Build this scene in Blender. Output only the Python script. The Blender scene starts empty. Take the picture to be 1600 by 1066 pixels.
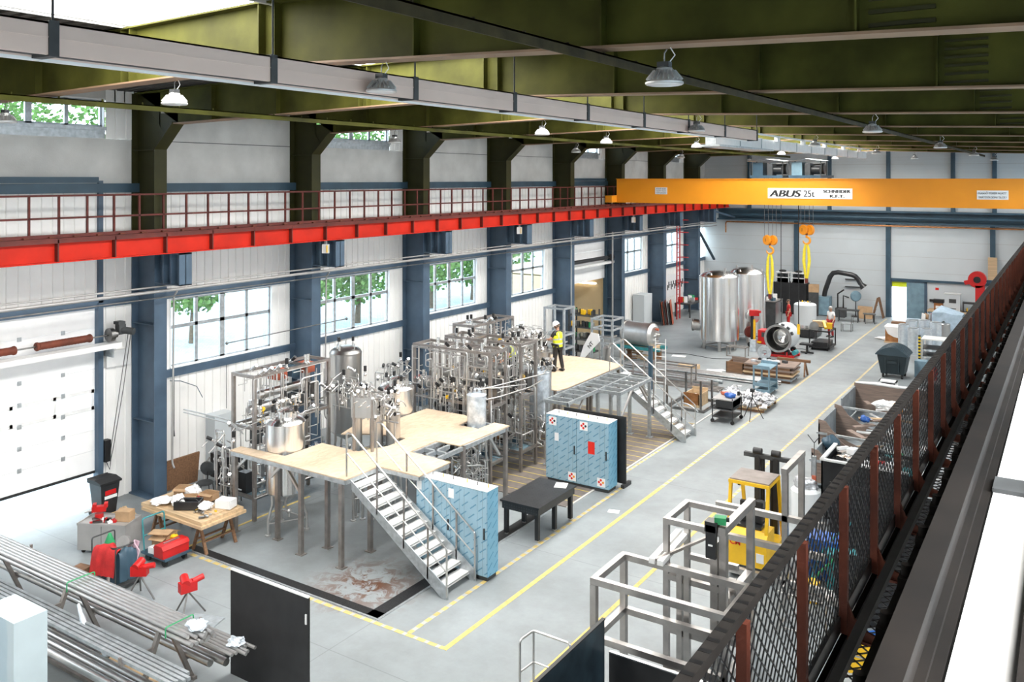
import bpy, math, random
from mathutils import Vector, Matrix
SC = bpy.context.scene
COL = SC.collection
PI = math.pi
# ------------------------------------------------------------------ camera, sky, light, exposure
CAM_H = 9.05
cam_data = bpy.data.cameras.new('camera')
cam = bpy.data.objects.new('camera', cam_data)
COL.objects.link(cam)
cam.location = (0, 0, CAM_H)
cam.rotation_euler = (PI / 2, 0, math.radians(33.04))
cam_data.sensor_width = 36.0
cam_data.lens = 36.0 * 1350 / 1600
cam_data.shift_y = -(533 - 279.5) / 1600
cam_data.clip_start = 0.05
cam_data.clip_end = 400
SC.camera = cam
SC.view_settings.view_transform = 'Standard'
SC.view_settings.look = 'None'
SC.view_settings.exposure = 0.6
SC.view_settings.gamma = 1
SC.view_settings.use_curve_mapping = False
world = bpy.data.worlds.new('sky')
SC.world = world
world.use_nodes = True
wn = world.node_tree.nodes['Background']
wn.inputs['Color'].default_value = (0.80, 0.92, 1.0, 1)
wn.inputs['Strength'].default_value = 4.5
SKYLIGHT_GLOW = 11.0

# daylight entering through the ten high windows of the right wall
for i in range(11):
    ld = bpy.data.lights.new('window_daylight', 'AREA'); ld.shape = 'RECTANGLE'; ld.size = 5.0; ld.size_y = 2.8
    ld.energy = 270; ld.color = (1.0, .97, .93); ld.spread = math.radians(105)
    lo_ = bpy.data.objects.new('window_daylight', ld); COL.objects.link(lo_)
    lo_.location = (1.25, -3.0 + 6 * i, 8.35)
    lo_.rotation_euler = (Vector((-1, 0, -.85))).to_track_quat('-Z', 'Y').to_euler()
# ------------------------------------------------------------------ materials
MAT = {}
def mat(name, col, rough=0.6, metal=0.0, var=0.15, scale=2.0, bump=0.0, bscale=30.0, emit=0.0, spec=0.5, stretch=None, col2=None):
    m = bpy.data.materials.new(name); m.use_nodes = True
    nt = m.node_tree; N = nt.nodes; L = nt.links
    b = N['Principled BSDF']
    b.inputs['Roughness'].default_value = rough
    b.inputs['Metallic'].default_value = metal
    b.inputs['Specular IOR Level'].default_value = spec
    tc = N.new('ShaderNodeTexCoord')
    mp = N.new('ShaderNodeMapping'); L.new(tc.outputs['Object'], mp.inputs[0])
    if stretch: mp.inputs['Scale'].default_value = stretch
    nz = N.new('ShaderNodeTexNoise'); nz.inputs['Scale'].default_value = scale; nz.inputs['Detail'].default_value = 5
    L.new(mp.outputs[0], nz.inputs['Vector'])
    cr = N.new('ShaderNodeValToRGB')
    c2 = col2 or tuple(min(1, c * (1 + var)) for c in col)
    cr.color_ramp.elements[0].position = 0.3; cr.color_ramp.elements[1].position = 0.7
    cr.color_ramp.elements[0].color = (*[c * (1 - var) for c in col], 1)
    cr.color_ramp.elements[1].color = (*c2, 1)
    L.new(nz.outputs['Fac'], cr.inputs[0]); L.new(cr.outputs[0], b.inputs['Base Color'])
    if bump:
        n2 = N.new('ShaderNodeTexNoise'); n2.inputs['Scale'].default_value = bscale
        L.new(mp.outputs[0], n2.inputs['Vector'])
        bp = N.new('ShaderNodeBump'); bp.inputs['Strength'].default_value = bump; bp.inputs['Distance'].default_value = 0.02
        L.new(n2.outputs['Fac'], bp.inputs['Height']); L.new(bp.outputs[0], b.inputs['Normal'])
    if emit:
        b.inputs['Emission Color'].default_value = (*col, 1); b.inputs['Emission Strength'].default_value = emit
    MAT[name] = m
    return m
mat('wall_white', (.84, .83, .81), .55, var=.05, scale=.8)
mat('concrete_panel', (.54, .535, .515), .8, var=.12, scale=1.2, bump=.2)
mat('wall_grey', (.56, .60, .62), .6, var=.04, scale=.6)
mat('blue_steel', (.060, .098, .145), .45, var=.18, scale=1.5)
mat('dark_blue', (.035, .075, .11), .5, var=.2, scale=1.5)
mat('olive', (.060, .060, .011), .6, var=.5, scale=.9, bump=.05, spec=.12)
mat('olive_dark', (.030, .029, .006), .55, var=.3, scale=1.0, spec=.3)
mat('tan_edge', (.24, .15, .09), .55, var=.2, scale=2)
mat('roof_deck', (.045, .038, .032), .7, var=.2, scale=1)
mat('red_steel', (.50, .016, .004), .55, var=.16, scale=1.4, spec=.25)
mat('red_dark', (.11, .014, .008), .6, var=.3, scale=2)
mat('girder_dark', (.006, .0045, .0036), .8, var=.5, scale=3, spec=.15)
mat('handrail', (.030, .027, .025), .7, var=.3, scale=4, spec=.2)
mat('brace_brown', (.045, .034, .014), .7, var=.4, scale=3, spec=.2)
mat('cab_pale', (.46, .54, .57), .45, var=.05, scale=2)
mat('rust', (.13, .028, .012), .7, var=.4, scale=3, bump=.2)
mat('orange', (.83, .30, .012), .42, var=.08, scale=.5)
mat('duct', (.72, .56, .48), .5, var=.08, scale=.7)
mat('duct_dark', (.02, .02, .022), .6, var=.3, scale=8)
mat('steel', (.58, .57, .56), .30, 1.0, var=.10, scale=4, stretch=(1, 1, .15))
mat('steel_bright', (.90, .90, .90), .24, 1.0, var=.06, scale=6, stretch=(8, 8, .1))
mat('steel_satin', (.62, .61, .60), .42, 1.0, var=.08, scale=5)
mat('steel_dark', (.22, .215, .21), .35, 1.0, var=.25, scale=4)
mat('pipe_paint', (.42, .41, .40), .4, .3, var=.12, scale=2)
mat('tube_steel', (.42, .40, .385), .38, .9, var=.15, scale=4)
mat('galv', (.45, .48, .50), .45, .7, var=.2, scale=8)
mat('alu_white', (.80, .80, .79), .4, .2, var=.06, scale=4)
mat('lamp_body', (.62, .62, .61), .35, .6, var=.1, scale=5)
mat('frame_steel', (.34, .31, .29), .42, .8, var=.18, scale=5)
mat('black', (.012, .012, .013), .5, var=.4, scale=3)
mat('black_satin', (.02, .021, .023), .35, var=.3, scale=5)
mat('charcoal', (.045, .048, .05), .6, var=.3, scale=4)
mat('rubber', (.015, .015, .015), .8, var=.3, scale=6)
mat('white', (.80, .80, .80), .45, var=.03, scale=3)
mat('white_gloss', (.85, .86, .86), .2, var=.03, scale=2)
mat('cardboard', (.42, .27, .15), .8, var=.15, scale=4)
mat('pine', (.56, .40, .24), .65, var=.18, scale=3, stretch=(.4, 5, 5))
mat('wood_grey', (.23, .17, .14), .75, var=.3, scale=3, stretch=(.5, 6, 6), bump=.2)
mat('wood_brown', (.20, .105, .055), .7, var=.3, scale=4, stretch=(.5, 5, 5))
mat('red', (.50, .010, .010), .42, var=.12, scale=3)
mat('red_cloth', (.48, .02, .02), .8, var=.2, scale=6, bump=.3)
mat('yellow', (.85, .50, .015), .42, var=.1, scale=3)
mat('yellow_paint', (.58, .43, .13), .6, var=.25, scale=9)
mat('hivis', (.72, .80, .02), .6, var=.08, scale=6)
mat('reflect', (.55, .57, .58), .35, .4, var=.05)
mat('sling', (.78, .62, .03), .7, var=.12, scale=8)
mat('green', (.02, .28, .10), .5, var=.2, scale=4)
mat('teal', (.03, .22, .24), .5, var=.2, scale=4)
mat('blue', (.02, .10, .38), .45, var=.2, scale=4)
mat('blue_grey', (.17, .27, .33), .5, var=.2, scale=3)
mat('skip_grey', (.24, .27, .29), .55, .3, var=.25, scale=3)
mat('film_wrap', (.62, .68, .74), .18, .35, var=.25, scale=7, bump=.5, bscale=14)
mat('duct_roof', (.26, .22, .20), .6, var=.2, scale=4)
mat('roll_wrap', (.72, .78, .83), .2, .55, var=.12, scale=9, bump=.12, bscale=10)
mat('cloth_blue', (.36, .46, .55), .8, var=.15, scale=4, bump=.3, bscale=9)
mat('pink_hose', (.55, .38, .45), .5, var=.15, scale=6)
mat('skin', (.55, .30, .20), .55, var=.08, scale=8)
mat('hair', (.10, .07, .05), .7, var=.3, scale=20)
mat('hair_grey', (.45, .43, .41), .7, var=.2, scale=20)
mat('trouser_red', (.33, .018, .02), .8, var=.2, scale=6)
mat('paper', (.85, .85, .84), .7, var=.02)
mat('sign_red', (.68, .02, .01), .5, var=.05)
mat('glow_lamp', (1.0, .86, .62), .5, emit=5.0, var=0)
mat('warm_wall', (.58, .44, .26), .7, var=.06, scale=.8)
mat('copper', (.45, .20, .08), .4, .8, var=.25, scale=6)
mat('foil_pile', (.62, .62, .64), .3, .5, var=.45, scale=9, bump=.8, bscale=12)
mat('drain', (.030, .030, .032), .5, .5, var=.6, scale=60)
mat('leaf', (.10, .20, .045), .8, var=.4, scale=3)
mat('bark', (.12, .09, .06), .9, var=.3, scale=6)
mat('paving', (.34, .40, .42), .85, var=.12, scale=1.2)
mat('panel_steelblue', (.030, .050, .065), .3, .5, var=.7, scale=1.6)
mat('blue_lid', (.028, .050, .065), .4, var=.1)
mat('bin_teal', (.014, .026, .032), .45, var=.2)
mat('blue_light_paint', (.03, .16, .30), .25, var=.4, scale=3, bump=.5, bscale=6)  # colour of blue light on the floor, carried by a thin sheet
mat('hull_red', (.42, .10, .05), .5, var=.2)

def nodes(name):
    m = MAT[name]; return m, m.node_tree.nodes, m.node_tree.links, m.node_tree.nodes['Principled BSDF']
def emissive(name, col, strength):
    m = bpy.data.materials.new(name); m.use_nodes = True
    b = m.node_tree.nodes['Principled BSDF']
    b.inputs['Base Color'].default_value = (.8, .8, .8, 1)
    b.inputs['Emission Color'].default_value = (*col, 1); b.inputs['Emission Strength'].default_value = strength
    MAT[name] = m
emissive('skylight_glass', (1.0, .985, .95), SKYLIGHT_GLOW)

def make_glass():
    m = bpy.data.materials.new('window_glass'); m.use_nodes = True
    nt = m.node_tree; nt.nodes.clear()
    o = nt.nodes.new('ShaderNodeOutputMaterial'); mx = nt.nodes.new('ShaderNodeMixShader')
    t = nt.nodes.new('ShaderNodeBsdfTransparent'); g = nt.nodes.new('ShaderNodeBsdfGlossy')
    t.inputs[0].default_value = (.93, .97, 1, 1); g.inputs['Roughness'].default_value = .03
    mx.inputs[0].default_value = .07
    nt.links.new(t.outputs[0], mx.inputs[1]); nt.links.new(g.outputs[0], mx.inputs[2]); nt.links.new(mx.outputs[0], o.inputs[0])
    MAT['glass'] = m
make_glass()
def make_brushed(name, rot):
    m, N, L, b = nodes(name)
    tg = N.new('ShaderNodeTangent'); tg.direction_type = 'RADIAL'; tg.axis = 'Z'
    L.new(tg.outputs[0], b.inputs['Tangent']); b.inputs['Anisotropic'].default_value = .65; b.inputs['Anisotropic Rotation'].default_value = rot
make_brushed('steel_bright', .25)

def make_floor():
    mat('floor', (.265, .290, .300), .45, var=.18, scale=.35, spec=.4)
    m, N, L, b = nodes('floor')
    tc = N.new('ShaderNodeTexCoord')
    base = [n for n in N if n.type == 'VALTORGB'][0]
    # wear streaks
    n2 = N.new('ShaderNodeTexNoise'); n2.inputs['Scale'].default_value = 1.6; n2.inputs['Detail'].default_value = 9; n2.inputs['Roughness'].default_value = .7
    L.new(tc.outputs['Object'], n2.inputs['Vector'])
    r2 = N.new('ShaderNodeValToRGB'); r2.color_ramp.elements[0].position = .30; r2.color_ramp.elements[1].position = .62
    r2.color_ramp.elements[0].color = (.70, .68, .66, 1); r2.color_ramp.elements[1].color = (1, 1, 1, 1)
    L.new(n2.outputs['Fac'], r2.inputs[0])
    mx = N.new('ShaderNodeMix'); mx.data_type = 'RGBA'; mx.blend_type = 'MULTIPLY'; mx.inputs[0].default_value = .55
    L.new(base.outputs[0], mx.inputs[6]); L.new(r2.outputs[0], mx.inputs[7])
    # slab joints every 6 m
    br = N.new('ShaderNodeTexBrick'); br.offset = 0; br.inputs['Scale'].default_value = 1
    br.inputs['Brick Width'].default_value = 6; br.inputs['Row Height'].default_value = 6; br.inputs['Mortar Size'].default_value = .012
    br.inputs['Color1'].default_value = (1, 1, 1, 1); br.inputs['Color2'].default_value = (1, 1, 1, 1); br.inputs['Mortar'].default_value = (.55, .55, .55, 1)
    L.new(tc.outputs['Object'], br.inputs['Vector'])
    m2 = N.new('ShaderNodeMix'); m2.data_type = 'RGBA'; m2.blend_type = 'MULTIPLY'; m2.inputs[0].default_value = .5
    L.new(mx.outputs[2], m2.inputs[6]); L.new(br.outputs[0], m2.inputs[7])
    # rust coloured stain beside the stair foot: a shape of its own
    sub = N.new('ShaderNodeVectorMath'); sub.operation = 'DISTANCE'; sub.inputs[1].default_value = (-13.2, 14.35, 0)
    L.new(tc.outputs['Object'], sub.inputs[0])
    mr = N.new('ShaderNodeMapRange'); mr.inputs[1].default_value = .3; mr.inputs[2].default_value = 1.6; mr.inputs[3].default_value = 1; mr.inputs[4].default_value = 0
    L.new(sub.outputs['Value'], mr.inputs[0])
    n3 = N.new('ShaderNodeTexNoise'); n3.inputs['Scale'].default_value = 2.6; n3.inputs['Detail'].default_value = 8; n3.inputs['Roughness'].default_value = .65; n3.inputs['Distortion'].default_value = 1.2
    L.new(tc.outputs['Object'], n3.inputs['Vector'])
    r3 = N.new('ShaderNodeValToRGB'); r3.color_ramp.elements[0].position = .46; r3.color_ramp.elements[1].position = .56
    L.new(n3.outputs['Fac'], r3.inputs[0])
    mu = N.new('ShaderNodeMath'); mu.operation = 'MULTIPLY'; L.new(mr.outputs[0], mu.inputs[0]); L.new(r3.outputs[0], mu.inputs[1])
    m3 = N.new('ShaderNodeMix'); m3.data_type = 'RGBA'; L.new(mu.outputs[0], m3.inputs[0]); L.new(m2.outputs[2], m3.inputs[6])
    m3.inputs[7].default_value = (.13, .06, .035, 1)
    L.new(m3.outputs[2], b.inputs['Base Color'])
make_floor()

def make_osb():
    mat('osb', (.57, .455, .345), .75, var=.10, scale=1.2)
    m, N, L, b = nodes('osb')
    tc = N.new('ShaderNodeTexCoord'); base = [n for n in N if n.type == 'VALTORGB'][0]
    v = N.new('ShaderNodeTexVoronoi'); v.inputs['Scale'].default_value = 14
    mp = N.new('ShaderNodeMapping'); mp.inputs['Scale'].default_value = (1, .45, 1); mp.inputs['Rotation'].default_value = (0, 0, .5)
    nz = N.new('ShaderNodeTexNoise'); nz.inputs['Scale'].default_value = 3
    L.new(tc.outputs['Object'], mp.inputs[0]); L.new(mp.outputs[0], v.inputs['Vector'])
    r = N.new('ShaderNodeValToRGB'); r.color_ramp.elements[0].color = (.80, .76, .70, 1); r.color_ramp.elements[1].color = (1.12, 1.08, 1.0, 1)
    L.new(v.outputs['Color'], r.inputs[0])
    mx = N.new('ShaderNodeMix'); mx.data_type = 'RGBA'; mx.blend_type = 'MULTIPLY'; mx.inputs[0].default_value = .75
    L.new(base.outputs[0], mx.inputs[6]); L.new(r.outputs[0], mx.inputs[7]); L.new(mx.outputs[2], b.inputs['Base Color'])
make_osb()

def make_film(name, col, dash, axis):
    """pale blue protective film with printed diagonal dashes; axis: the horizontal object axis of the face"""
    mat(name, col, .3, .15, var=.06, scale=3)
    m, N, L, b = nodes(name)
    tc = N.new('ShaderNodeTexCoord'); base = [n for n in N if n.type == 'VALTORGB'][0]
    sp = N.new('ShaderNodeSeparateXYZ'); L.new(tc.outputs['Object'], sp.inputs[0])
    def mth(op, a, c=None, v=None):
        n = N.new('ShaderNodeMath'); n.operation = op; L.new(a, n.inputs[0])
        if c is not None: L.new(c, n.inputs[1])
        if v is not None: n.inputs[1].default_value = v
        return n.outputs[0]
    u = sp.outputs[axis]; w = sp.outputs[2]
    along = mth('ADD', mth('MULTIPLY', u, v=.80), mth('MULTIPLY', w, v=.60))
    across = mth('SUBTRACT', mth('MULTIPLY', w, v=.80), mth('MULTIPLY', u, v=.60))
    row = mth('FLOOR', mth('MULTIPLY', across, v=6.6))
    fa = mth('FRACT', mth('MULTIPLY', across, v=6.6))
    al = mth('FRACT', mth('ADD', mth('MULTIPLY', along, v=2.9), mth('MULTIPLY', row, v=.5)))
    letters = mth('GREATER_THAN', mth('FRACT', mth('MULTIPLY', along, v=34)), v=.25)
    msk = mth('MULTIPLY', mth('MULTIPLY', mth('LESS_THAN', fa, v=.18), mth('LESS_THAN', al, v=.62)), letters)
    mx = N.new('ShaderNodeMix'); mx.data_type = 'RGBA'; L.new(msk, mx.inputs[0]); L.new(base.outputs[0], mx.inputs[6]); mx.inputs[7].default_value = (*dash, 1)
    L.new(mx.outputs[2], b.inputs['Base Color'])
make_film('film_x', (.30, .46, .56), (.055, .20, .33), 0)
make_film('film_y', (.20, .45, .62), (.03, .20, .38), 1)

def make_stripes(name, c1, c2, axis, period, duty, rough=.6):
    mat(name, c1, rough, var=.2, scale=5)
    m, N, L, b = nodes(name)
    tc = N.new('ShaderNodeTexCoord'); base = [n for n in N if n.type == 'VALTORGB'][0]
    sp = N.new('ShaderNodeSeparateXYZ'); L.new(tc.outputs['Object'], sp.inputs[0])
    if axis == 3:
        a = N.new('ShaderNodeMath'); a.operation = 'ADD'; L.new(sp.outputs[0], a.inputs[0]); L.new(sp.outputs[1], a.inputs[1]); src = a.outputs[0]
    else: src = sp.outputs[axis]
    d = N.new('ShaderNodeMath'); d.operation = 'DIVIDE'; L.new(src, d.inputs[0]); d.inputs[1].default_value = period
    f = N.new('ShaderNodeMath'); f.operation = 'FRACT'; L.new(d.outputs[0], f.inputs[0])
    t = N.new('ShaderNodeMath'); t.operation = 'LESS_THAN'; L.new(f.outputs[0], t.inputs[0]); t.inputs[1].default_value = duty
    mx = N.new('ShaderNodeMix'); mx.data_type = 'RGBA'; L.new(t.outputs[0], mx.inputs[0]); L.new(base.outputs[0], mx.inputs[6]); mx.inputs[7].default_value = (*c2, 1)
    L.new(mx.outputs[2], b.inputs['Base Color'])
make_stripes('hazard_floor', (.55, .42, .15), (.40, .40, .38), 1, .28, .42)
make_stripes('hazard_cross', (.55, .42, .15), (.40, .40, .38), 0, .28, .30)
make_stripes('hazard_post', (.75, .55, .02), (.02, .02, .02), 2, .16, .5)
make_stripes('slat_cover', (.155, .13, .115), (.62, .47, .05), 1, .46, .065)

def make_paving():
    m, N, L, b = nodes('paving')
    tc = N.new('ShaderNodeTexCoord'); base = [n for n in N if n.type == 'VALTORGB'][0]
    br = N.new('ShaderNodeTexBrick'); br.inputs['Scale'].default_value = 1; br.inputs['Brick Width'].default_value = .24; br.inputs['Row Height'].default_value = .13; br.inputs['Mortar Size'].default_value = .012
    br.inputs['Color1'].default_value = (1, 1, 1, 1); br.inputs['Color2'].default_value = (.9, .9, .9, 1); br.inputs['Mortar'].default_value = (.6, .65, .68, 1)
    L.new(tc.outputs['Object'], br.inputs['Vector'])
    mx = N.new('ShaderNodeMix'); mx.data_type = 'RGBA'; mx.blend_type = 'MULTIPLY'; mx.inputs[0].default_value = 1
    L.new(base.outputs[0], mx.inputs[6]); L.new(br.outputs[0], mx.inputs[7]); L.new(mx.outputs[2], b.inputs['Base Color'])
make_paving()
# ------------------------------------------------------------------ mesh building helpers
class MB:
    """collects shapes in world (or thing-local) coordinates and links them as ONE mesh"""
    def __init__(s): s.v = []; s.f = []; s.sm = []
    def add(s, vs, fs, smooth=False):
        n = len(s.v); s.v.extend([tuple(p) for p in vs])
        for f in fs: s.f.append([i + n for i in f]); s.sm.append(smooth)
        return s
    def box(s, x0, x1, y0, y1, z0, z1):
        if x0 > x1: x0, x1 = x1, x0
        if y0 > y1: y0, y1 = y1, y0
        v = [(x0, y0, z0), (x1, y0, z0), (x1, y1, z0), (x0, y1, z0), (x0, y0, z1), (x1, y0, z1), (x1, y1, z1), (x0, y1, z1)]
        return s.add(v, [(3, 2, 1, 0), (4, 5, 6, 7), (0, 1, 5, 4), (1, 2, 6, 5), (2, 3, 7, 6), (3, 0, 4, 7)])
    def rbox(s, c, size, rz=0, rx=0, ry=0):
        M4 = Matrix.Rotation(rz, 3, 'Z') @ Matrix.Rotation(ry, 3, 'Y') @ Matrix.Rotation(rx, 3, 'X')
        c = Vector(c); hx, hy, hz = [q / 2 for q in size]
        v = [c + M4 @ Vector(p) for p in [(-hx, -hy, -hz), (hx, -hy, -hz), (hx, hy, -hz), (-hx, hy, -hz), (-hx, -hy, hz), (hx, -hy, hz), (hx, hy, hz), (-hx, hy, hz)]]
        return s.add(v, [(3, 2, 1, 0), (4, 5, 6, 7), (0, 1, 5, 4), (1, 2, 6, 5), (2, 3, 7, 6), (3, 0, 4, 7)])
    def bar(s, p, q, w, h=None, up=(0, 0, 1)):
        p = Vector(p); q = Vector(q); d = (q - p)
        if d.length < 1e-6: return s
        d.normalize(); h = h or w; u = Vector(up)
        if abs(d.dot(u)) > .98: u = Vector((0, 1, 0))
        a = d.cross(u).normalized() * (w / 2); b = a.cross(d).normalized() * (h / 2)
        v = [p - a - b, p + a - b, p + a + b, p - a + b, q - a - b, q + a - b, q + a + b, q - a + b]
        return s.add(v, [(3, 2, 1, 0), (4, 5, 6, 7), (0, 1, 5, 4), (1, 2, 6, 5), (2, 3, 7, 6), (3, 0, 4, 7)])
    def tube(s, pts, r, n=8, caps=True):
        P = [Vector(p) for p in pts]; m = len(P); rings = []
        t0 = (P[1] - P[0]).normalized()
        u = Vector((0, 0, 1)) if abs(t0.z) < .9 else Vector((1, 0, 0))
        a = t0.cross(u).normalized()
        for i in range(m):
            if i == 0: t = (P[1] - P[0]).normalized(); k = 1
            elif i == m - 1: t = (P[i] - P[i - 1]).normalized(); k = 1
            else:
                t1 = (P[i] - P[i - 1]).normalized(); t2 = (P[i + 1] - P[i]).normalized(); t = t1 + t2
                if t.length < 1e-5: t = t1
                t.normalize(); k = 1
            a = a - t * a.dot(t)
            if a.length < 1e-5: a = t.orthogonal()
            a.normalize(); b = t.cross(a)
            rr = r[i] if isinstance(r, (list, tuple)) else r
            rings.append([P[i] + (a * math.cos(2 * PI * j / n) + b * math.sin(2 * PI * j / n)) * rr * k for j in range(n)])
        v = [p for rg in rings for p in rg]; f = []
        for i in range(m - 1):
            for j in range(n):
                f.append((i * n + j, i * n + (j + 1) % n, (i + 1) * n + (j + 1) % n, (i + 1) * n + j))
        s.add(v, f, True)
        if caps:
            s.add(rings[0], [tuple(range(n))[::-1]]); s.add(rings[-1], [tuple(range(n))])
        return s
    def cyl(s, p, q, r, n=12, r2=None, caps=True): return s.tube([p, q], [r, r if r2 is None else r2], n, caps)
    def pipe(s, pts, r, n=6, bend=2.5):
        """pipe with rounded elbows"""
        P = [Vector(p) for p in pts]; out = [P[0]]
        for i in range(1, len(P) - 1):
            a = P[i - 1] - P[i]; b = P[i + 1] - P[i]; k = min(r * bend, a.length * .45, b.length * .45)
            A = P[i] + a.normalized() * k; B = P[i] + b.normalized() * k
            out += [A, (A + B) / 2 * .55 + P[i] * .45, B]
        out.append(P[-1])
        return s.tube(out, r, n)
    def lathe(s, prof, c, n=24, axis=(0, 0, 1), capped=True):
        A = Vector(axis).normalized(); a = A.orthogonal().normalized(); b = A.cross(a); c = Vector(c)
        def ring(r, h): return [c + A * h + (a * math.cos(2 * PI * j / n) + b * math.sin(2 * PI * j / n)) * r for j in range(n)]
        runs = [[prof[0]]]                                  # split the profile where it turns sharply
        for i in range(1, len(prof)):
            runs[-1].append(prof[i])
            if i < len(prof) - 1:
                u = Vector((prof[i][0] - prof[i - 1][0], prof[i][1] - prof[i - 1][1])); w = Vector((prof[i + 1][0] - prof[i][0], prof[i + 1][1] - prof[i][1]))
                if u.length > 1e-6 and w.length > 1e-6 and u.angle(w) > .45: runs.append([prof[i]])
        for run in runs:
            m = len(run); v = [p for r, h in run for p in ring(r, h)]
            s.add(v, [(i * n + j, i * n + (j + 1) % n, (i + 1) * n + (j + 1) % n, (i + 1) * n + j) for i in range(m - 1) for j in range(n)], True)
        if capped:
            if prof[0][0] > 1e-4: s.add(ring(*prof[0]), [tuple(range(n))[::-1]])
            if prof[-1][0] > 1e-4: s.add(ring(*prof[-1]), [tuple(range(n))])
        return s
    def prism(s, poly, a0, a1, axis=2):
        def pt(p, a):
            return (p[0], p[1], a) if axis == 2 else ((p[0], a, p[1]) if axis == 1 else (a, p[0], p[1]))
        n = len(poly); v = [pt(p, a0) for p in poly] + [pt(p, a1) for p in poly]
        f = [tuple(range(n))[::-1], tuple(range(n, 2 * n))] + [(i, (i + 1) % n, n + (i + 1) % n, n + i) for i in range(n)]
        return s.add(v, f)
    def ball(s, c, r, n=10, sx=1, sy=1, sz=1):
        m = max(4, n // 2); v = []; f = []
        for i in range(m + 1):
            t = PI * i / m
            for j in range(n):
                p = 2 * PI * j / n
                v.append((c[0] + r * sx * math.sin(t) * math.cos(p), c[1] + r * sy * math.sin(t) * math.sin(p), c[2] + r * sz * math.cos(t)))
        for i in range(m):
            for j in range(n): f.append((i * n + j, (i + 1) * n + j, (i + 1) * n + (j + 1) % n, i * n + (j + 1) % n))
        return s.add(v, f, True)
    def quad(s, a, b, c, d): return s.add([a, b, c, d], [(0, 1, 2, 3)])
    def mesh(s, name, mname, off=(0, 0, 0)):
        me = bpy.data.meshes.new(name); ox, oy, oz = off
        me.from_pydata([(p[0] - ox, p[1] - oy, p[2] - oz) for p in s.v], [], s.f)
        me.polygons.foreach_set('use_smooth', s.sm); me.materials.append(MAT[mname]); me.update()
        return me
    def build(s, name, mname, parent=None, off=None):
        """parent: an Empty/part at LOC; shapes are given in world coordinates unless off is given"""
        if off is None: off = LOC.get(parent, (0, 0, 0)) if parent else (0, 0, 0)
        o = bpy.data.objects.new(name, s.mesh(name, mname, off)); COL.objects.link(o)
        if parent: o.parent = PAR(parent); LOC[o.name] = off; OBJ[o.name] = o
        return o
LOC = {}; OBJ = {}
def PAR(p): return OBJ[p]
def prop(o, label=None, cat=None, group=None, kind=None):
    if label: o['label'] = label
    if cat: o['category'] = cat
    if group: o['group'] = group
    if kind: o['kind'] = kind
    return o
def thing(name, label, cat, loc=(0, 0, 0), group=None, kind=None, rz=0, local=False):
    o = bpy.data.objects.new(name, None); COL.objects.link(o)
    o.location = loc; o.rotation_euler = (0, 0, rz); o.empty_display_size = .2
    prop(o, label, cat, group, kind)
    LOC[o.name] = (0, 0, 0) if (local or rz) else tuple(loc); OBJ[o.name] = o
    return o.name
def single(name, mb, mname, label, cat, group=None, kind=None):
    xs = [p[0] for p in mb.v]; ys = [p[1] for p in mb.v]; zs = [p[2] for p in mb.v]
    off = ((min(xs) + max(xs)) / 2, (min(ys) + max(ys)) / 2, min(zs))
    o = bpy.data.objects.new(name, mb.mesh(name, mname, off)); COL.objects.link(o); o.location = off
    prop(o, label, cat, group, kind); LOC[o.name] = off; OBJ[o.name] = o
    return o.name
def struct(name, mb, mname, parent=None):
    if parent: return mb.build(name, mname, parent).name
    o = bpy.data.objects.new(name, mb.mesh(name, mname)); COL.objects.link(o); o['kind'] = 'structure'
    LOC[o.name] = (0, 0, 0); OBJ[o.name] = o
    return o.name
def part(name, mb, mname, parent, label=None):
    o = mb.build(name, mname, parent)
    if label: o['label'] = label
    return o.name
def dup(rootname, loc, label=None, rz=None, group=None):
    """a copy of a thing together with copies of its parts and sub-parts"""
    src = OBJ[rootname]; r = src.copy(); COL.objects.link(r); r.location = loc
    if rz is not None: r.rotation_euler = (0, 0, rz)
    if label: r['label'] = label
    if group: r['group'] = group
    for ch in list(src.children):
        c = ch.copy(); COL.objects.link(c); c.parent = r
        for g in list(ch.children):
            d = g.copy(); COL.objects.link(d); d.parent = c
    OBJ[r.name] = r; LOC[r.name] = LOC[rootname]
    return r.name
def text_mb(txt, size, bold=0.0, shear=0.0, width=None):
    cu = bpy.data.curves.new('lettering', 'FONT'); cu.body = txt; cu.size = size; cu.extrude = .004; cu.offset = bold; cu.shear = shear; cu.align_x = 'LEFT'
    ob = bpy.data.objects.new('lettering', cu); COL.objects.link(ob)
    dg = bpy.context.evaluated_depsgraph_get()
    me = bpy.data.meshes.new_from_object(ob.evaluated_get(dg))
    vs = [v.co.copy() for v in me.vertices]; fs = [tuple(p.vertices) for p in me.polygons]
    bpy.data.objects.remove(ob); bpy.data.curves.remove(cu); bpy.data.meshes.remove(me)
    xs = [v.x for v in vs]; k = (width / (max(xs) - min(xs))) if width else 1; x0 = min(xs)
    return [((v.x - x0) * k, v.y, v.z) for v in vs], fs
def put_text(mb, txt, size, origin, ux, uy, bold=0, shear=0, width=None):
    vs, fs = text_mb(txt, size, bold, shear, width); o = Vector(origin); ux = Vector(ux); uy = Vector(uy); n = ux.cross(uy)
    mb.add([o + ux * v[0] + uy * v[1] + n * v[2] for v in vs], fs)
    return mb
ORD = ['first', 'second', 'third', 'fourth', 'fifth', 'sixth', 'seventh', 'eighth', 'ninth', 'tenth', 'eleventh', 'twelfth']
R = random.Random(11)
# ------------------------------------------------------------------ THE SETTING
XW = -22.8                    # inner face of the left wall
YB = 61.0                     # inner face of the back wall
XR = 1.3                      # inner face of the right wall
YC = [3.1 + 6 * k for k in range(10)]     # column / roof beam stations
def zb(x): return 10.8 - (.019 * (-10.5 - x) if x < -10.5 else .035 * (x + 10.5))     # underside of the roof beams
struct('floor', MB().box(XW - .3, XR + .3, -6, YB + .3, -.2, 0), 'floor')
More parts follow.
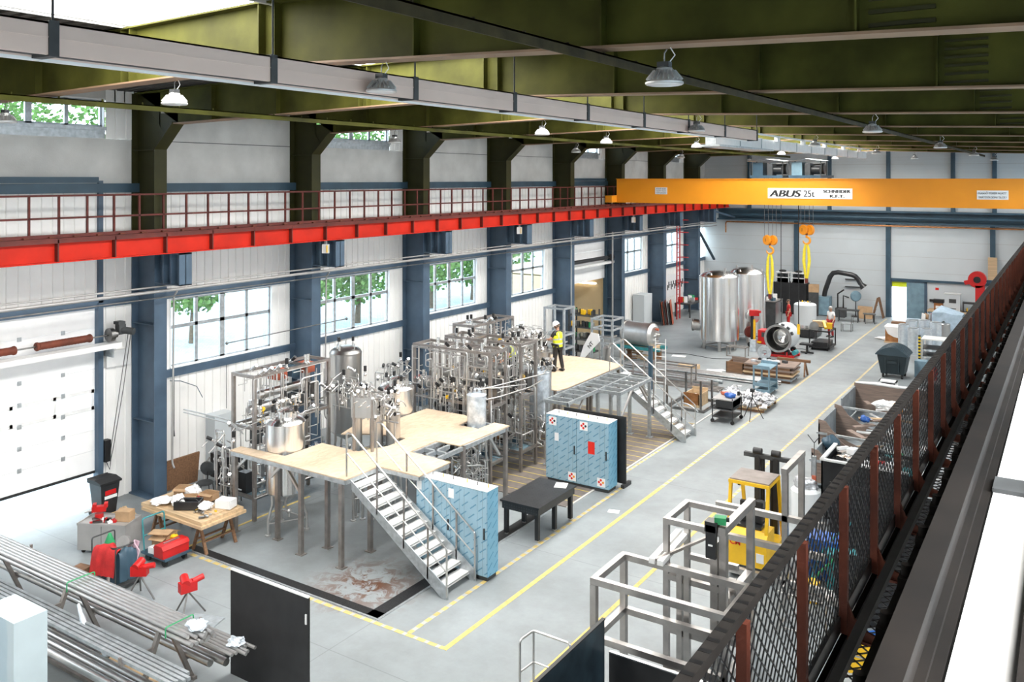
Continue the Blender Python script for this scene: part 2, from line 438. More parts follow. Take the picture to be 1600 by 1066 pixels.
# ground outside
struct('trim_pavement', MB().box(-70, XW - .3, -30, 120, -.3, -.06).box(XR + .3, 60, -30, 120, -.3, -.06), 'paving')

def corr(mb, y0, y1, z0, z1, x=XW, p=.30, d=.03, g=.035):
    """vertically ribbed sheet facing +x with narrow grooves on a global grid"""
    ys = [y0]; k = math.ceil(y0 / p)
    pts = [(y0, 0)]
    while k * p < y1:
        y = k * p
        if y - g > y0 and y + g < y1: pts += [(y - g, 0), (y - g * .5, -d), (y + g * .5, -d), (y + g, 0)]
        k += 1
    pts.append((y1, 0)); n = len(pts)
    v = [(x + a, y, z0) for y, a in pts] + [(x + a, y, z1) for y, a in pts]
    mb.add(v, [(i, i + 1, n + i + 1, n + i) for i in range(n - 1)])
# --- left wall
lw = MB(); cp = MB(); back = MB()
for k, y in enumerate(YC[:-1]):
    a, b = y, y + 6
    door = k == 1 or k == 6            # sectional door bays
    if k == 9: continue
    top = 5.45
    if not door:
        corr(lw, a, b, 0, 3.12); corr(lw, a, a + 1.1, 3.12, 5.55); corr(lw, a + 5.0, b, 3.12, 5.55)
    elif k == 1: corr(lw, a, 9.35, 0, 5.55); corr(lw, 13.84, b, 0, 5.55)
    else: corr(lw, a, 40.0, 0, 5.55); corr(lw, 44.9, b, 0, 5.55)
    corr(lw, a, b, 5.5, 8.7)
    hi = k in (1, 3, 6, 8)
    if hi:
        cp.box(XW - .2, XW + .02, a, b, 8.85, 10.18); corr(lw, a + 5.0, b, 10.18, 11.6, XW + .03)
        cp.box(XW - .2, XW, a, a + .9, 10.18, 11.6); cp.box(XW - .2, XW, a, b, 11.25, 11.6)
    else:
        cp.box(XW - .2, XW, a, b, 10.1, 10.2); cp.box(XW - .2, XW + .02, a, b, 8.85, 10.15); cp.box(XW - .2, XW + .02, a, b, 10.18, 11.6)
corr(lw, 57.1, YB, 0, 3.12); corr(lw, 57.1, 60.0, 3.12, 5.55); corr(lw, 57.1, YB, 5.5, 8.7)
corr(lw, -6, 3.1, 0, 11.5)
cp.box(XW - .2, XW + .02, 57.1, YB, 8.85, 11.6)
w1 = struct('wall_left', lw, 'wall_white')
struct('trim_concrete_panels', cp, 'concrete_panel')
struct('trim_panel_seam', MB().box(XW + .001, XW + .006, 9.3, YB, 10.155, 10.175), 'charcoal')
# girts and band
g = MB(); bd = MB()
for k, y in enumerate(YC[:-1]):
    if k not in (1, 6): g.box(XW, XW + .10, y, y + 6, 3.10, 3.33)
    g.box(XW, XW + .10, y, y + 6, 5.46, 5.66)
    bd.box(XW, XW + .13, y, y + 6, 8.66, 8.92)
g.box(XW, XW + .1, 57.1, YB, 3.1, 3.33); bd.box(XW, XW + .13, 57.1, YB, 8.66, 8.92); bd.box(XW, XW + .2, 9.1, 13.8, 8.94, 9.1); bd.box(XW, XW + .2, 39.1, 44.8, 8.94, 9.08)
struct('trim_girts', g, 'blue_steel'); struct('trim_band', bd, 'dark_blue')
# --- windows of the left wall
def window(n, x, y0, y1, z0, z1, cols, rows, lab, depth=.16):
    w = thing('window_%d' % n, lab, 'window', (x, (y0 + y1) / 2, z0), kind='structure')
    f = MB(); t = .055; xo = x - .12
    for i in range(cols + 1):
        y = y0 + (y1 - y0) * i / cols; tt = t * (1.6 if cols > 3 and i == cols // 2 else 1)
        f.box(xo - .03, xo + .04, max(y0, y - tt), min(y1, y + tt), z0, z1)
    for zz in [z0, z1] + [z0 + (z1 - z0) * r for r in rows]:
        f.box(xo - .03, xo + .04, y0, y1, max(z0, zz - t), min(z1, zz + t))
    part('window_frame', f, 'galv', w)
    rv = MB(); rv.box(xo, x + .02, y0 - .03, y0, z0, z1); rv.box(xo, x + .02, y1, y1 + .03, z0, z1); rv.box(xo, x + .06, y0 - .03, y1 + .03, z0 - .04, z0); rv.box(xo, x + .02, y0 - .03, y1 + .03, z1, z1 + .04)
    part('window_reveal', rv, 'white', w)
    part('window_pane', MB().box(xo - .006, xo, y0, y1, z0, z1), 'glass', w)
    return w
n = 1
for k, y in enumerate(YC[:-1]):
    if k not in (0, 1, 6) and k < 9:
        window(n, XW, y + 1.1, y + 5.0, 3.38, 5.42, 4, [.58], '%s large white framed window of the left wall counted from the sectional door' % ORD[n - 1]); n += 1
window(n, XW, 57.1 + 1.0, 60.0, 3.38, 5.42, 3, [.58], 'last large window of the left wall beside the back corner'); n += 1
for q, k in enumerate((1, 3, 6, 8)):
    y = YC[k]
    window(n, XW, y + .9, y + 4.95, 10.50, 11.25, 4, [], '%s high strip window under the roof of the left wall' % ORD[q]); n += 1
    struct('trim_ledge', MB().box(XW - .2, XW + .12, y + .9, y + 4.98, 10.40, 10.50).box(XW - .2, XW + .04, y + .9, y + 4.98, 10.18, 10.40), 'galv')
# --- sectional door, partly raised
d = thing('door_1', 'large white sectional door half raised above sunlit paving', 'door', (XW, 11.6, .94), kind='structure')
for i in range(8):
    z0 = .95 + i * .565
    if i == 3:
        f = MB(); f.box(XW - .06, XW - .01, 9.3, 13.8, z0, z0 + .10).box(XW - .06, XW - .01, 9.3, 13.8, z0 + .47, z0 + .56)
        for yy in (9.3, 10.42, 11.55, 12.68, 13.75): f.box(XW - .06, XW - .01, yy - .04, yy + .04, z0, z0 + .56)
        part('glazed_panel', f, 'alu_white', d); part('door_pane', MB().box(XW - .04, XW - .035, 9.3, 13.8, z0 + .1, z0 + .47), 'glass', d)
    else: part('door_panel', MB().box(XW - .06, XW - .01, 9.3, 13.8, z0, z0 + .557), 'white', d)
hg = MB()
for i in range(1, 8):
    for yy in (9.9, 11.75, 12.9): hg.box(XW - .01, XW + .015, yy - .05, yy + .05, .95 + i * .565 - .06, .95 + i * .565 + .05)
part('door_hinges', hg, 'galv', d)
part('door_seal', MB().box(XW - .07, XW + .01, 9.3, 13.8, .88, .95), 'rubber', d)
struct('trim_door_jamb', MB().box(XW - .1, XW + .14, 13.82, 13.97, 0, 5.6).box(XW - .1, XW + .12, 9.15, 9.3, 0, 5.6).box(XW, XW + .10, 13.86, 13.99, 5.6, 9.0), 'blue_steel')
sh = thing('door_spring_shaft', 'rusty brown spring shaft mounted on a bracket across the sectional door', 'door mechanism', (-22.4, 12, 4.5))
part('bracket_beam', MB().box(-22.62, -22.22, 9.2, 14.25, 4.36, 4.50), 'alu_white', sh)
part('support_plate', MB().box(XW + .03, -22.3, 14.02, 14.06, 4.1, 4.5), 'galv', sh); part('support_plate', MB().box(XW + .03, -22.3, 9.25, 9.29, 4.1, 4.5), 'galv', sh)
part('shaft', MB().cyl((-22.4, 9.0, 4.72), (-22.4, 14.45, 4.72), .022, 8), 'steel_dark', sh)
for a, b in ((9.2, 11.45), (11.95, 13.45)):
    sp = part('torsion_spring', MB().lathe([(.10, 0), (.115, .02), (.115, .06), (.095, .09)] + [(.095 if i % 2 else .10, .1 + (b - a - .2) * i / 30) for i in range(31)] + [(.115, b - a - .06), (.115, b - a - .02), (.10, b - a)], (-22.4, a, 4.72), 14, (0, 1, 0)), 'rust', sh)
part('cable_drum', MB().cyl((-22.4, 13.95, 4.72), (-22.4, 14.08, 4.72), .19, 16).cyl((-22.4, 14.08, 4.72), (-22.4, 14.2, 4.72), .1, 12), 'steel_dark', sh)
part('drive_motor', MB().cyl((-22.4, 14.32, 4.82), (-22.05, 14.5, 4.78), .10, 12).box(-22.5, -22.3, 14.22, 14.42, 4.7, 4.98).box(-22.55, -22.3, 14.2, 14.4, 4.98, 5.06), 'charcoal', sh)
part('hand_chain', MB().tube([(-22.25, 14.45, 4.7), (-22.4, 14.3, 3.2), (-22.55, 14.12, 1.5), (-22.5, 14.08, 1.2), (-22.45, 14.12, 1.5), (-22.3, 14.34, 3.2), (-22.2, 14.5, 4.7)], .012, 5), 'steel_dark', sh)
single('control_box', MB().box(XW, XW + .1, 14.1, 14.75, 3.75, 4.2), 'alu_white', 'flat white control box on the ribbed wall right of the sectional door', 'control box')
single('paper_notice', MB().box(XW + .002, XW + .008, 14.25, 14.6, 2.05, 2.3), 'paper', 'small white paper notice on the ribbed wall beside the blue column', 'notice')
single('door_switch_box', MB().box(XW + .02, XW + .2, 13.98, 14.16, 1.15, 1.75).tube([(XW + .1, 14.07, 1.15), (XW + .15, 14.15, .9), (XW + .1, 14.22, 1.2)], .012, 5), 'black', 'black switch box with looped cable above the wheelie bin', 'switch box')
# --- second door bay: raised sectional door and porch behind
d2 = thing('door_2', 'white sectional door raised above a porch with a tube lamp', 'door', (XW, 42.4, 3.3), kind='structure')
for i in range(4): part('door_panel', MB().box(XW - .06, XW - .01, 40.0, 44.9, 3.32 + i * .55, 3.86 + i * .55), 'white', d2)
part('spring_drum', MB().cyl((-22.4, 40.2, 4.55), (-22.4, 44.4, 4.55), .11, 12).cyl((-22.4, 44.4, 4.55), (-22.4, 45.2, 4.55), .03, 8).cyl((-22.4, 44.9, 4.55), (-22.4, 45.05, 4.55), .17, 12), 'black_satin', d2)
part('bracket_beam', MB().box(-22.6, -22.25, 40.0, 45.3, 4.2, 4.32), 'alu_white', d2)
pw = MB()
pw.box(XW - 5.2, XW - .1, 39.6, 39.75, 0, 3.9).box(XW - 5.2, XW - .1, 45.0, 45.15, 0, 3.9).box(XW - 5.2, XW - .1, 39.6, 45.15, 3.85, 3.95)
pw.box(XW - 5.2, XW - 5.1, 39.6, 40.6, 0, 3.9).box(XW - 5.2, XW - 5.1, 43.0, 45.15, 0, 3.9).box(XW - 5.2, XW - 5.1, 40.6, 43.0, 2.7, 3.9)
struct('wall_porch', pw, 'warm_wall')
struct('floor_porch', MB().box(XW - 5.1, XW - .3, 39.7, 45.1, -.1, 0), 'floor')
struct('trim_porch_jamb', MB().box(XW - .1, XW + .14, 44.9, 45.0, 0, 5.5).box(XW - .1, XW + .1, 39.9, 40.0, 0, 5.5), 'dark_blue')
tl = thing('tube_lamp', 'glowing tube lamp on the porch wall behind the second door', 'lamp', (XW - 2.5, 44.97, 2.95))
part('lamp_tube', MB().cyl((XW - 4.4, 44.9, 2.95), (XW - .6, 44.9, 2.95), .06, 8), 'glow_lamp', tl); part('lamp_base', MB().box(XW - 4.5, XW - .5, 44.94, 45.0, 2.9, 3.0), 'alu_white', tl)
# --- back wall
bw = MB(); nz_ = 24
bw.box(XW - .2, -10.1, YB, YB + .2, 0, 12.1); bw.box(-8.0, XR + .2, YB, YB + .2, 0, 12.1); bw.box(-10.1, -8.0, YB, YB + .2, 2.4, 12.1)
gr = MB()
struct('wall_back', bw, 'wall_grey')
for i in range(1, 11):
    z = i * 1.0
    gr.box(XW, -10.3, YB - .004, YB, z - .008, z + .008)
    if z > 2.6: gr.box(-10.2, XR, YB - .004, YB, z - .008, z + .008)
for i in range(60): gr.box(XW, XR, YB - .002, YB, 6.9 + i * .075, 6.906 + i * .075)
struct('trim_panel_joints', gr, 'pipe_paint')
bp_ = MB()
for x in (-16.1, -10.2, -4.2): bp_.box(x - .14, x + .14, YB - .22, YB, 0, 6.1)
for x in (-19.4, -13.9, -10.2, -6.4, -4.1, -1.2): bp_.box(x - .12, x + .12, YB - .2, YB, 6.9, 11.4)
bp_.box(-21.7, XR, YB - .35, YB, 6.1, 6.22).box(-21.7, XR, YB - .06, YB, 6.1, 6.95).box(-21.7, XR, YB - .35, YB, 6.83, 6.95)
bp_.box(-10.06, -4.2, YB - .12, YB, 2.42, 2.56)
struct('trim_back_posts', bp_, 'dark_blue')
single('wall_pipe', MB().cyl((-20.6, YB - .42, 6.5), (XR, YB - .42, 6.5), .09, 10), 'dark_blue', 'upper dark blue pipe along the beam of the back wall', 'pipe', 'pipes on the back wall')
single('wall_pipe', MB().pipe([(-21.0, YB - .5, 5.2), (-21.0, YB - .5, 5.98), (XR, YB - .5, 5.98)], .05, 8), 'copper', 'thin brownish pipe below the beam of the back wall', 'pipe', 'pipes on the back wall')
dd = thing('door_3', 'grey blue double door of the back wall with bright open leaf', 'door', (-9.0, YB, 0), kind='structure')
part('door_frame', MB().box(-10.12, -10.0, YB - .08, YB + .2, 0, 2.42).box(-8.05, -7.9, YB - .08, YB + .2, 0, 2.42).box(-10.1, -7.9, YB - .08, YB + .2, 2.34, 2.44), 'blue_steel', dd)
part('door_leaf', MB().box(-9.1, -8.05, YB - .06, YB, .02, 2.34), 'blue_grey', dd)
part('strip_curtain', MB().box(-10.0, -9.1, YB + .05, YB + .06, 2.0, 2.34), 'hivis', dd)
# --- right wall with a long row of windows
rw = MB()
rw.box(XR, XR + .2, -6, YB + .2, 0, 6.8).box(XR, XR + .2, -6, YB + .2, 9.9, 11.6)
rw.box(XW - .2, XR + .2, -6.2, -6, 0, 12.1)
for i in range(12): rw.box(XR, XR + .2, -6 + 6 * i - .4, -6 + 6 * i + .4, 6.8, 9.9)
struct('wall_right', rw, 'wall_white')
for i in range(11):
    y0 = -5.6 + 6 * i
    w = thing('window_%d' % (n + i), '%s high window of the right wall above the crane runway' % ORD[i], 'window', (XR, y0 + 2.6, 6.8), kind='structure')
    part('window_pane', MB().box(XR + .08, XR + .1, y0, y0 + 5.2, 6.8, 9.9), 'glass', w)
# --- roof
SX0, SX1 = -13.9, -10.3
def deck(x0, x1, z0, z1):
    m = MB(); p = .28; k = 0; y = -6.0
    while y < YB:
        m.add([(x0, y, z0), (x1, y, z1), (x1, y + p * .55, z1), (x0, y + p * .55, z0)], [(0, 1, 2, 3)])
        m.add([(x0, y + p * .55, z0), (x1, y + p * .55, z1), (x1, y + p * .62, z1 + .08), (x0, y + p * .62, z0 + .08)], [(0, 1, 2, 3)])
        m.add([(x0, y + p * .62, z0 + .08), (x1, y + p * .62, z1 + .08), (x1, y + p * .93, z1 + .08), (x0, y + p * .93, z0 + .08)], [(0, 1, 2, 3)])
        m.add([(x0, y + p * .93, z0 + .08), (x1, y + p * .93, z1 + .08), (x1, y + p, z1), (x0, y + p, z0)], [(0, 1, 2, 3)])
        y += p
    return m
cl = deck(XW - .2, SX0, zb(XW) + .98, zb(SX0) + .98)
cr_ = deck(SX1, XR + .2, zb(SX1) + .98, zb(XR) + .98)
ce = struct('ceiling', cl, 'roof_deck')
struct('ceiling_right', cr_, 'roof_deck')
struct('trim_roof_cover', MB().add([(XW - .3, -6.3, 11.75), (SX0, -6.3, 11.9), (SX0, YB + .3, 11.9), (XW - .3, YB + .3, 11.75)], [(0, 1, 2, 3)]).add([(SX1, -6.3, 11.93), (XR + .3, -6.3, 11.5), (XR + .3, YB + .3, 11.5), (SX1, YB + .3, 11.93)], [(0, 1, 2, 3)]), 'roof_deck')
struct('trim_skylight_curb', MB().box(SX0 - .06, SX0, -6, YB, 11.68, 12.0).box(SX1, SX1 + .06, -6, YB, 11.7, 12.0).box(SX0 - .02, SX0 + .06, -6, YB, 11.72, 11.76), 'alu_white')
sk = thing('window_%d' % (n + 11), 'long white ridge skylight glowing with daylight between the roof beams', 'skylight', (-12.1, 27, 12), kind='structure')
struct('trim_roof_end', MB().box(SX0, SX1, 57.1, YB + .2, 12.0, 12.05), 'roof_deck')
for k in range(10):
    y0 = -2.9 + 6 * k
    part('skylight_pane', MB().box(SX0, SX1, max(-6, y0), min(57.1, y0 + 6), 12.0, 12.02), 'skylight_glass', sk)
# --- columns: blue below the crane runway, olive above
for k, y in enumerate(YC):
    if k == 9: nm = 'blue steel column nearest the back corner, olive above the red runway'
    else: nm = '%s steel column from the left, blue below and olive above the red runway' % ORD[max(0, k - 2)] if k > 1 else ('steel column left of the sectional door' if k == 1 else 'steel column beyond the left edge')
    if k < 2: continue
    c = thing('steel_column', nm, 'column', (-22.25, y, 0), 'steel columns of the left wall')
    def ish(z0, z1, x0=-22.78, x1=-21.7, w=.2):
        return MB().box(x0, x0 + .035, y - w, y + w, z0, z1).box(x1 - .035, x1, y - w, y + w, z0, z1).box(x0 + .03, x1 - .03, y - .012, y + .012, z0, z1)
    lo = ish(0, 7.0)
    for z in (2.15, 4.9, 5.85): lo.box(-22.76, -21.72, y - .19, y + .19, z, z + .02)
    part('lower_shaft', lo, 'blue_steel', c)
    part('base_plate', MB().box(-22.85 if 0 else -22.79, -21.6, y - .28, y + .28, 0, .04), 'blue_steel', c)
    part('runway_bracket', MB().box(-21.7, -20.58, y - .012, y + .012, 6.1, 7.0).box(-20.62, -20.58, y - .2, y + .2, 6.1, 7.0).box(-21.7, -20.58, y - .2, y + .2, 6.96, 7.0).box(-21.7, -20.58, y - .2, y + .2, 6.1, 6.13).box(-21.35, -21.3, y - .19, y + .19, 6.1, 7.0).box(-21.0, -20.95, y - .19, y + .19, 6.1, 7.0), 'blue_steel', c)
    zt = zb(-21)
    up = ish(7.0, 9.9); up.box(-22.78, -22.745, y - .2, y + .2, 9.9, zt + .9).box(-22.76, -21.7, y - .012, y + .012, 9.9, zt + .9)
    up.prism([(-21.75, 9.85), (-20.9, zt), (-20.9, zt + .3), (-21.75, zt + .3)], y - .012, y + .012, 1)
    up.add([(-21.7, y - .2, 9.88), (-21.7, y + .2, 9.88), (-20.9, y + .2, zt), (-20.9, y - .2, zt), (-21.74, y - .2, 9.9), (-21.74, y + .2, 9.9), (-20.93, y + .2, zt + .03), (-20.93, y - .2, zt + .03)], [(0, 1, 2, 3), (7, 6, 5, 4), (0, 3, 7, 4), (1, 5, 6, 2)])
    up.bar((-22.7, y, zt + .7), (-21.5, y, 10.1), .03, .3, (1, 0, 0)).box(-22.76, -21.72, y - .19, y + .19, 9.86, 9.89)
    part('upper_shaft', up, 'olive_dark', c)
# --- roof beams
for k, y in enumerate(YC):
    q = k - 1
    nm = 'olive roof beam over the sectional door, nearest the camera' if k == 1 else ('olive roof beam just overhead the camera' if k == 0 else '%s olive roof beam spanning the hall counted from the camera' % ORD[k - 1])
    c = thing('roof_beam', nm, 'roof beam', (-10.5, y, 10.8), 'olive roof beams')
    xs = [-22.7, -20.9, -16, SX0, -10.5, -5, XR]
    web = MB(); bot = [(x, zb(x)) for x in xs[1:]]; topz = [(x, zb(x) + .95) for x in xs]
    web.prism([(-20.9, zb(-20.9))] + bot[1:] + topz[::-1], y - .012, y + .012, 1)
    for x in (-19.3, -16.8, -14.0, -13.75, -10.45, -10.1, -7.4, -4.6, -1.8): web.box(x - .012, x + .012, y - .15, y + .15, zb(x), zb(x) + .94)
    for i in range(len(xs) - 1):
        for zo, w in ((.94, .16),): web.bar((xs[i], y, zb(xs[i]) + zo), (xs[i + 1], y, zb(xs[i + 1]) + zo), .34, .03)
    part('web', web, 'olive', c)
    fl = MB()
    for i in range(1, len(xs) - 1): fl.bar((xs[i], y, zb(xs[i]) - .015), (xs[i + 1], y, zb(xs[i + 1]) - .015), .34, .03)
    part('bottom_flange', fl, 'tan_edge', c)
    if k in (1, 2, 3, 4):
        hp = MB(); x = -1.4
        for i in range(6): hp.box(x - .3, x + .3, y - .05, y - .012, zb(x) + .06 + i * .13, zb(x) + .10 + i * .13)
        part('splice_bolts', hp, 'olive_dark', c)
for x, z, w, lab in ((-16.6, 10.62, .10, 'olive bracing angle under the roof near the left wall'), (-4.75, 10.52, .14, 'brown bracing channel crossing under the roof beams')):
    m = MB().box(x - w, x + w, -2, 60.8, z - .02, z).box(x + w - .02, x + w, -2, 60.8, z - .12, z)
    for i in range(40): m.cyl((x + .02, 3 + i * .9, z), (x + .02, 3 + i * .9, z + .05), .02, 6)
    single('bracing_angle', m, 'olive' if x < -10 else 'brace_brown', lab, 'bracing')
# --- floor markings, drains, slatted covers
mk = MB()
def line(x0, x1, y0, y1, m='yellow_paint', h=.004, z=.0): struct('trim_marking', MB().box(x0, x1, y0, y1, z, z + h), m)
line(-10.20, -10.09, 13.2, 23.6, 'yellow_paint'); line(-10.20, -10.09, 23.6, 60, 'hazard_floor')
line(-8.2, -8.1, 8, 24, 'yellow_paint'); line(-8.2, -8.1, 24, 48, 'hazard_floor')
line(-11.15, -11.05, 13.3, 23.4, 'hazard_floor'); line(-11.62, -11.54, 23.4, 30, 'hazard_floor')
line(-17.5, -10.2, 13.19, 13.29, 'hazard_cross'); line(-18.5, -17.6, 13.19, 13.29, 'hazard_cross')
line(-18.3, -18.22, 13.3, 17.5, 'yellow_paint')
struct('trim_drain', MB().box(-18.2, -12.0, 13.38, 13.62, 0, .012).box(-12.32, -12.0, 13.38, 20.6, 0, .012), 'drain')
struct('trim_drain_edge', MB().box(-18.2, -11.93, 13.33, 13.38, 0, .014).box(-12.0, -11.94, 13.38, 20.6, 0, .014), 'galv')
struct('trim_slat_cover', MB().box(-20.0, -11.72, 20.75, 30.4, 0, .02), 'slat_cover')
struct('trim_kerb', MB().box(-11.72, -11.66, 20.75, 33.0, 0, .022), 'concrete_panel')
# ------------------------------------------------------------------ OVERHEAD: ducts, lamps, crane, runways
t = thing('air_duct', 'long taupe rectangular trunking hung on chains below the roof beams, nearest the camera', 'trunking', (-8.47, 12, 10.25))
ys = [-1.0 + 2.75 * i for i in range(10)] + [26.9]
ys = [-3.6, -0.9, 1.85, 4.6, 7.35, 10.1, 12.85, 15.6, 18.35, 21.1, 23.85, 26.9]
for a, b in zip(ys, ys[1:]):
    m = MB().box(-8.34, -8.30, a, b, 10.25, 10.57).box(-8.64, -8.60, a, b, 10.25, 10.57).box(-8.64, -8.30, a, b, 10.55, 10.57)
    m.box(-8.305, -8.292, a, b, 10.415, 10.428)
    s = part('duct_section', m, 'duct', t)
    part('duct_grille', MB().box(-8.60, -8.34, a, b, 10.27, 10.30), 'duct_dark', s)
    part('duct_lip', MB().box(-8.66, -8.60, a, b, 10.22, 10.25), 'alu_white', s)
for y in ys[1:-1] + [26.8]:
    part('joint_collar', MB().box(-8.66, -8.28, y - .05, y + .05, 10.235, 10.585), 'charcoal', t)
    yb = y
    z1 = 11.6
    near = min(YC, key=lambda v: abs(v - y))
    zt_ = zb(-8.31) - .03 if abs(near - y) < .25 else 11.6
    part('chain', MB().cyl((-8.31, y, 10.57), (-8.31, y, zt_), .014, 5), 'charcoal', t)
t = thing('air_duct', 'pale rectangular trunking with small white boxes on its rail, far half of the hall', 'trunking', (-9.3, 37, 10.1))
ys = [25.6 + 2.3 * i for i in range(11)]
for a, b in zip(ys, ys[1:]): part('duct_section', MB().box(-9.5, -9.2, a + .02, b - .02, 10.12, 10.46), 'alu_white', t)
for y in ys: part('joint_collar', MB().box(-9.52, -9.18, y - .03, y + .03, 10.10, 10.48), 'galv', t)
part('under_tray', MB().box(-9.75, -9.0, 25.4, 31, 10.04, 10.10), 'galv', t)
part('top_rail', MB().box(-9.12, -9.06, 25.6, 48.6, 10.56, 10.62), 'alu_white', t)
for i in range(6): part('rail_box', MB().box(-9.16, -9.02, 28 + 3.6 * i, 28.25 + 3.6 * i, 10.40, 10.58), 'white', t)
for i in range(5): part('hanger', MB().cyl((-9.35, 27.1 + 6 * i, 10.46), (-9.35, 27.1 + 6 * i, zb(-9.35)), .012, 5), 'steel_dark', t)
# high bay lamps
def lamp_proto(x, y, lab):
    z0 = 10.28
    L0 = thing('high_bay_lamp', lab, 'lamp', (x, y, z0), 'high bay lamps under the roof')
    part('lamp_shade', MB().lathe([(.20, 0), (.215, .01), (.215, .03), (.15, .09), (.10, .13), (.09, .19), (.05, .21)], (x, y, z0), 20), 'lamp_body', L0)
    fin = MB()
    for i in range(20):
        a = 2 * PI * i / 20; c, s_ = math.cos(a), math.sin(a)
        fin.bar((x + .19 * c, y + .19 * s_, z0 + .05), (x + .11 * c, y + .11 * s_, z0 + .15), .008, .05)
    part('cooling_fins', fin, 'lamp_body', L0)
    part('lens', MB().cyl((x, y, z0 - .004), (x, y, z0), .185, 20), 'white_gloss', L0)
    part('driver_box', MB().box(x - .07, x + .07, y - .05, y + .05, z0 + .19, z0 + .26), 'charcoal', L0)
    part('hook', MB().tube([(x, y, z0 + .26), (x, y, z0 + .36), (x + .03, y, z0 + .40)], .008, 6), 'steel_dark', L0)
    part('cable', MB().tube([(x + .05, y, z0 + .24), (x + .12, y + .02, z0 + .33), (x + .06, y + .03, z0 + .42)], .007, 5), 'white', L0)
    return L0
rows = {-18.2: 'row nearest the left wall', -12.7: 'second row from the left wall', -8.25: 'row beside the trunking', -3.87: 'row along the brown bracing channel'}
lp = None
for by in (9.1, 21.1, 33.1, 45.1, 57.1):
    for x in (-18.2, -12.7, -8.25, -3.87):
        k = (by - 9.1) / 12
        lab = 'silver high bay lamp, %s in the %s' % (['nearest the camera', 'second', 'third', 'fourth', 'farthest'][int(k + .1)], rows[x])
        xx = x + (.16 if x == -8.25 else 0)
        if lp is None: lp = lamp_proto(xx, by, lab); P0 = (xx, by, 10.28)
        else: dup(lp, (xx, by, zb(xx) - .46), lab)
OBJ[lp].location.z = zb(-18.2) - .46
dup(lp, (-13.7, 27.1, zb(-13.7) - .46), 'silver high bay lamp hung alone between the first two rows of the far left side')
# --- red crane runway on the left
t = thing('crane_runway_girder', 'bright red crane runway girder with dark stiffeners along the left wall', 'crane girder', (-20.95, 27, 7.0))
w = MB().box(-20.86, -20.84, -3, 60.7, 7.03, 7.57); part('web', w, 'red_steel', t)
part('bottom_flange', MB().box(-21.15, -20.72, -3, 60.7, 7.0, 7.03), 'red_steel', t)
part('top_flange', MB().box(-21.55, -20.68, -3, 60.7, 7.57, 7.60).box(-20.74, -20.70, -3, 60.7, 7.48, 7.57), 'red_dark', t)
for i in range(43):
    y = -2 + 1.5 * i + .1
    part('stiffener', MB().box(-20.84, -20.70, y - .018, y + .018, 7.03, 7.57), 'red_dark', t)
part('crane_rail', MB().box(-21.0, -20.93, -3, 60.7, 7.60, 7.68), 'red_dark', t)
cl_ = MB()
for i in range(100): cl_.box(-20.92, -20.84, -2.8 + .62 * i, -2.66 + .62 * i, 7.6, 7.64)
part('rail_clips', cl_, 'rust', t)
t = thing('walkway_railing', 'dark red two bar railing of the crane walkway on the left wall', 'railing', (-21.55, 27, 7.6))
for z in (8.05, 8.62): part('handrail' if z > 8.5 else 'mid_rail', MB().box(-21.60, -21.55, -3, 60, z - .025, z + .025), 'red_dark', t)
ps = []
y = -2.6
while y < 60:
    part('post', MB().box(-21.60, -21.55, y - .025, y + .025, 7.6, 8.62), 'red_dark', t)
    y += .75 if (int(y * 10) % 3) else 1.15
single('walkway_plate', MB().box(-21.68, -21.02, -3, 60.7, 7.56, 7.59), 'red_dark', 'dark red walkway plate between the red girder and the columns', 'walkway')
# service pipes in front of the left columns
for j, (x, z, r, m_, lab) in enumerate([(-21.45, 5.90, .045, 'pipe_paint', 'thick taupe service pipe running along the left columns'), (-21.42, 5.72, .02, 'steel_dark', 'thin dark service pipe below the taupe one on the left columns'), (-21.55, 6.02, .025, 'pipe_paint', 'upper thin service pipe along the left columns')]):
    single('service_pipe', MB().cyl((x, -3, z), (x, 59.8, z), r, 8), m_, lab, 'pipe')
for k, y in enumerate(YC[2:9]):
    if k in (0, 1): single('drop_pipe', MB().pipe([(-21.4, y + .32, 5.85), (-21.55, y + .32, 5.7), (-21.62, y + .32, .9), (-21.5, y + .3, .8)], .028, 7), 'pipe_paint', 'vertical drop pipe beside the %s blue column' % ORD[k], 'pipe', 'drop pipes')
single('drop_pipe', MB().cyl((-21.6, 38.78, 6), (-21.6, 38.78, 2.0), .03, 6), 'pipe_paint', 'vertical drop pipe beside the column before the second door', 'pipe', 'drop pipes')
single('drop_pipe', MB().cyl((-22.2, 44.72, 6), (-22.2, 44.72, 0.6), .05, 8), 'pipe_paint', 'vertical drop pipe at the far jamb of the second door', 'pipe', 'drop pipes')
for k, (y, z) in enumerate(((18.6, 4.55),)):
    single('sprinkler_rod', MB().cyl((-21.6, 17.3, 4.05), (-21.35, 22.2, 4.15), .018, 6).ball((-21.6, 17.3, 4.05), .05).ball((-21.35, 22.2, 4.15), .05), 'steel_dark', 'thin dark rod with ball ends across the first window', 'rod')
for k, y in enumerate((21.1, 33.1, 45.1)):
    f = thing('floodlight', 'white floodlight bolted under the red girder at the %s column' % ORD[2 * k + 1], 'floodlight', (-20.9, y - .35, 6.6), 'floodlights under the red girder')
    part('lamp_head', MB().rbox((-20.9, y - .35, 6.72), (.22, .12, .3), .4), 'alu_white', f); part('bracket', MB().box(-20.94, -20.86, y - .38, y - .32, 6.85, 7.0), 'galv', f); part('front_glass', MB().rbox((-20.8, y - .38, 6.72), (.02, .11, .24), .4), 'yellow', f)
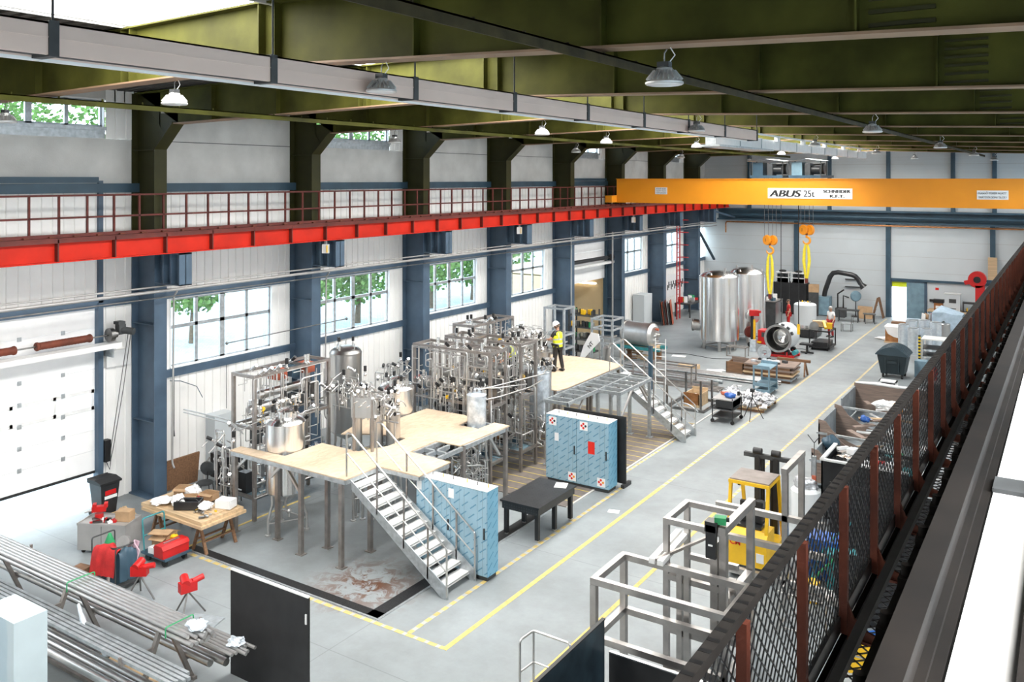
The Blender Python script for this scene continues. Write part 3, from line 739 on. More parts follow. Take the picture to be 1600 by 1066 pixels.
# red ladder on the left wall near the back corner
t = thing('wall_ladder', 'red caged ladder on the left wall near the back corner', 'ladder', (-21.4, 52.6, 0))
part('stile', MB().box(-21.45, -21.39, 52.35, 52.41, 0, 8.4), 'red', t); part('stile', MB().box(-21.45, -21.39, 52.85, 52.91, 0, 8.4), 'red', t)
for i in range(27): part('rung', MB().cyl((-21.42, 52.4, .4 + .3 * i), (-21.42, 52.87, .4 + .3 * i), .018, 6), 'red', t)
for i in range(8): part('cage_hoop', MB().tube([(-21.42 + .7 * math.sin(a), 52.63 + .33 * math.cos(a), 2.4 + .8 * i) for a in [PI * q / 8 for q in range(9)]], .018, 5), 'red', t)
# corner bracing
single('wall_brace', MB().bar((-21.9, 57.3, 5.6), (-21.9, 60.6, 3.2), .16, .1).bar((-21.9, 57.3, 2.6), (-21.9, 58.6, .3), .16, .1), 'dark_blue', 'dark blue diagonal wall brace in the back left corner', 'brace', 'corner braces')
single('wall_brace', MB().bar((-21.3, 57.2, 7.0), (-20.4, 60.6, 6.3), .14, .1), 'blue_steel', 'short blue diagonal brace under the end of the red girder', 'brace', 'corner braces')
# --- overhead travelling crane
CY = 42.3
t = thing('overhead_crane', 'orange overhead travelling crane with white lettered sign spanning the hall', 'crane', (-10.8, CY + 1, 7.77))
part('front_girder', MB().box(-20.75, -.55, CY, CY + .6, 7.77, 9.03), 'orange', t)
part('top_plate', MB().box(-20.78, -.5, CY - .05, CY + .65, 9.03, 9.06), 'orange', t)
part('rear_girder', MB().box(-20.7, -.55, CY + 2.0, CY + 2.6, 7.77, 9.0), 'orange', t)
for x in (-20.95, -.58):
    e = part('end_carriage', MB().box(x - .2, x + .2, CY - .6, CY + 3.2, 7.78, 8.15), 'orange', t)
    for yy in (CY - .3, CY + 2.9): part('wheel', MB().cyl((x - .07, yy, 7.86), (x + .07, yy, 7.86), .17, 14), 'steel_dark', e)
def sign(x0, x1, z0, z1): return part('sign', MB().box(x0, x1, CY - .02, CY, z0, z1), 'white', t)
yy = CY - .024
s = sign(-12.56, -8.63, 8.10, 8.60)
m = MB()
for k_ in range(4): put_text(m, 'ABUS', .46, (-12.50 + .018 * k_, yy - .001 * k_, 8.185), (1, 0, 0), (0, 0, 1), shear=.22, width=1.50)
part('lettering', m, 'black', s)
m = MB(); put_text(m, '25t', .44, (-10.85, yy, 8.19), (1, 0, 0), (0, 0, 1), width=.50); put_text(m, '25t', .44, (-10.84, yy - .001, 8.19), (1, 0, 0), (0, 0, 1), width=.50); part('lettering', m, 'black', s)
m = MB()
for k_ in range(3): put_text(m, 'SCHNEIDER', .20, (-9.94 + .011 * k_, yy - .001 * k_, 8.39), (1, 0, 0), (0, 0, 1), width=1.20); put_text(m, 'K.F.T.', .18, (-9.64 + .011 * k_, yy - .001 * k_, 8.17), (1, 0, 0), (0, 0, 1), width=.64)
part('lettering', m, 'black', s)
s = sign(-3.52, -2.33, 8.16, 8.55)
m = MB(); put_text(m, 'FÜGGŐ TEHER ALATT', .12, (-3.46, yy, 8.39), (1, 0, 0), (0, 0, 1), bold=0, width=1.06); put_text(m, 'TARTÓZKODNI TILOS !', .12, (-3.46, yy, 8.21), (1, 0, 0), (0, 0, 1), bold=0, width=1.06); part('lettering', m, 'black', s)
s = sign(-18.5, -17.83, 8.24, 8.60)
m = MB()
for i, tx in enumerate(('FÜGGŐ TEHER', 'ALATT TILOS', 'TARTÓZKODNI')): put_text(m, tx, .085, (-18.44, yy, 8.49 - .105 * i), (1, 0, 0), (0, 0, 1), bold=0, width=.55)
part('lettering', m, 'black', s)
def crab(x0, x1, lab, hookx, hz, m1):
    c = part('hoist_trolley', MB().box(x0, x1, CY - .05, CY + 2.6, 9.10, 9.22), 'dark_blue', t, lab)
    part('cabinet', MB().box(x0 + .1, x0 + .6, CY + .1, CY + .9, 9.22, 9.85), m1, c)
    part('rope_drum', MB().cyl((x0 + .75, CY + 1.2, 9.55), (x1 - .1, CY + 1.2, 9.55), .28, 16), 'charcoal', c)
    part('motor', MB().cyl((x1 - .55, CY + .3, 9.48), (x1 - .1, CY + .3, 9.48), .2, 12), 'black_satin', c)
    part('gear_case', MB().box(x1 - .75, x1 - .5, CY, CY + .7, 9.22, 9.8), 'charcoal', c)
    part('rain_hood', MB().add([(x0 - .1, CY - .1, 9.9), (x1 + .1, CY - .1, 9.9), (x1 + .1, CY + 1.2, 9.93), (x0 - .1, CY + 1.2, 9.93), ((x0 + x1) / 2, CY - .1, 10.02), ((x0 + x1) / 2, CY + 1.2, 10.04)], [(0, 4, 5, 3), (4, 1, 2, 5)]), 'galv', c)
    part('guard_rail', MB().cyl((x0, CY, 9.22), (x0, CY, 9.9), .02, 6).cyl((x1, CY, 9.22), (x1, CY, 9.9), .02, 6).cyl((x0, CY + 1.1, 9.22), (x0, CY + 1.1, 9.92), .02, 6).cyl((x1, CY + 1.1, 9.22), (x1, CY + 1.1, 9.92), .02, 6), 'charcoal', c)
    y = CY + 1.0
    for i, dx in enumerate((-.26, -.1, .14, .3)): part('wire_rope', MB().cyl((hookx + dx, y + (.05 if i % 2 else -.05), hz + .2), (hookx + dx, y + (.05 if i % 2 else -.05), 9.3), .012, 5), 'steel_dark', c)
    for dx in (-.14, .16): part('hook_pulley', MB().lathe([(.06, -.07), (.24, -.07), (.26, -.02), (.22, 0), (.26, .02), (.24, .07), (.06, .07)], (hookx + dx, y, hz), 18, (.55, 1, 0)), 'orange', c)
    part('hook_axle', MB().box(hookx - .22, hookx + .22, y - .05, y + .05, hz - .08, hz + .08).cyl((hookx, y, hz - .25), (hookx, y, hz), .07, 8), 'rust', c)
    pts = [(hookx, y, hz - .22), (hookx, y, hz - .34)] + [(hookx + .17 * math.sin(a), y, hz - .52 + .17 * math.cos(a)) for a in [PI * q / 8 for q in range(0, 13)]]
    part('hook', MB().tube(pts, [.05] * 2 + [.055] * 8 + [.05, .045, .04, .03, .02], 8), 'orange', c)
crab(-13.45, -11.85, 'dark hoist trolley on the left half of the crane', -12.76, 5.98, 'dark_blue')
crab(-11.55, -10.05, 'hoist trolley with pale blue hood', -10.97, 6.55, 'blue_grey')
part('pendant_cable', MB().cyl((-11.9, CY - .1, 7.8), (-11.9, CY - .1, 2.6), .018, 5), 'black', t)
part('pendant_cable', MB().cyl((-11.35, CY + 1.0, 7.8), (-11.35, CY + 1.0, 1.9), .025, 6), 'black', t)
part('pendant_control', MB().rbox((-11.35, CY + 1.0, 1.65), (.12, .1, .5)), 'yellow', t)
def sling(x, z1, z0, lab):
    y = CY + 1.0
    g_ = thing('lifting_sling', lab, 'sling', (x, y, z0), 'lifting slings on the crane hooks')
    m = MB()
    for s_ in (-1, 1): m.tube([(x + s_ * .03, y, z1), (x + s_ * .10, y, z1 - .35), (x + s_ * .13, y, (z0 + z1) / 2), (x + s_ * .07, y, z0 + .3), (x + s_ * .03, y, z0)], [.04, .07, .08, .06, .04], 8)
    part('webbing', m, 'sling', g_); part('end_shackle', MB().box(x - .07, x + .07, y - .05, y + .05, z0 - .2, z0 + .03), 'red_dark', g_)
sling(-12.76, 5.34, 3.25, 'yellow lifting sling on the left crane hook, hanging lower')
sling(-10.97, 5.91, 4.15, 'yellow lifting sling on the right crane hook, hanging higher')
# --- crane runway beside the camera
t = thing('crane_runway_girder', 'dark rusty crane runway girder beside the camera with rail and clips', 'crane girder', (-.5, 20, 6.7))
part('web', MB().box(-.45, -.43, -1, 60.7, 6.2, 7.5), 'girder_dark', t)
part('top_flange', MB().box(-.55, -.335, -1, 60.7, 7.5, 7.54), 'girder_dark', t)
part('crane_rail', MB().box(-.46, -.40, -1, 60.7, 7.56, 7.68).box(-.49, -.37, -1, 60.7, 7.54, 7.56).box(-.47, -.385, -1, 60.7, 7.66, 7.70), 'girder_dark', t)
for i in range(70):
    y = .5 + .42 * i
    if y < 30: part('rail_clip', MB().box(-.545, -.47, y, y + .09, 7.54, 7.58).cyl((-.52, y + .045, 7.58), (-.52, y + .045, 7.62), .02, 6), 'girder_dark', t)
part('bottom_flange', MB().box(-.52, -.36, -1, 60.7, 6.17, 6.2), 'girder_dark', t)
pl = thing('walkway_plate', 'white painted walkway plate at the right edge beside the crane rail', 'walkway', (-.23, 12, 7.52))
part('plate', MB().box(-.325, -.14, -1, 30, 7.52, 7.54), 'white', pl); part('cross_bar', MB().box(-.33, -.13, 4.75, 4.95, 7.54, 7.56), 'charcoal', pl)
part('edge_angle', MB().box(-.14, -.10, -1, 30, 7.42, 7.60), 'girder_dark', pl)
t = thing('walkway_railing', 'rusty railing filled with expanded metal on the walkway beside the camera', 'railing', (-1.3, 16, 6.03))
part('handrail', MB().box(-1.34, -1.28, 1.2, 44, 7.0, 7.05), 'handrail', t)
nt_ = MB()
for i in range(420): nt_.box(-1.338, -1.282, 1.3 + .1 * i, 1.33 + .1 * i, 7.05, 7.0515)  # thin dark stripes, evenly spaced along the top of the handrail
part('handrail_stripes', nt_, 'black', t); OBJ['handrail_stripes']['kind'] = 'stuff'
part('toe_board', MB().box(-1.33, -1.30, 1.2, 44, 6.03, 6.14), 'black_satin', t)
for i in range(40):
    y = 1.85 + 1.045 * i
    p = part('post', MB().box(-1.31, -1.26, y - .027, y + .027, 6.03, 7.0), 'rust', t)
    part('gusset', MB().prism([(-1.28, 6.0), (-.53, 6.0), (-.53, 6.04), (-1.02, 6.04), (-1.13, 6.07), (-1.22, 6.14), (-1.27, 6.26), (-1.28, 6.26)], y - .012, y + .012, 1).box(-1.28, -.53, y - .025, y + .025, 5.99, 6.01), 'rust', p)
def lattice(mb, y0, y1, u0, u1, s, w, f):
    """diamond strands in the strip y0..y1, u0..u1; f maps (y, u) to a point"""
    h = u1 - u0; k = y0 - h
    while k < y1:
        for a, b in (((k, u0), (k + h, u1)), ((k + h, u0), (k, u1))):
            (ya, ua), (yb_, ub) = a, b
            lo, hi = max(y0, min(ya, yb_)), min(y1, max(ya, yb_))
            if hi - lo > .01:
                g_ = lambda yy: ua + (ub - ua) * (yy - ya) / (yb_ - ya)
                mb.bar(f(lo, g_(lo)), f(hi, g_(hi)), w, w)
        k += s
m = MB(); lattice(m, 1.2, 16, 6.14, 7.0, .10, .007, lambda y, u: (-1.315, y, u)); lattice(m, 16, 44, 6.14, 7.0, .16, .010, lambda y, u: (-1.315, y, u))
part('expanded_metal', m, 'black_satin', t)
t = thing('walkway_grating', 'dark expanded metal walkway grating between the railing and the crane girder', 'grating', (-.95, 16, 5.98))
m = MB(); lattice(m, 1.2, 18, -1.28, -.54, .10, .008, lambda y, u: (u, y, 5.99)); lattice(m, 18, 44, -1.28, -.54, .16, .014, lambda y, u: (u, y, 5.99))
part('mesh', m, 'black_satin', t)
part('edge_angle', MB().box(-1.30, -1.26, 1.2, 44, 5.96, 6.02).box(-.57, -.53, 1.2, 44, 5.96, 6.02), 'girder_dark', t)
single('conduit', MB().box(-1.03, -.98, 1.0, 44, 6.50, 6.55), 'charcoal', 'straight dark conduit above the grating beside the camera', 'conduit')
# ------------------------------------------------------------------ PROCESS EQUIPMENT
def valve(mb_body, mb_head, p, ax, L=.16, r=.035):
    p = Vector(p); a = Vector(ax)
    mb_body.cyl(p, p + a * L * .55, r * .7, 8); mb_head.cyl(p + a * L * .5, p + a * L * 1.25, r, 9)
def skid(lab, x0, x1, y0, y1, zt, zm, seed, nval=46, npipe=90, hx=None):
    rr = random.Random(seed); P = zt
    t = thing('process_skid', lab, 'process skid', ((x0 + x1) / 2, (y0 + y1) / 2, 0), 'stainless process skids')
    w = .085; f = MB(); alongx = (x1 - x0) > (y1 - y0)
    for x in (x0, x1):
        for y in (y0, y1): part('post', MB().box(x - w / 2, x + w / 2, y - w / 2, y + w / 2, 0.02, zt), 'frame_steel', t)
    for z in (zt - w / 2, zm, .62):
        for y in (y0, y1): f.bar((x0, y, z), (x1, y, z), w * .9)
        for x in (x0, x1): f.bar((x, y0, z), (x, y1, z), w * .9)
    if alongx:
        for q in (.35, .68): f.bar((x0 + (x1 - x0) * q, y0, zt - .04), (x0 + (x1 - x0) * q, y1, zt - .04), .06); f.bar((x0 + (x1 - x0) * q, y0, .6), (x0 + (x1 - x0) * q, y0, zt), .06)
    else:
        for q in (.35, .68): f.bar((x0, y0 + (y1 - y0) * q, zt - .04), (x1, y0 + (y1 - y0) * q, zt - .04), .06); f.bar((x1, y0 + (y1 - y0) * q, .6), (x1, y0 + (y1 - y0) * q, zt), .06)
    part('frame', f, 'frame_steel', t)
    part('drip_tray', MB().box(x0, x1, y0, y1, .55, .60), 'blue_grey', t)
    # pipes: lattice walks
    fine = MB(); thick = MB()
    def rnd_in(lo, hi): return lo + (hi - lo) * rr.random()
    for i in range(npipe):
        face = rr.random()
        if alongx: y = y0 - .04 if face < .45 else rnd_in(y0 + .05, y1 + .04); x = rnd_in(x0 + .08, x1 - .08)
        else: x = x1 + .04 if face < .45 else rnd_in(x0 - .04, x1 - .05); y = rnd_in(y0 + .08, y1 - .08)
        z = rnd_in(.65, zm + .1) if rr.random() < .55 else rnd_in(zm, zt - .1)
        pts = [Vector((x, y, z))]
        vert = rr.random() < .6
        for sgm in range(rr.randint(1, 4)):
            q = pts[-1].copy()
            if vert: q.z = min(zt - .08, max(.62, q.z + rr.choice((-1, 1)) * rnd_in(.25, 1.3)))
            elif rr.random() < .75:
                if alongx: q.x = min(x1 + .05, max(x0 - .05, q.x + rr.choice((-1, 1)) * rnd_in(.2, 1.2)))
                else: q.y = min(y1 + .05, max(y0 - .05, q.y + rr.choice((-1, 1)) * rnd_in(.2, 1.2)))
            else:
                if alongx: q.y = rnd_in(y0 - .04, y1 + .04)
                else: q.x = rnd_in(x0 - .04, x1 + .04)
            if (q - pts[-1]).length > .08: pts.append(q)
            vert = not vert
        if len(pts) > 1: (thick if i % 4 == 0 else fine).pipe(pts, .026 if i % 4 == 0 else .014, 6)
    part('pipework', fine, 'steel_satin', t); part('main_pipe', thick, 'steel_satin', t)
    for i in range(7):
        q = (i + .5) / 7; z = .62 if i % 2 == 0 else zm - .62
        if i > 4: z = zm + .15
        if alongx: c = (x0 + (x1 - x0) * q, y1 - .22, z); sz = (.26, .3, .55)
        else: c = (x0 + .24, y0 + (y1 - y0) * q, z); sz = (.3, .22, .55)
        pl = part('plate_exchanger', MB().box(c[0] - sz[0] / 2, c[0] + sz[0] / 2, c[1] - sz[1] / 2, c[1] + sz[1] / 2, c[2], c[2] + sz[2]), ('black_satin', 'charcoal', 'steel_dark', 'black')[i % 4], t)
    # horizontal vessels / heat exchangers
    for i in range(3):
        z = zm + .35 + .38 * i if i < 2 else 1.25
        if alongx: a = (x0 + .25 + .25 * i, (y0 + y1) / 2 + .1 * (i - 1), z); b = (x0 + 1.75 + .35 * i, (y0 + y1) / 2 + .1 * (i - 1), z); ax = (1, 0, 0); Lh = b[0] - a[0]
        else: a = ((x0 + x1) / 2 + .1 * (i - 1), y0 + .3 + .2 * i, z); b = ((x0 + x1) / 2, y0 + 1.8 + .3 * i, z); ax = (0, 1, 0); Lh = b[1] - a[1]
        r = .15 - .03 * i
        part('heat_exchanger', MB().lathe([(r * .6, -.06), (r, 0), (r, Lh), (r * .6, Lh + .06)], a, 16, ax).lathe([(r + .03, .1), (r + .03, .14)], a, 16, ax).lathe([(r + .03, Lh - .14), (r + .03, Lh - .1)], a, 16, ax), 'steel', t)
    # valves
    vs = []
    for i in range(nval):
        body = MB(); head = MB()
        if alongx: p = (rnd_in(x0, x1), rr.choice((y0 - .05, y0 - .02, rnd_in(y0, y1))), 0)
        else: p = (rr.choice((x1 + .05, x1 + .02, rnd_in(x0, x1))), rnd_in(y0, y1), 0)
        tier = rr.random()
        z = zm + rnd_in(.05, .55) if tier < .5 else (zt + .02 if tier < .62 else rnd_in(.75, zm - .1))
        ax = rr.choice(((0, 0, 1), (0, 0, 1), (.0, -.8, .6) if alongx else (.8, 0, .6)))
        p = (p[0], p[1], z)
        valve(body, head, p, ax, .2, .048)
        body.cyl((p[0] - .07, p[1], p[2]), (p[0] + .07, p[1], p[2]), .03, 8)
        v = part('valve', body, 'steel_bright', t); part('actuator', head, 'black' if rr.random() < .5 else 'steel_bright', v)
    for i in range(10):
        q = (rnd_in(x0, x1), rnd_in(y0, y1), rnd_in(zm, zm + .7))
        part('gauge', MB().cyl(q, (q[0] + .05, q[1] - .05, q[2]), .055, 10).cyl(q, (q[0], q[1], q[2] - .14), .012, 6), rr.choice(('yellow', 'white', 'steel_bright')), t)
    for i in range(3):
        if alongx: c = (x0 + .5 + .85 * i, (y0 + y1) / 2, .60); ax = (1, 0, 0)
        else: c = ((x0 + x1) / 2, y0 + .5 + .75 * i, .60); ax = (0, 1, 0)
        pm = part('pump', MB().lathe([(.05, -.02), (.14, 0), (.14, .09), (.08, .11)], (c[0], c[1], c[2] + .2), 14, ax).box(c[0] - .1, c[0] + .1, c[1] - .1, c[1] + .1, c[2], c[2] + .1), 'steel', t)
        part('motor', MB().lathe([(.09, 0), (.11, .02), (.11, .3), (.07, .33)], (c[0] + ax[0] * .12, c[1] + ax[1] * .12, c[2] + .2), 14, ax), ('blue_grey', 'copper', 'dark_blue')[i], pm)
    return t
skid('stainless process skid nearest the left wall with rust red boxes inside its top', -18.95, -18.12, 15.40, 18.10, 3.85, 2.45, 3)
skid('long stainless process skid full of pipework right behind the foil clad tank', -17.30, -14.42, 21.0, 21.82, 3.92, 2.30, 5, 60, 150)
skid('long stainless process skid with yellow helmeted worker at it, behind the plywood deck skid', -17.15, -14.28, 22.45, 23.32, 3.96, 2.30, 8, 60, 140)
skid('rearmost stainless process skid close to the third window of the left wall', -18.45, -17.60, 24.60, 27.10, 3.92, 2.45, 13)
for i in range(3): single('switch_box', MB().box(-18.75, -18.35, 16.4 + .52 * i, 16.75 + .52 * i, 3.5, 3.78), ('hull_red', 'dark_blue', 'hull_red')[i], ('rust red switch box nearest the camera inside the top of the wall side skid', 'dark blue switch box between two red ones inside the wall side skid', 'rust red switch box farthest in the top of the wall side skid')[i], 'switch box', 'boxes in the top of the wall side skid')
def vessel(name, lab, cx, cy, z0, z1, r, m='steel_bright', legs=True, lid=.18, zleg=0.0, dome=.17, group=None, foot=3, man=True, seed=1):
    rr = random.Random(seed)
    t = thing(name, lab, 'tank', (cx, cy, zleg), group)
    part('shell', MB().lathe([(.06, z0 - .28), (r * .55, z0 - .16), (r * .97, z0), (r, z0 + .03), (r, z1 - .03), (r + .012, z1 - .02), (r + .012, z1 + .01), (r, z1 + .02), (r * .93, z1 + dome * .4), (r * .7, z1 + dome * .8), (r * .4, z1 + dome), (0.0, z1 + dome * 1.05)], (cx, cy, 0), 36), m, t)
    if lid:
        q = part('manway', MB().lathe([(r * .46, z1 + dome * .7), (r * .46, z1 + dome + lid * .6), (r * .50, z1 + dome + lid * .6), (r * .50, z1 + dome + lid * .75), (r * .3, z1 + dome + lid), (0, z1 + dome + lid * 1.05)], (cx + r * .1, cy, 0), 24), m, t)
        nb = MB()
        for i in range(6):
            a = 2 * PI * i / 6; nb.cyl((cx + r * .1 + r * .5 * math.cos(a), cy + r * .5 * math.sin(a), z1 + dome + lid * .5), (cx + r * .1 + r * .5 * math.cos(a), cy + r * .5 * math.sin(a), z1 + dome + lid * 1.1), .025, 6)
        part('wing_nuts', nb, 'steel_dark', q)
    for i in range(7):
        a = rr.random() * 6.28; q = r * (.55 + .3 * rr.random()); x, y = cx + q * math.cos(a), cy + q * math.sin(a); z = z1 + dome * .5
        n = part('nozzle', MB().cyl((x, y, z), (x, y, z + .2), .022, 8).cyl((x, y, z + .1), (x, y, z + .12), .045, 10), 'steel_satin', t)
        if i % 2: part('valve_head', MB().cyl((x, y, z + .2), (x, y, z + .34), .045, 9), 'black', n)
    if legs:
        for i in range(foot):
            a = 2 * PI * i / foot + .5; x, y = cx + r * .86 * math.cos(a), cy + r * .86 * math.sin(a); xo, yo = cx + r * 1.12 * math.cos(a), cy + r * 1.12 * math.sin(a)
            l = part('leg', MB().tube([(x, y, z0 + .1), (x, y, z0 - .25), (xo, yo, zleg + (z0 - zleg) * .4), (xo, yo, zleg + .02)], .035, 8).cyl((xo, yo, zleg), (xo, yo, zleg + .03), .08, 10), 'steel_satin', t)
        br = MB()
        for i in range(foot):
            a = 2 * PI * i / foot + .5; b = 2 * PI * (i + 1) / foot + .5; br.cyl((cx + r * 1.12 * math.cos(a), cy + r * 1.12 * math.sin(a), zleg + (z0 - zleg) * .3), (cx + r * 1.12 * math.cos(b), cy + r * 1.12 * math.sin(b), zleg + (z0 - zleg) * .3), .018, 6)
        part('leg_brace', br, 'steel_satin', t)
    part('drain_pipe', MB().pipe([(cx, cy, z0 - .25), (cx, cy, z0 - .4), (cx + .35, cy - .2, z0 - .4), (cx + .35, cy - .2, z0 - .55)], .03, 7).ball((cx + .35, cy - .2, z0 - .4), .07), 'steel_satin', t)
    return t
G = 'stainless process tanks'
vessel('process_tank', 'shiny open decked stainless tank rising through the front end of the near plywood platform', -17.10, 15.54, 1.0, 2.77, .50, group=G, seed=2)
vessel('process_tank', 'shiny stainless tank with round manway at the back edge of the near plywood platform', -17.0, 19.79, 1.0, 2.80, .53, group=G, seed=4)
vessel('process_tank', 'tall dark stainless tank with domed lid close to the second blue column', -19.8, 20.55, .9, 3.42, .51, 'steel', lid=.0, dome=.22, group=G, seed=6)
vessel('process_tank', 'small foil clad tank set in a cut out of the near plywood platform', -14.22, 20.02, 2.02, 2.92, .27, 'film_wrap', lid=.1, dome=.08, group=G, seed=7, foot=4)
vessel('process_tank', 'film wrapped bluish tank below the standing worker beside the bare deck frame', -14.62, 24.15, 1.25, 2.75, .34, 'film_wrap', lid=.1, dome=.08, group=G, seed=9)
for x, y, r, h, lab in ((-15.98, 17.02, .13, 2.72, 'slim stainless vessel with valve cluster, left of three behind the front deck'), (-15.62, 17.38, .18, 2.75, 'middle stainless vessel with valve cluster of three behind the front deck'), (-15.25, 17.62, .19, 2.78, 'right stainless vessel of three behind the front deck near the control panel')):
    vessel('dosing_vessel', lab, x, y, 1.9, h, r, 'steel', legs=True, lid=.1, zleg=0.0, dome=.07, group='small dosing vessels', seed=int(x * -7), foot=3)
vessel('dosing_vessel', 'small stainless vessel in front of the standing worker on the far platform', -16.1, 26.9, 2.0, 2.78, .24, 'steel', lid=.1, dome=.08, group='small dosing vessels', seed=33)
vessel('dosing_vessel', 'pale small vessel left of the standing worker among pipes', -16.55, 27.25, 2.0, 2.62, .17, 'steel', lid=.1, dome=.08, group='small dosing vessels', seed=35)
# valve clusters: free pipe trees rising from the decks
def pipe_tree(lab, cx, cy, z0, z1, w, d, seed, npipe=18, nval=14):
    rr = random.Random(seed); t = thing('valve_manifold', lab, 'valve manifold', (cx, cy, 0), 'valve manifolds')
    f = MB()
    for dx in (-w / 2, w / 2): part('stand_leg', MB().box(cx + dx - .02, cx + dx + .02, cy - .02, cy + .02, 0, z0 + .1), 'steel_satin', t)
    for i in range(npipe):
        x = cx + w * (rr.random() - .5); y = cy + d * (rr.random() - .5); a = z0 + (z1 - z0) * rr.random() * .5; b = z0 + (z1 - z0) * (.4 + .6 * rr.random())
        dx = (rr.random() - .5) * w * .8
        f.pipe([(x, y, a), (x, y, b), (x + dx, y, b), (x + dx, y + (rr.random() - .5) * d, b - .15)], .017, 6)
    f.pipe([(cx - w * .6, cy, z0 + .1), (cx + w * .6, cy, z0 + .1)], .025, 6).pipe([(cx - w * .55, cy + .1, z0 + .35), (cx + w * .55, cy + .1, z0 + .35)], .02, 6)
    part('pipework', f, 'steel_satin', t)
    for i in range(nval):
        p = (cx + w * (rr.random() - .5), cy + d * (rr.random() - .5), z0 + (z1 - z0) * rr.random())
        b = MB(); h = MB(); valve(b, h, p, rr.choice(((0, 0, 1), (.6, -.6, .5), (-.4, -.7, .5))), .2, .045); b.ball(p, .05, 8)
        v = part('valve', b, 'steel_bright', t); part('actuator', h, rr.choice(('black', 'steel_bright', 'steel')), v)
    return t
pipe_tree('valve manifold crowded above the three dosing vessels behind the front deck', -15.6, 17.35, 2.55, 3.45, 1.3, .6, 41, 34, 30)
pipe_tree('valve manifold between the wall side skid and the tall dark tank', -17.7, 18.4, 2.3, 3.4, .9, .9, 42, 26, 22)
pipe_tree('low valve manifold at the foot of the wall side skid behind the work table', -18.6, 14.9, .6, 2.6, .8, .6, 43, 24, 14)
pipe_tree('valve manifold beside the hi-vis worker on the far platform', -16.7, 26.8, 2.5, 3.6, 1.3, .8, 44, 38, 34)
pipe_tree('valve manifold on top of the film wrapped bluish tank', -14.62, 24.2, 2.85, 3.15, .75, .4, 45, 16, 14)
pipe_tree('valve manifold under the far plywood platform beside the red handwheel', -14.7, 22.0 + 1.9, .5, 1.5, .8, .3, 46, 16, 10)
pipe_tree('valve manifold under the near plywood platform behind its steel legs', -15.6, 19.2, .5, 1.9, 1.8, .9, 47, 44, 22)
pipe_tree('valve manifold below the cut out of the near plywood platform', -13.7, 18.9, .4, 1.7, .6, 1.4, 48, 34, 16)
pipe_tree('valve manifold between the wall and the long skids with pale hose', -18.2, 21.2, 2.2, 3.2, 1.0, 1.0, 49, 26, 20)
pipe_tree('valve manifold at the left wall beyond the rearmost skid', -18.6, 29.0, 1.6, 3.2, 1.2, 1.6, 50, 30, 20)
single('transfer_pipe', MB().pipe([(-20.8, 15.2, 2.62), (-18.9, 15.2, 2.62), (-18.2, 15.0, 2.5), (-17.4, 15.1, 2.9)], .02, 6).pipe([(-20.8, 15.2, 2.54), (-18.9, 15.3, 2.48), (-18.2, 15.1, 2.38)], .016, 6), 'steel_satin', 'pair of thin pipes crossing from the wall to the first tank', 'pipe', 'transfer pipes')
single('transfer_pipe', MB().pipe([(-14.0, 19.9, 3.12), (-13.7, 20.1, 3.2), (-13.9, 23.2, 2.95), (-14.3, 24.0, 2.9)], .02, 6).pipe([(-14.2, 20.3, 2.7), (-13.8, 20.6, 2.8), (-13.9, 22.4, 2.7), (-14.3, 23.8, 2.6)], .018, 6).pipe([(-14.3, 20.2, 3.05), (-13.9, 20.5, 3.05), (-13.85, 22.1, 2.85)], .018, 6), 'steel_satin', 'pair of thin pipes crossing from the foil clad tank to the film wrapped tank', 'pipe', 'transfer pipes')
single('transfer_pipe', MB().pipe([(-17.1, 27.0, 2.9), (-19.5, 27.0, 2.9), (-19.5, 29.0, 2.9), (-22, 29, 2.9)], .02, 6).pipe([(-17.1, 27.2, 3.02), (-19.4, 27.2, 3.02), (-19.4, 29.2, 3.02), (-22, 29.2, 3.02)], .02, 6), 'steel_satin', 'pair of thin pipes running from the hi-vis worker to the wall', 'pipe', 'transfer pipes')
# ------------------------------------------------------------------ plywood decks
PZ = 2.1
def deck_thing(lab, polys, beams, legs, braces, loc):
    t = thing('work_platform', lab, 'platform', loc)
    for p in polys: part('plywood_top', MB().prism(p, PZ - .03, PZ), 'osb', t)
    b = MB()
    for p, q in beams: b.bar((*p, PZ - .08), (*q, PZ - .08), .08, .10)
    part('steel_frame', b, 'galv', t)
    for x, y in legs: part('leg', MB().box(x - .05, x + .05, y - .05, y + .05, 0.01, PZ - .03).box(x - .11, x + .11, y - .09, y + .09, 0, .02), 'frame_steel', t)
    for p, q in braces: part('brace', MB().bar(p, q, .06, .06), 'steel_satin', t)
    return t
A1 = [(-18.13, 14.62), (-14.1, 14.62), (-14.1, 15.75), (-15.3, 16.33), (-16.58, 16.33), (-16.58, 15.05), (-18.13, 14.98)]
A2 = [(-14.1, 15.75), (-12.82, 15.75), (-12.82, 16.95), (-14.18, 17.03), (-14.18, 18.12), (-13.4, 18.12), (-13.32, 20.36), (-13.85, 20.38), (-13.88, 19.62), (-14.56, 19.62), (-14.6, 20.4), (-15.06, 20.55), (-16.42, 20.5), (-16.42, 19.22), (-17.4, 19.15), (-16.74, 17.2), (-15.9, 17.75), (-15.0, 17.85), (-14.95, 17.1), (-15.3, 16.33)]
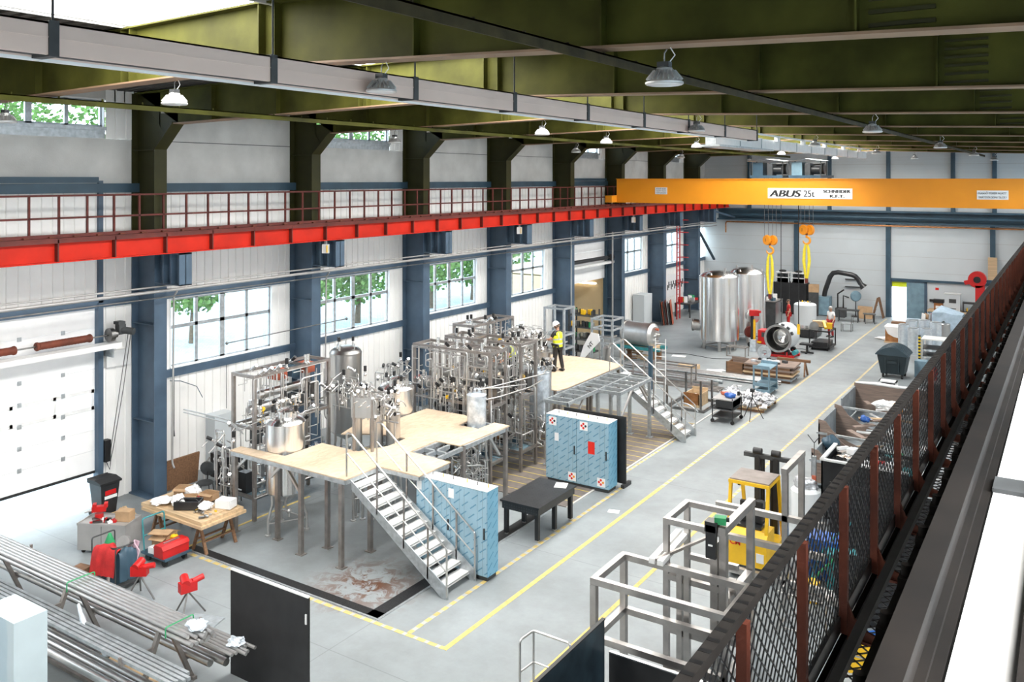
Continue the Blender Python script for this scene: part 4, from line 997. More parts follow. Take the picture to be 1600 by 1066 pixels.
deck_thing('near L shaped plywood topped work platform on square steel legs', [A1, A2],
    [((-18.1, 14.66), (-14.14, 14.66)), ((-14.14, 14.66), (-14.14, 15.8)), ((-18.1, 14.66), (-18.1, 15.0)), ((-14.1, 15.8), (-12.86, 15.8)), ((-12.86, 15.8), (-12.86, 16.9)), ((-13.36, 16.9), (-13.36, 20.3)), ((-16.5, 15.1), (-16.5, 16.3)), ((-14.2, 17.1), (-13.36, 17.1)), ((-14.14, 15.8), (-14.14, 20.3)), ((-14.14, 17.55), (-13.36, 17.55)), ((-13.75, 17.05), (-13.75, 18.1)), ((-16.4, 20.4), (-13.4, 20.3))],
    [(-14.28, 14.68), (-15.61, 14.68), (-16.76, 14.98), (-15.35, 15.3), (-14.33, 15.72), (-13.1, 16.15), (-18.05, 14.72), (-13.36, 18.2), (-13.36, 20.2), (-16.2, 18.2), (-14.9, 18.3), (-16.2, 20.3), (-12.9, 16.85)],
    [((-16.76, 14.75, 1.62), (-16.35, 14.75, 2.0)), ((-15.61, 14.75, 1.35), (-16.25, 14.75, 2.0)), ((-18.05, 14.76, 1.6), (-17.6, 14.76, 2.0)), ((-13.36, 19.4, 2.0), (-13.36, 19.9, 1.4))], (-15.2, 16.8, 0))
dk = deck_thing('far plywood topped work platform on which the hi-vis worker stands', [[(-17.3, 23.6), (-14.98, 23.6), (-14.98, 24.5), (-14.25, 24.6), (-14.12, 25.0), (-14.12, 29.3), (-15.0, 29.6), (-16.0, 29.7), (-17.3, 29.6), (-17.3, 27.9), (-15.9, 27.6), (-15.8, 26.4), (-17.3, 26.4)]],
    [((-14.2, 24.6), (-14.2, 29.3)), ((-14.2, 29.3), (-17.2, 29.6)), ((-17.2, 23.7), (-14.98, 23.7))], [(-14.25, 24.8), (-14.25, 27.0), (-14.25, 29.2), (-17.1, 29.4), (-15.7, 29.5), (-17.1, 24.2)], [], (-15.7, 27, 0))
t = thing('deck_frame', 'bare steel deck frame without boards between the far platform and the far stair', 'platform frame', (-13.4, 26, 0))
b = MB()
def hb(x0, y0, x1, y1): b.bar((x0, y0, PZ - .06), (x1, y1, PZ - .06), .06, .10)
hb(-14.0, 23.45, -13.2, 23.45); hb(-13.2, 23.45, -13.2, 28.0); hb(-14.0, 23.45, -14.0, 28.0); hb(-13.2, 25.5, -12.4, 25.5); hb(-12.4, 25.5, -12.4, 28.0); hb(-14.0, 28.0, -12.4, 28.0)
for i in range(8): hb(-14.0, 23.9 + .55 * i, -13.2, 23.9 + .55 * i)
for i in range(4): hb(-13.2, 26.0 + .55 * i, -12.4, 26.0 + .55 * i)
part('grid', b, 'galv', t)
for x, y in ((-13.95, 23.5), (-13.2, 23.5), (-13.2, 25.5), (-12.45, 25.55), (-12.45, 27.95), (-13.2, 27.95), (-13.95, 27.95)): part('leg', MB().box(x - .05, x + .05, y - .05, y + .05, .02, PZ - .05).box(x - .12, x + .12, y - .1, y + .1, .02, .04), 'galv', t)
for p, q in (((-13.2, 24.0, 1.5), (-13.2, 24.5, 2.0)), ((-12.45, 26.6, 2.0), (-12.45, 25.7, 1.2)), ((-12.5, 27.9, 1.3), (-12.95, 27.9, 2.0)), ((-12.45, 27.8, 1.5), (-12.45, 27.3, 2.0))): part('brace', MB().bar(p, q, .06), 'steel_satin', t)
# ------------------------------------------------------------------ stairs
def stair(lab, x0, x1, y0, y1, zt, n, loc, ext):
    t = thing('steel_stair', lab, 'stair', loc)
    dx = (x1 - x0) / n; dz = zt / (n + .0)
    for y in (y0, y1):
        part('stringer', MB().add([(x0 - .02, y - .012, zt - .05), (x0 - .02, y + .012, zt - .05), (x0 + .02, y - .012, zt - .28), (x0 + .02, y + .012, zt - .28), (x1 - .02, y - .012, .24), (x1 - .02, y + .012, .24), (x1 - .02, y - .012, 0.0), (x1 - .02, y + .012, 0.0), (x1 - .18, y - .012, .0), (x1 - .18, y + .012, .0)], [(0, 2, 8, 6, 4), (1, 5, 7, 9, 3), (0, 4, 5, 1), (4, 6, 7, 5), (6, 8, 9, 7), (8, 2, 3, 9), (2, 0, 1, 3)]), 'galv', t)
    for i in range(n - 1):
        x = x0 + dx * (i + .55); z = zt - dz * (i + 1)
        part('tread', MB().box(x - .14, x + .14, y0 + .012, y1 - .012, z - .015, z + .012).box(x + .125, x + .14, y0 + .012, y1 - .012, z - .05, z), 'alu_white', t)
    for y in (y0 - .0, y1 + .0):
        def zl(x): return zt - zt * (x - x0) / (x1 - x0)
        rl = part('handrail', MB().pipe([(x0 - .15, y, zt + .0), (x0 - .15, y, zt + 1.0 + ext), (x0, y, zt + 1.0 + ext), (x1 - .05, y, zl(x1 - .05) + 1.05), (x1 - .05, y, .05)], .022, 8), 'steel', t)
        part('mid_rail', MB().cyl((x0 - .15, y, zt + .55), (x1 - .05, y, zl(x1 - .05) + .55), .017, 8), 'steel', t)
        for q in (.28, .56, .80): x = x0 + (x1 - x0) * q; part('rail_post', MB().box(x - .02, x + .02, y - .012, y + .012, zl(x) - .1, zl(x) + 1.04), 'frame_steel', t)
    return t
stair('near steel stair with open treads leading up to the L shaped plywood platform', -14.08, -11.25, 14.80, 15.84, PZ, 12, (-12.6, 15.3, 0), .02)
stair('far steel stair with open treads rising beside the bare deck frame', -13.9, -11.12, 28.06, 29.0, PZ, 12, (-12.5, 28.5, 0), .02)
t = thing('operator_console', 'stainless plate with bent hand levers on two posts on the near platform', 'control panel', (-15.25, 16.42, PZ))
part('post', MB().box(-15.44, -15.38, 16.27, 16.33, PZ, 3.5), 'frame_steel', t); part('post', MB().box(-15.0, -14.94, 16.47, 16.53, PZ, 3.42), 'frame_steel', t)
part('plate', MB().rbox((-15.2, 16.39, 3.2), (.62, .02, .5), .42), 'steel', t)
for i in range(4): part('lever', MB().pipe([(-15.35 + .1 * i, 16.30 + .045 * i, 3.35 - .1 * (i % 2)), (-15.32 + .1 * i, 16.18 + .045 * i, 3.35 - .1 * (i % 2)), (-15.2 + .1 * i, 16.2 + .045 * i, 3.42 - .1 * (i % 2))], .015, 6), 'steel_bright', t)
# ------------------------------------------------------------------ switch cabinets in blue film
def cabinet(lab, x0, x1, y0, y1, z1, stickers):
    t = thing('switch_cabinet', lab, 'switch cabinet', ((x0 + x1) / 2, (y0 + y1) / 2, 0), 'film wrapped switch cabinets')
    part('body', MB().box(x0, x1, y0 + .02, y1, .10, z1), 'film_y', t); part('plinth', MB().box(x0 + .03, x1 - .03, y0 + .04, y1 - .04, 0, .10), 'charcoal', t)
    part('roof_sheet', MB().box(x0 - .005, x1 + .005, y0, y1 + .005, z1, z1 + .012), 'alu_white', t)
    xm = (x0 + x1) / 2
    for a, b in ((x0, xm), (xm, x1)):
        d_ = part('door', MB().box(a + .006, b - .006, y0 - .01, y0 + .02, .12, z1 - .01), 'film_x', t)
        part('door_handle', MB().box(b - .085, b - .05, y0 - .035, y0 - .01, .95, 1.2), 'black_satin', d_)
        ln = MB()
        for q in (.25, .38, .74, .88): ln.box(a + (b - a) * q - .004, a + (b - a) * q + .004, y0 - .0115, y0 - .01, .12, z1 - .01)
        part('film_seam', ln, 'blue_grey', d_)
    for (sx, sz, w, h, m_) in stickers:
        s = part('sticker', MB().box(x0 + sx, x0 + sx + w, y0 - .0125, y0 - .0105, sz, sz + h), m_, t)
        if m_ == 'white' and abs(w - h) < .12 and w > .2:
            for i, (dx, dz) in enumerate(((.06, .13), (.12, .19), (.12, .07), (.19, .13))): part('symbol', MB().cyl((x0 + sx + dx, y0 - .0125, sz + dz), (x0 + sx + dx, y0 - .0145, sz + dz), .036, 12), 'sign_red' if i < 3 else ('black' if sz > 1 else 'orange'), s)
    for i in range(6): part('eye_bolt', MB().cyl((x0 + .3 + .3 * i + (.1 if i > 2 else 0), y0 + .25, z1 + .012), (x0 + .3 + .3 * i + (.1 if i > 2 else 0), y0 + .25, z1 + .09), .012, 6), 'yellow' if i % 2 else 'steel_dark', t)
    return t
cabinet('film wrapped pale blue switch cabinet pair beside the near stair', -13.05, -11.02, 15.92, 16.36, 2.02, [(.02, 1.72, .14, .2, 'white'), (.95, 1.70, .16, .22, 'white')])
cabinet('pale blue switch cabinet pair with hazard stickers and a red sheet on its doors', -13.28, -11.2, 22.30, 22.86, 2.0, [(.10, 1.70, .26, .25, 'white'), (.30, 1.25, .14, .24, 'white'), (.76, .16, .26, .25, 'white'), (1.15, 1.70, .26, .25, 'white'), (1.42, 1.05, .22, .36, 'sign_red'), (1.72, .16, .26, .25, 'white')])
t = thing('black_screen', 'tall black sheet standing on feet behind the hazard stickered cabinets', 'screen', (-12.0, 23.1, 0))
part('sheet', MB().box(-13.05, -10.98, 22.98, 23.03, .12, 2.08), 'black', t); part('foot', MB().box(-11.1, -11.0, 22.9, 23.4, .0, .1), 'black_satin', t); part('foot', MB().box(-12.9, -12.8, 22.92, 23.3, .02, .12), 'black_satin', t)
# ------------------------------------------------------------------ black welding table
t = thing('welding_table', 'black perforated steel welding table beside the drain channel', 'table', (-11.66, 19.22, 0))
tp = MB().box(-12.24, -11.08, 18.25, 20.18, .86, .90)
part('table_top', tp, 'black_satin', t)
part('apron', MB().box(-12.2, -11.12, 18.29, 18.31, .68, .86).box(-12.2, -11.12, 20.12, 20.14, .68, .86).box(-12.2, -12.18, 18.3, 20.13, .68, .86).box(-11.14, -11.12, 18.3, 20.13, .68, .86), 'black_satin', t)
hl = MB()
for i in range(14):
    for j in range(2): hl.cyl((-12.12 + .073 * i, 18.288, .73 + .07 * j), (-12.12 + .073 * i, 18.284, .73 + .07 * j), .014, 8)
for i in range(17):
    for j in range(10): hl.cyl((-12.16 + .11 * j, 18.35 + .11 * i, .90), (-12.16 + .11 * j, 18.35 + .11 * i, .9012), .011, 6)
part('hole_pattern', hl, 'charcoal', t)
for x in (-12.12, -11.2):
    for y in (18.38, 19.22, 20.05): l = part('leg', MB().box(x - .05, x + .05, y - .05, y + .05, .05, .7), 'black', t); part('levelling_foot', MB().cyl((x, y, 0), (x, y, .06), .05, 10), 'steel', l)
single('drawing_sheet', MB().rbox((-11.42, 19.95, .906), (.32, .38, .008), .35), 'paper', 'white drawing sheet lying on the black welding table', 'paper')
single('drawing_sheet', MB().rbox((-10.49, 21.2, .006), (.30, .22, .006), .3), 'paper', 'white paper sheet lying on the bare floor between the yellow lines', 'paper')

mb = MB(); v = []  # added thin sheet: paints the blue light that film throws on the floor
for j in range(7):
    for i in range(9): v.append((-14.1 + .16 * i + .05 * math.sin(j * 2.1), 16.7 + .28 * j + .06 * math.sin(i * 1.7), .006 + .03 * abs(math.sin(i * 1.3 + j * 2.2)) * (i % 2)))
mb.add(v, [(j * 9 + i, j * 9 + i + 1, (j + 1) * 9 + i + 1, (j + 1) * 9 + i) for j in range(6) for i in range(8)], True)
single('plastic_or_light_sheet', mb, 'blue_light_paint', 'bright blue sheet standing in for blue light on the floor behind the near stair', 'plastic sheet')
# ------------------------------------------------------------------ LEFT FOREGROUND
t = thing('work_table', 'light plywood work table of stacked sheets on brown trestles', 'table', (-18.6, 13.8, 0))
part('table_top', MB().box(-19.72, -17.36, 13.17, 14.50, .70, .77), 'pine', t); part('upper_sheet', MB().box(-19.80, -17.42, 13.22, 14.46, .77, .85), 'pine', t)
part('loose_sheet', MB().rbox((-17.95, 13.95, .862), (.75, .55, .02), .1), 'pine', t)
for x in (-17.75, -19.4):
    tr = part('trestle', MB().box(x - .05, x + .05, 13.3, 14.4, .60, .70), 'wood_brown', t)
    for y in (13.42, 14.28):
        for s in (-1, 1): part('trestle_leg', MB().bar((x, y, .68), (x + s * .26, y, 0), .07, .05), 'wood_brown', tr)
    part('trestle_tie', MB().bar((x - .15, 13.42, .28), (x - .15, 14.28, .28), .06, .03).bar((x + .15, 13.42, .28), (x + .15, 14.28, .28), .06, .03), 'wood_brown', tr)
TZ = .872
t = thing('tool_tray', 'black open tool tray with silver parts on the plywood table', 'tool tray', (-18.45, 13.62, TZ))
part('tray', MB().rbox((-18.45, 13.62, TZ + .02), (.62, .30, .03), .55).rbox((-18.37, 13.49, TZ + .1), (.62, .015, .2), .55).rbox((-18.53, 13.75, TZ + .1), (.62, .015, .2), .55).rbox((-18.19, 13.78, TZ + .1), (.015, .3, .2), .55).rbox((-18.71, 13.46, TZ + .08), (.015, .3, .16), .55), 'black_satin', t)
part('handle', MB().tube([(-18.71, 13.46, TZ + .1), (-18.6, 13.53, TZ + .22), (-18.3, 13.71, TZ + .22), (-18.19, 13.78, TZ + .1)], .015, 6), 'black', t)
for i in range(3): part('tool', MB().rbox((-18.6 + .12 * i, 13.55 + .06 * i, TZ + .07), (.2, .05, .05), .3 + i), 'steel', t)
def bx(name, lab, cat, c, size, rz, m, grp=None): return single(name, MB().rbox((c[0], c[1], c[2] + size[2] / 2), size, rz), m, lab, cat, grp)
def carton(lab, c, size, rz, grp='cardboard boxes', open_=True):
    t = thing('cardboard_box', lab, 'box', c, grp, rz=rz)
    w, d, h = [q / 2 for q in size]; e = .006
    part('box_body', MB().box(-w, w, -d, d, 0, .01).box(-w, w, -d, -d + e, 0, 2 * h).box(-w, w, d - e, d, 0, 2 * h).box(-w, -w + e, -d, d, 0, 2 * h).box(w - e, w, -d, d, 0, 2 * h), 'cardboard', t)
    if open_:
        part('flap', MB().rbox((0, -d - d * .35, 2 * h - .02), (2 * w, d * .8, e), 0, .25), 'cardboard', t); part('flap', MB().rbox((0, d + d * .35, 2 * h - .02), (2 * w, d * .8, e), 0, -.25), 'cardboard', t)
    else: part('flap', MB().box(-w, w, -d, d, 2 * h, 2 * h + e), 'cardboard', t)
    return t
from mathutils import noise
def bag(name, lab, c, r, m, sz=.6, grp=None, cat='bag'):
    """crumpled soft thing: a blob folded by two octaves of noise, flat where it rests"""
    mb = MB(); mb.ball((0, 0, 0), 1, 22); o = Vector((c[0] * 3.1, c[1] * 2.7, r * 9)); out = []
    for x, y, z in mb.v:
        p = Vector((x, y, z)); k = 1 + .55 * noise.noise(p * 1.3 + o) + .30 * noise.noise(p * 3.1 + o) + .10 * noise.noise(p * 7 + o)
        p = p * k; out.append((c[0] + p.x * r, c[1] + p.y * r * .85, max(c[2], c[2] + r * sz * .7 + p.z * r * sz)))
    mb.v = out; mb.sm = [m not in ('film_wrap', 'white')] * len(mb.f)
    return single(name, mb, m, lab, cat, grp)
def drape(name, lab, cat, c, w, h, d, rz, m, seed):
    """cloth hung over an edge: front and back fall with folds"""
    nu, nv = 14, 12; mb = MB(); v = []
    for j in range(nv + 1):
        s = -1 + 2 * j / nv; zz = h - abs(s) ** 1.6 * h; yy = d * math.copysign(abs(s) ** .5, s)
        for i in range(nu + 1):
            u = -1 + 2 * i / nu; n_ = noise.noise(Vector((u * 3 + seed, s * 1.2, seed * .7))); ww = w * (1 - .25 * abs(s) * (1 - abs(u)) + .12 * n_)
            x = u * ww; y = yy + .10 * w * n_ * (1 + abs(s)) + .05 * w * math.sin(u * 9 + seed) * abs(s); z = zz + .12 * h * noise.noise(Vector((u * 2, s * 2, seed))) - .1 * h * u * u
            v.append((c[0] + x * math.cos(rz) - y * math.sin(rz), c[1] + x * math.sin(rz) + y * math.cos(rz), c[2] + max(0, z)))
    mb.add(v, [(j * (nu + 1) + i, j * (nu + 1) + i + 1, (j + 1) * (nu + 1) + i + 1, (j + 1) * (nu + 1) + i) for j in range(nv) for i in range(nu)], True)
    return single(name, mb, m, lab, cat)
carton('small opened cardboard box at the far left corner of the plywood table', (-19.35, 14.12, TZ), (.36, .3, .2), .5)
carton('flat cardboard tray in the middle back of the plywood table', (-18.95, 13.9, TZ), (.55, .22, .12), .75)
carton('cardboard box near the back edge of the plywood table', (-18.5, 14.28, TZ), (.4, .26, .18), .2)
bag('plastic_bag', 'white plastic bag left of the black tool tray', (-18.85, 13.62, TZ), .22, 'white', grp='white bags on the plywood table')
bag('plastic_bag', 'round white wrapped bundle at the back left of the plywood table', (-19.05, 14.2, TZ), .2, 'white', .8, 'white bags on the plywood table')
bag('plastic_bag', 'white plastic bag right of the black tool tray', (-18.02, 13.78, TZ + .02), .18, 'white', .5, 'white bags on the plywood table')
bag('plastic_bag', 'white crumpled sheet on the front left of the plywood table', (-19.3, 13.45, TZ), .25, 'white', .3, 'white bags on the plywood table')
bx('white_carton', 'white carton at the right back corner of the plywood table', 'box', (-17.7, 14.15, TZ + .01), (.42, .3, .2), .3, 'white')
for i in range(16):
    rr = random.Random(70 + i); x = -18.15 + rr.random() * .65; y = 13.32 + rr.random() * .55
    bx('fitting', 'small metal fitting scattered at the front right of the plywood table', 'fitting', (x, y, .872 if x > -18.32 else .85), (.06 + .08 * rr.random(), .04 + .03 * rr.random(), .035), rr.random() * 3, rr.choice(('black', 'steel', 'yellow', 'steel_dark', 'steel_bright')), 'fittings on the plywood table')
for i in range(8):
    rr = random.Random(170 + i)
    bx('fitting', 'small machine part lying on the back half of the plywood table', 'fitting', (-19.2 + rr.random() * 1.3, 13.95 + rr.random() * .4, .86), (.1 + .08 * rr.random(), .06 + .05 * rr.random(), .06), rr.random() * 3, rr.choice(('black', 'steel', 'red', 'steel_dark', 'white')), 'parts on the back of the plywood table')
# metal chest on wheels, its own axes
t = thing('tool_chest', 'grey sheet metal tool chest on wheels cluttered with red tools', 'tool chest', (-19.78, 12.35, 0), rz=.45)
part('body', MB().box(-.62, .62, -.34, .34, .08, .70), 'wall_grey' if 0 else 'pipe_paint', t); part('lid_seam', MB().box(-.004, .004, -.345, -.34, .1, .69), 'charcoal', t)
for x in (-.5, .5):
    for y in (-.26, .26): part('caster', MB().cyl((x - .02, y, .07), (x + .02, y, .07), .07, 12), 'rubber', t)
part('rim', MB().box(-.63, .63, -.35, -.33, .68, .73).box(-.63, .63, .33, .35, .68, .73).box(-.63, -.61, -.35, .35, .68, .73).box(.61, .63, -.35, .35, .68, .73), 'pipe_paint', t)
def rel(cx, cy, rz, x, y): return (cx + x * math.cos(rz) - y * math.sin(rz), cy + x * math.sin(rz) + y * math.cos(rz))
v = rel(-19.78, 12.35, .45, -.35, .12)
t = thing('bench_vise', 'red bench vise standing on the grey tool chest', 'vise', (v[0], v[1], .70))
part('base', MB().cyl((v[0], v[1], .70), (v[0], v[1], .80), .1, 12), 'red', t); part('jaw', MB().rbox((v[0], v[1], .92), (.32, .14, .13), .9).rbox((v[0] + .1, v[1] + .12, 1.0), (.08, .16, .1), .9).rbox((v[0] - .06, v[1] - .08, 1.0), (.08, .16, .1), .9), 'red', t); part('screw_handle', MB().cyl((v[0] - .2, v[1] - .25, .86), (v[0] - .1, v[1] - .12, .9), .025, 8), 'steel', t)
v = rel(-19.78, 12.35, .45, .38, .05); carton('orange brown cardboard box on the grey tool chest', (v[0], v[1], .70), (.36, .26, .24), .45, open_=False)
for i in range(9):
    rr = random.Random(30 + i); v = rel(-19.78, 12.35, .45, -.3 + .09 * i * .7, -.24 + .3 * rr.random())
    bx('hand_tool', 'loose hand tool among the clutter on the grey tool chest', 'tool', (v[0], v[1], .705), (.22, .05 + .05 * rr.random(), .05), rr.random() * 3, rr.choice(('red', 'steel_dark', 'white', 'charcoal', 'red')), 'hand tools on the grey chest')
# platform trolley
t = thing('platform_trolley', 'blue platform trolley with tube handle in front of the plywood table', 'trolley', (-18.08, 12.75, 0))
part('platform', MB().box(-18.55, -17.62, 12.38, 13.1, .17, .22), 'dark_blue', t); part('push_handle', MB().pipe([(-18.52, 12.45, .2), (-18.6, 12.45, .95), (-18.6, 13.03, .95), (-18.52, 13.03, .2)], .018, 8).cyl((-18.56, 12.45, .55), (-18.56, 13.03, .55), .014, 6), 'teal', t)
for x in (-18.4, -17.78):
    for y in (12.48, 13.0): part('wheel', MB().cyl((x, y - .03, .085), (x, y + .03, .085), .085, 14), 'rubber', t)
t = thing('tool_box', 'bright red steel tool box on the blue platform trolley', 'tool box', (-17.85, 12.7, .22))
part('box_body', MB().box(-18.02, -17.68, 12.36, 13.06, .22, .42), 'red', t); part('lid', MB().prism([(-18.04, .42), (-17.66, .42), (-17.72, .50), (-17.98, .50)], 12.35, 13.07, 1), 'red', t); part('carry_handle', MB().box(-17.87, -17.83, 12.5, 12.92, .50, .53), 'steel', t)
carton('open cardboard carton with folded flaps on the blue trolley', (-18.33, 12.86, .22), (.4, .4, .3), .3)
bx('cardboard_sheet', 'flat cardboard lid lying over the cartons on the blue trolley', 'cardboard sheet', (-18.28, 12.72, .60), (.5, .3, .015), .5, 'cardboard')
bag('yellow_cloth', 'yellow rag among the cartons on the blue trolley', (-18.1, 12.95, .42), .1, 'yellow', cat='cloth')
bx('white_carton', 'small white carton in front of the cartons on the blue trolley', 'box', (-18.2, 12.5, .22), (.25, .16, .14), .1, 'white')
carton('low open cardboard box at the handle end of the blue trolley', (-18.42, 12.48, .22), (.26, .2, .1), .0)
# wheelie bin
t = thing('wheelie_bin', 'black wheelie bin with red and white sticker beside the sectional door', 'bin', (-21.8, 13.5, 0))
part('bin_body', MB().add([(-22.02, 13.28, .06), (-21.62, 13.28, .06), (-21.62, 13.68, .06), (-22.02, 13.68, .06), (-22.1, 13.22, .92), (-21.56, 13.22, .92), (-21.56, 13.76, .92), (-22.1, 13.76, .92)], [(3, 2, 1, 0), (4, 5, 6, 7), (0, 1, 5, 4), (1, 2, 6, 5), (2, 3, 7, 6), (3, 0, 4, 7)]), 'black_satin', t)
part('bin_lid', MB().prism([(-22.14, .92), (-21.52, .92), (-21.52, .97), (-21.8, 1.03), (-22.14, 1.0)], 13.18, 13.8, 1), 'black', t)
part('sticker', MB().box(-21.585, -21.57, 13.35, 13.66, .62, .74), 'red', t); part('sticker', MB().box(-21.575, -21.56, 13.33, 13.68, .52, .60), 'white', t)
for y in (13.26, 13.7): part('wheel', MB().cyl((-22.05, y - .03, .1), (-22.05, y + .03, .1), .1, 12), 'rubber', t)
part('hinge_bar', MB().cyl((-22.16, 13.2, 1.0), (-22.16, 13.78, 1.0), .025, 8), 'black', t)
single('tangled_cable', MB().tube([(-21.2 + .35 * math.cos(a * 1.3), 13.6 + .3 * math.sin(a), .03 + .04 * (i % 5)) for i, a in enumerate([q * .55 for q in range(50)])], .018, 5), 'pine', 'tangle of pale cable on the floor beside the wheelie bin', 'cable')
# chairs, generator and boards behind the table
def chair(lab, x, y, rz):
    t = thing('office_chair', lab, 'chair', (x, y, 0), 'dark chairs behind the plywood table', rz=rz)
    part('seat', MB().lathe([(.0, .42), (.2, .42), (.24, .45), (.2, .49), (0, .5)], (0, 0, 0), 16), 'charcoal', t); part('backrest', MB().lathe([(.0, -.03), (.2, -.02), (.22, 0), (.2, .02), (0, .03)], (0, .24, .78), 16, (0, 1, .15)), 'charcoal', t)
    for sx in (-.2, .2):
        for sy in (-.2, .2): part('leg', MB().cyl((sx * .8, sy * .8, .44), (sx, sy, 0), .014, 6), 'black', t)
    part('back_support', MB().cyl((0, .2, .45), (0, .25, .75), .02, 6), 'black', t); return t
chair('dark round backed chair behind the plywood table, nearer the blue column', -20.6, 15.75, .6); chair('dark chair behind the plywood table beside the black generator', -19.9, 16.2, 2.4); chair('dark chair half hidden under the steel deck behind the table', -19.3, 15.0, -.7)
t = thing('compressor', 'black boxy compressor with dial panel against the left wall', 'compressor', (-21.0, 16.9, 0))
part('housing', MB().box(-21.4, -20.6, 16.55, 17.25, .25, .95), 'black_satin', t); part('dial_row', MB().cyl((-21.2, 16.55, .8), (-21.2, 16.53, .8), .05, 10).cyl((-21.0, 16.55, .8), (-21.0, 16.53, .8), .05, 10).cyl((-20.8, 16.55, .8), (-20.8, 16.53, .8), .05, 10), 'white', t); part('hose', MB().tube([(-21.35, 16.5, .85), (-21.5, 16.4, .6), (-21.5, 16.4, .3), (-21.3, 16.3, .06)], .025, 6), 'pipe_paint', t)
part('red_lamp', MB().cyl((-21.0, 16.9, .95), (-21.0, 16.9, 1.02), .06, 10), 'red', t)
for y in (16.7, 17.1): part('foot', MB().box(-21.3, -20.7, y - .05, y + .05, 0, .25), 'black', t)
single('wood_board', MB().rbox((-21.9, 15.95, .48), (.05, 1.1, .9), 0, 0, .12), 'wood_brown', 'brown wooden board leaning below the first window', 'board')
single('wall_cabinet', MB().box(XW, -22.35, 17.45, 18.15, 0, 1.68), 'wall_grey', 'tall pale grey locker on the left wall below the first window', 'cabinet')
single('hanging_hose', MB().tube([(-22.7, 16.1, 3.0), (-22.6, 16.4, 2.95), (-22.5, 16.9, 2.7), (-22.55, 17.15, 2.3)], .012, 5), 'dark_blue', 'thin blue hose bowed out below the first window', 'hose')
single('hanging_cable', MB().tube([(-22.7, 16.25, 3.1), (-22.7, 16.25, 1.5), (-22.7, 16.25, 1.3)], [.012, .012, .03], 5), 'charcoal', 'hanging pull cable left of the pale grey locker', 'cable')
single('hanging_cable', MB().tube([(-22.74, 18.2, 3.1), (-22.74, 18.2, 1.7)], .01, 5), 'charcoal', 'straight cable dropping behind the pale grey locker', 'cable')
# welding cart with red jacket
t = thing('welding_cart', 'welding cart with gas bottle and coiled hoses in front of the grey tool chest', 'welding cart', (-18.0, 11.35, 0))
part('base_plate', MB().box(-18.5, -17.5, 11.05, 11.7, .10, .14), 'charcoal', t); part('gas_bottle', MB().lathe([(.0, .14), (.11, .15), (.11, .85), (.05, 1.0), (.03, 1.05), (0, 1.06)], (-18.25, 11.4, 0), 14), 'green', t); part('machine', MB().box(-18.05, -17.6, 11.15, 11.6, .14, .62), 'dark_blue', t)
part('frame', MB().pipe([(-18.45, 11.1, .12), (-18.45, 11.1, 1.0), (-18.45, 11.65, 1.0), (-18.45, 11.65, .12)], .018, 6).pipe([(-17.55, 11.1, .12), (-17.55, 11.1, .95), (-17.55, 11.65, .95), (-17.55, 11.65, .12)], .018, 6), 'charcoal', t)
for x in (-18.4, -17.6):
    for y in (11.1, 11.65): part('wheel', MB().cyl((x, y - .025, .09), (x, y + .025, .09), .09, 12), 'rubber', t)
hs = MB()
for i in range(6): hs.tube([(-17.55 + .03 * i, 11.55 - .02 * i, 1.0), (-17.45 + .03 * i, 11.5, .85), (-17.5 + .03 * i, 11.45, .45), (-17.6 + .03 * i, 11.5, .7), (-17.6 + .03 * i, 11.6, .98)], .018, 6)
part('hose_coil', hs, 'pink_hose', t); part('cable_reel', MB().lathe([(.08, -.05), (.16, -.05), (.16, .05), (.08, .05)], (-17.7, 11.4, .95), 16, (.4, -1, .5)), 'steel', t)
part('bucket', MB().lathe([(.10, .64), (.14, .9), (.13, .9), (.09, .66)], (-17.85, 11.3, 0), 14), 'steel_dark', t)
drape('work_jacket', 'red work jacket thrown over the welding cart', 'jacket', (-18.0, 11.22, .30), .34, .62, .22, .25, 'red_cloth', 3)
drape('work_jacket', 'dark blue work jacket hanging on the right of the welding cart', 'jacket', (-17.44, 11.3, .28), .2, .68, .12, 1.4, 'dark_blue', 8)
for i in range(7):
    rr = random.Random(400 + i); bx('hand_tool', 'small dark tool piled at the left of the welding cart', 'tool', (-18.75 + .2 * rr.random(), 11.2 + .4 * rr.random(), .005 + .06 * (i % 3)), (.2, .12, .055), rr.random() * 3, rr.choice(('charcoal', 'red', 'steel_dark', 'white')), 'tools left of the welding cart')
bx('tool_crate', 'brown crate on the floor left of the red jacket', 'crate', (-18.55, 10.9, 0), (.35, .3, .4), .2, 'wood_brown')
def stand_tool(lab, x, y, rz, m):
    t = thing('pipe_vise_stand', lab, 'vise', (x, y, 0), rz=rz)
    for a in range(3): part('leg', MB().cyl((0, 0, .5), (.35 * math.cos(a * 2.1), .35 * math.sin(a * 2.1), 0), .018, 6), 'steel_dark', t)
    part('vise_head', MB().rbox((0, 0, .6), (.34, .18, .2), .2).cyl((.1, 0, .68), (.32, .05, .72), .06, 10), m, t); part('motor', MB().cyl((-.05, -.1, .68), (-.05, .16, .74), .09, 12), m, t); return t
stand_tool('red pipe vise on tripod legs beyond the tube rack, nearer the welding cart', -16.9, 11.25, .4, 'red')
stand_tool('red power threader on tripod legs beside the black metal sheet', -15.4, 11.35, 1.1, 'red')
bx('yellow_reel', 'yellow tape reel in front of the red power threader', 'reel', (-15.25, 11.0, .0), (.22, .2, .14), .4, 'yellow')
bx('blue_plate', 'blue grey steel plate on the floor beside the red power threader', 'plate', (-14.9, 11.35, 0), (.7, .45, .03), .3, 'galv')
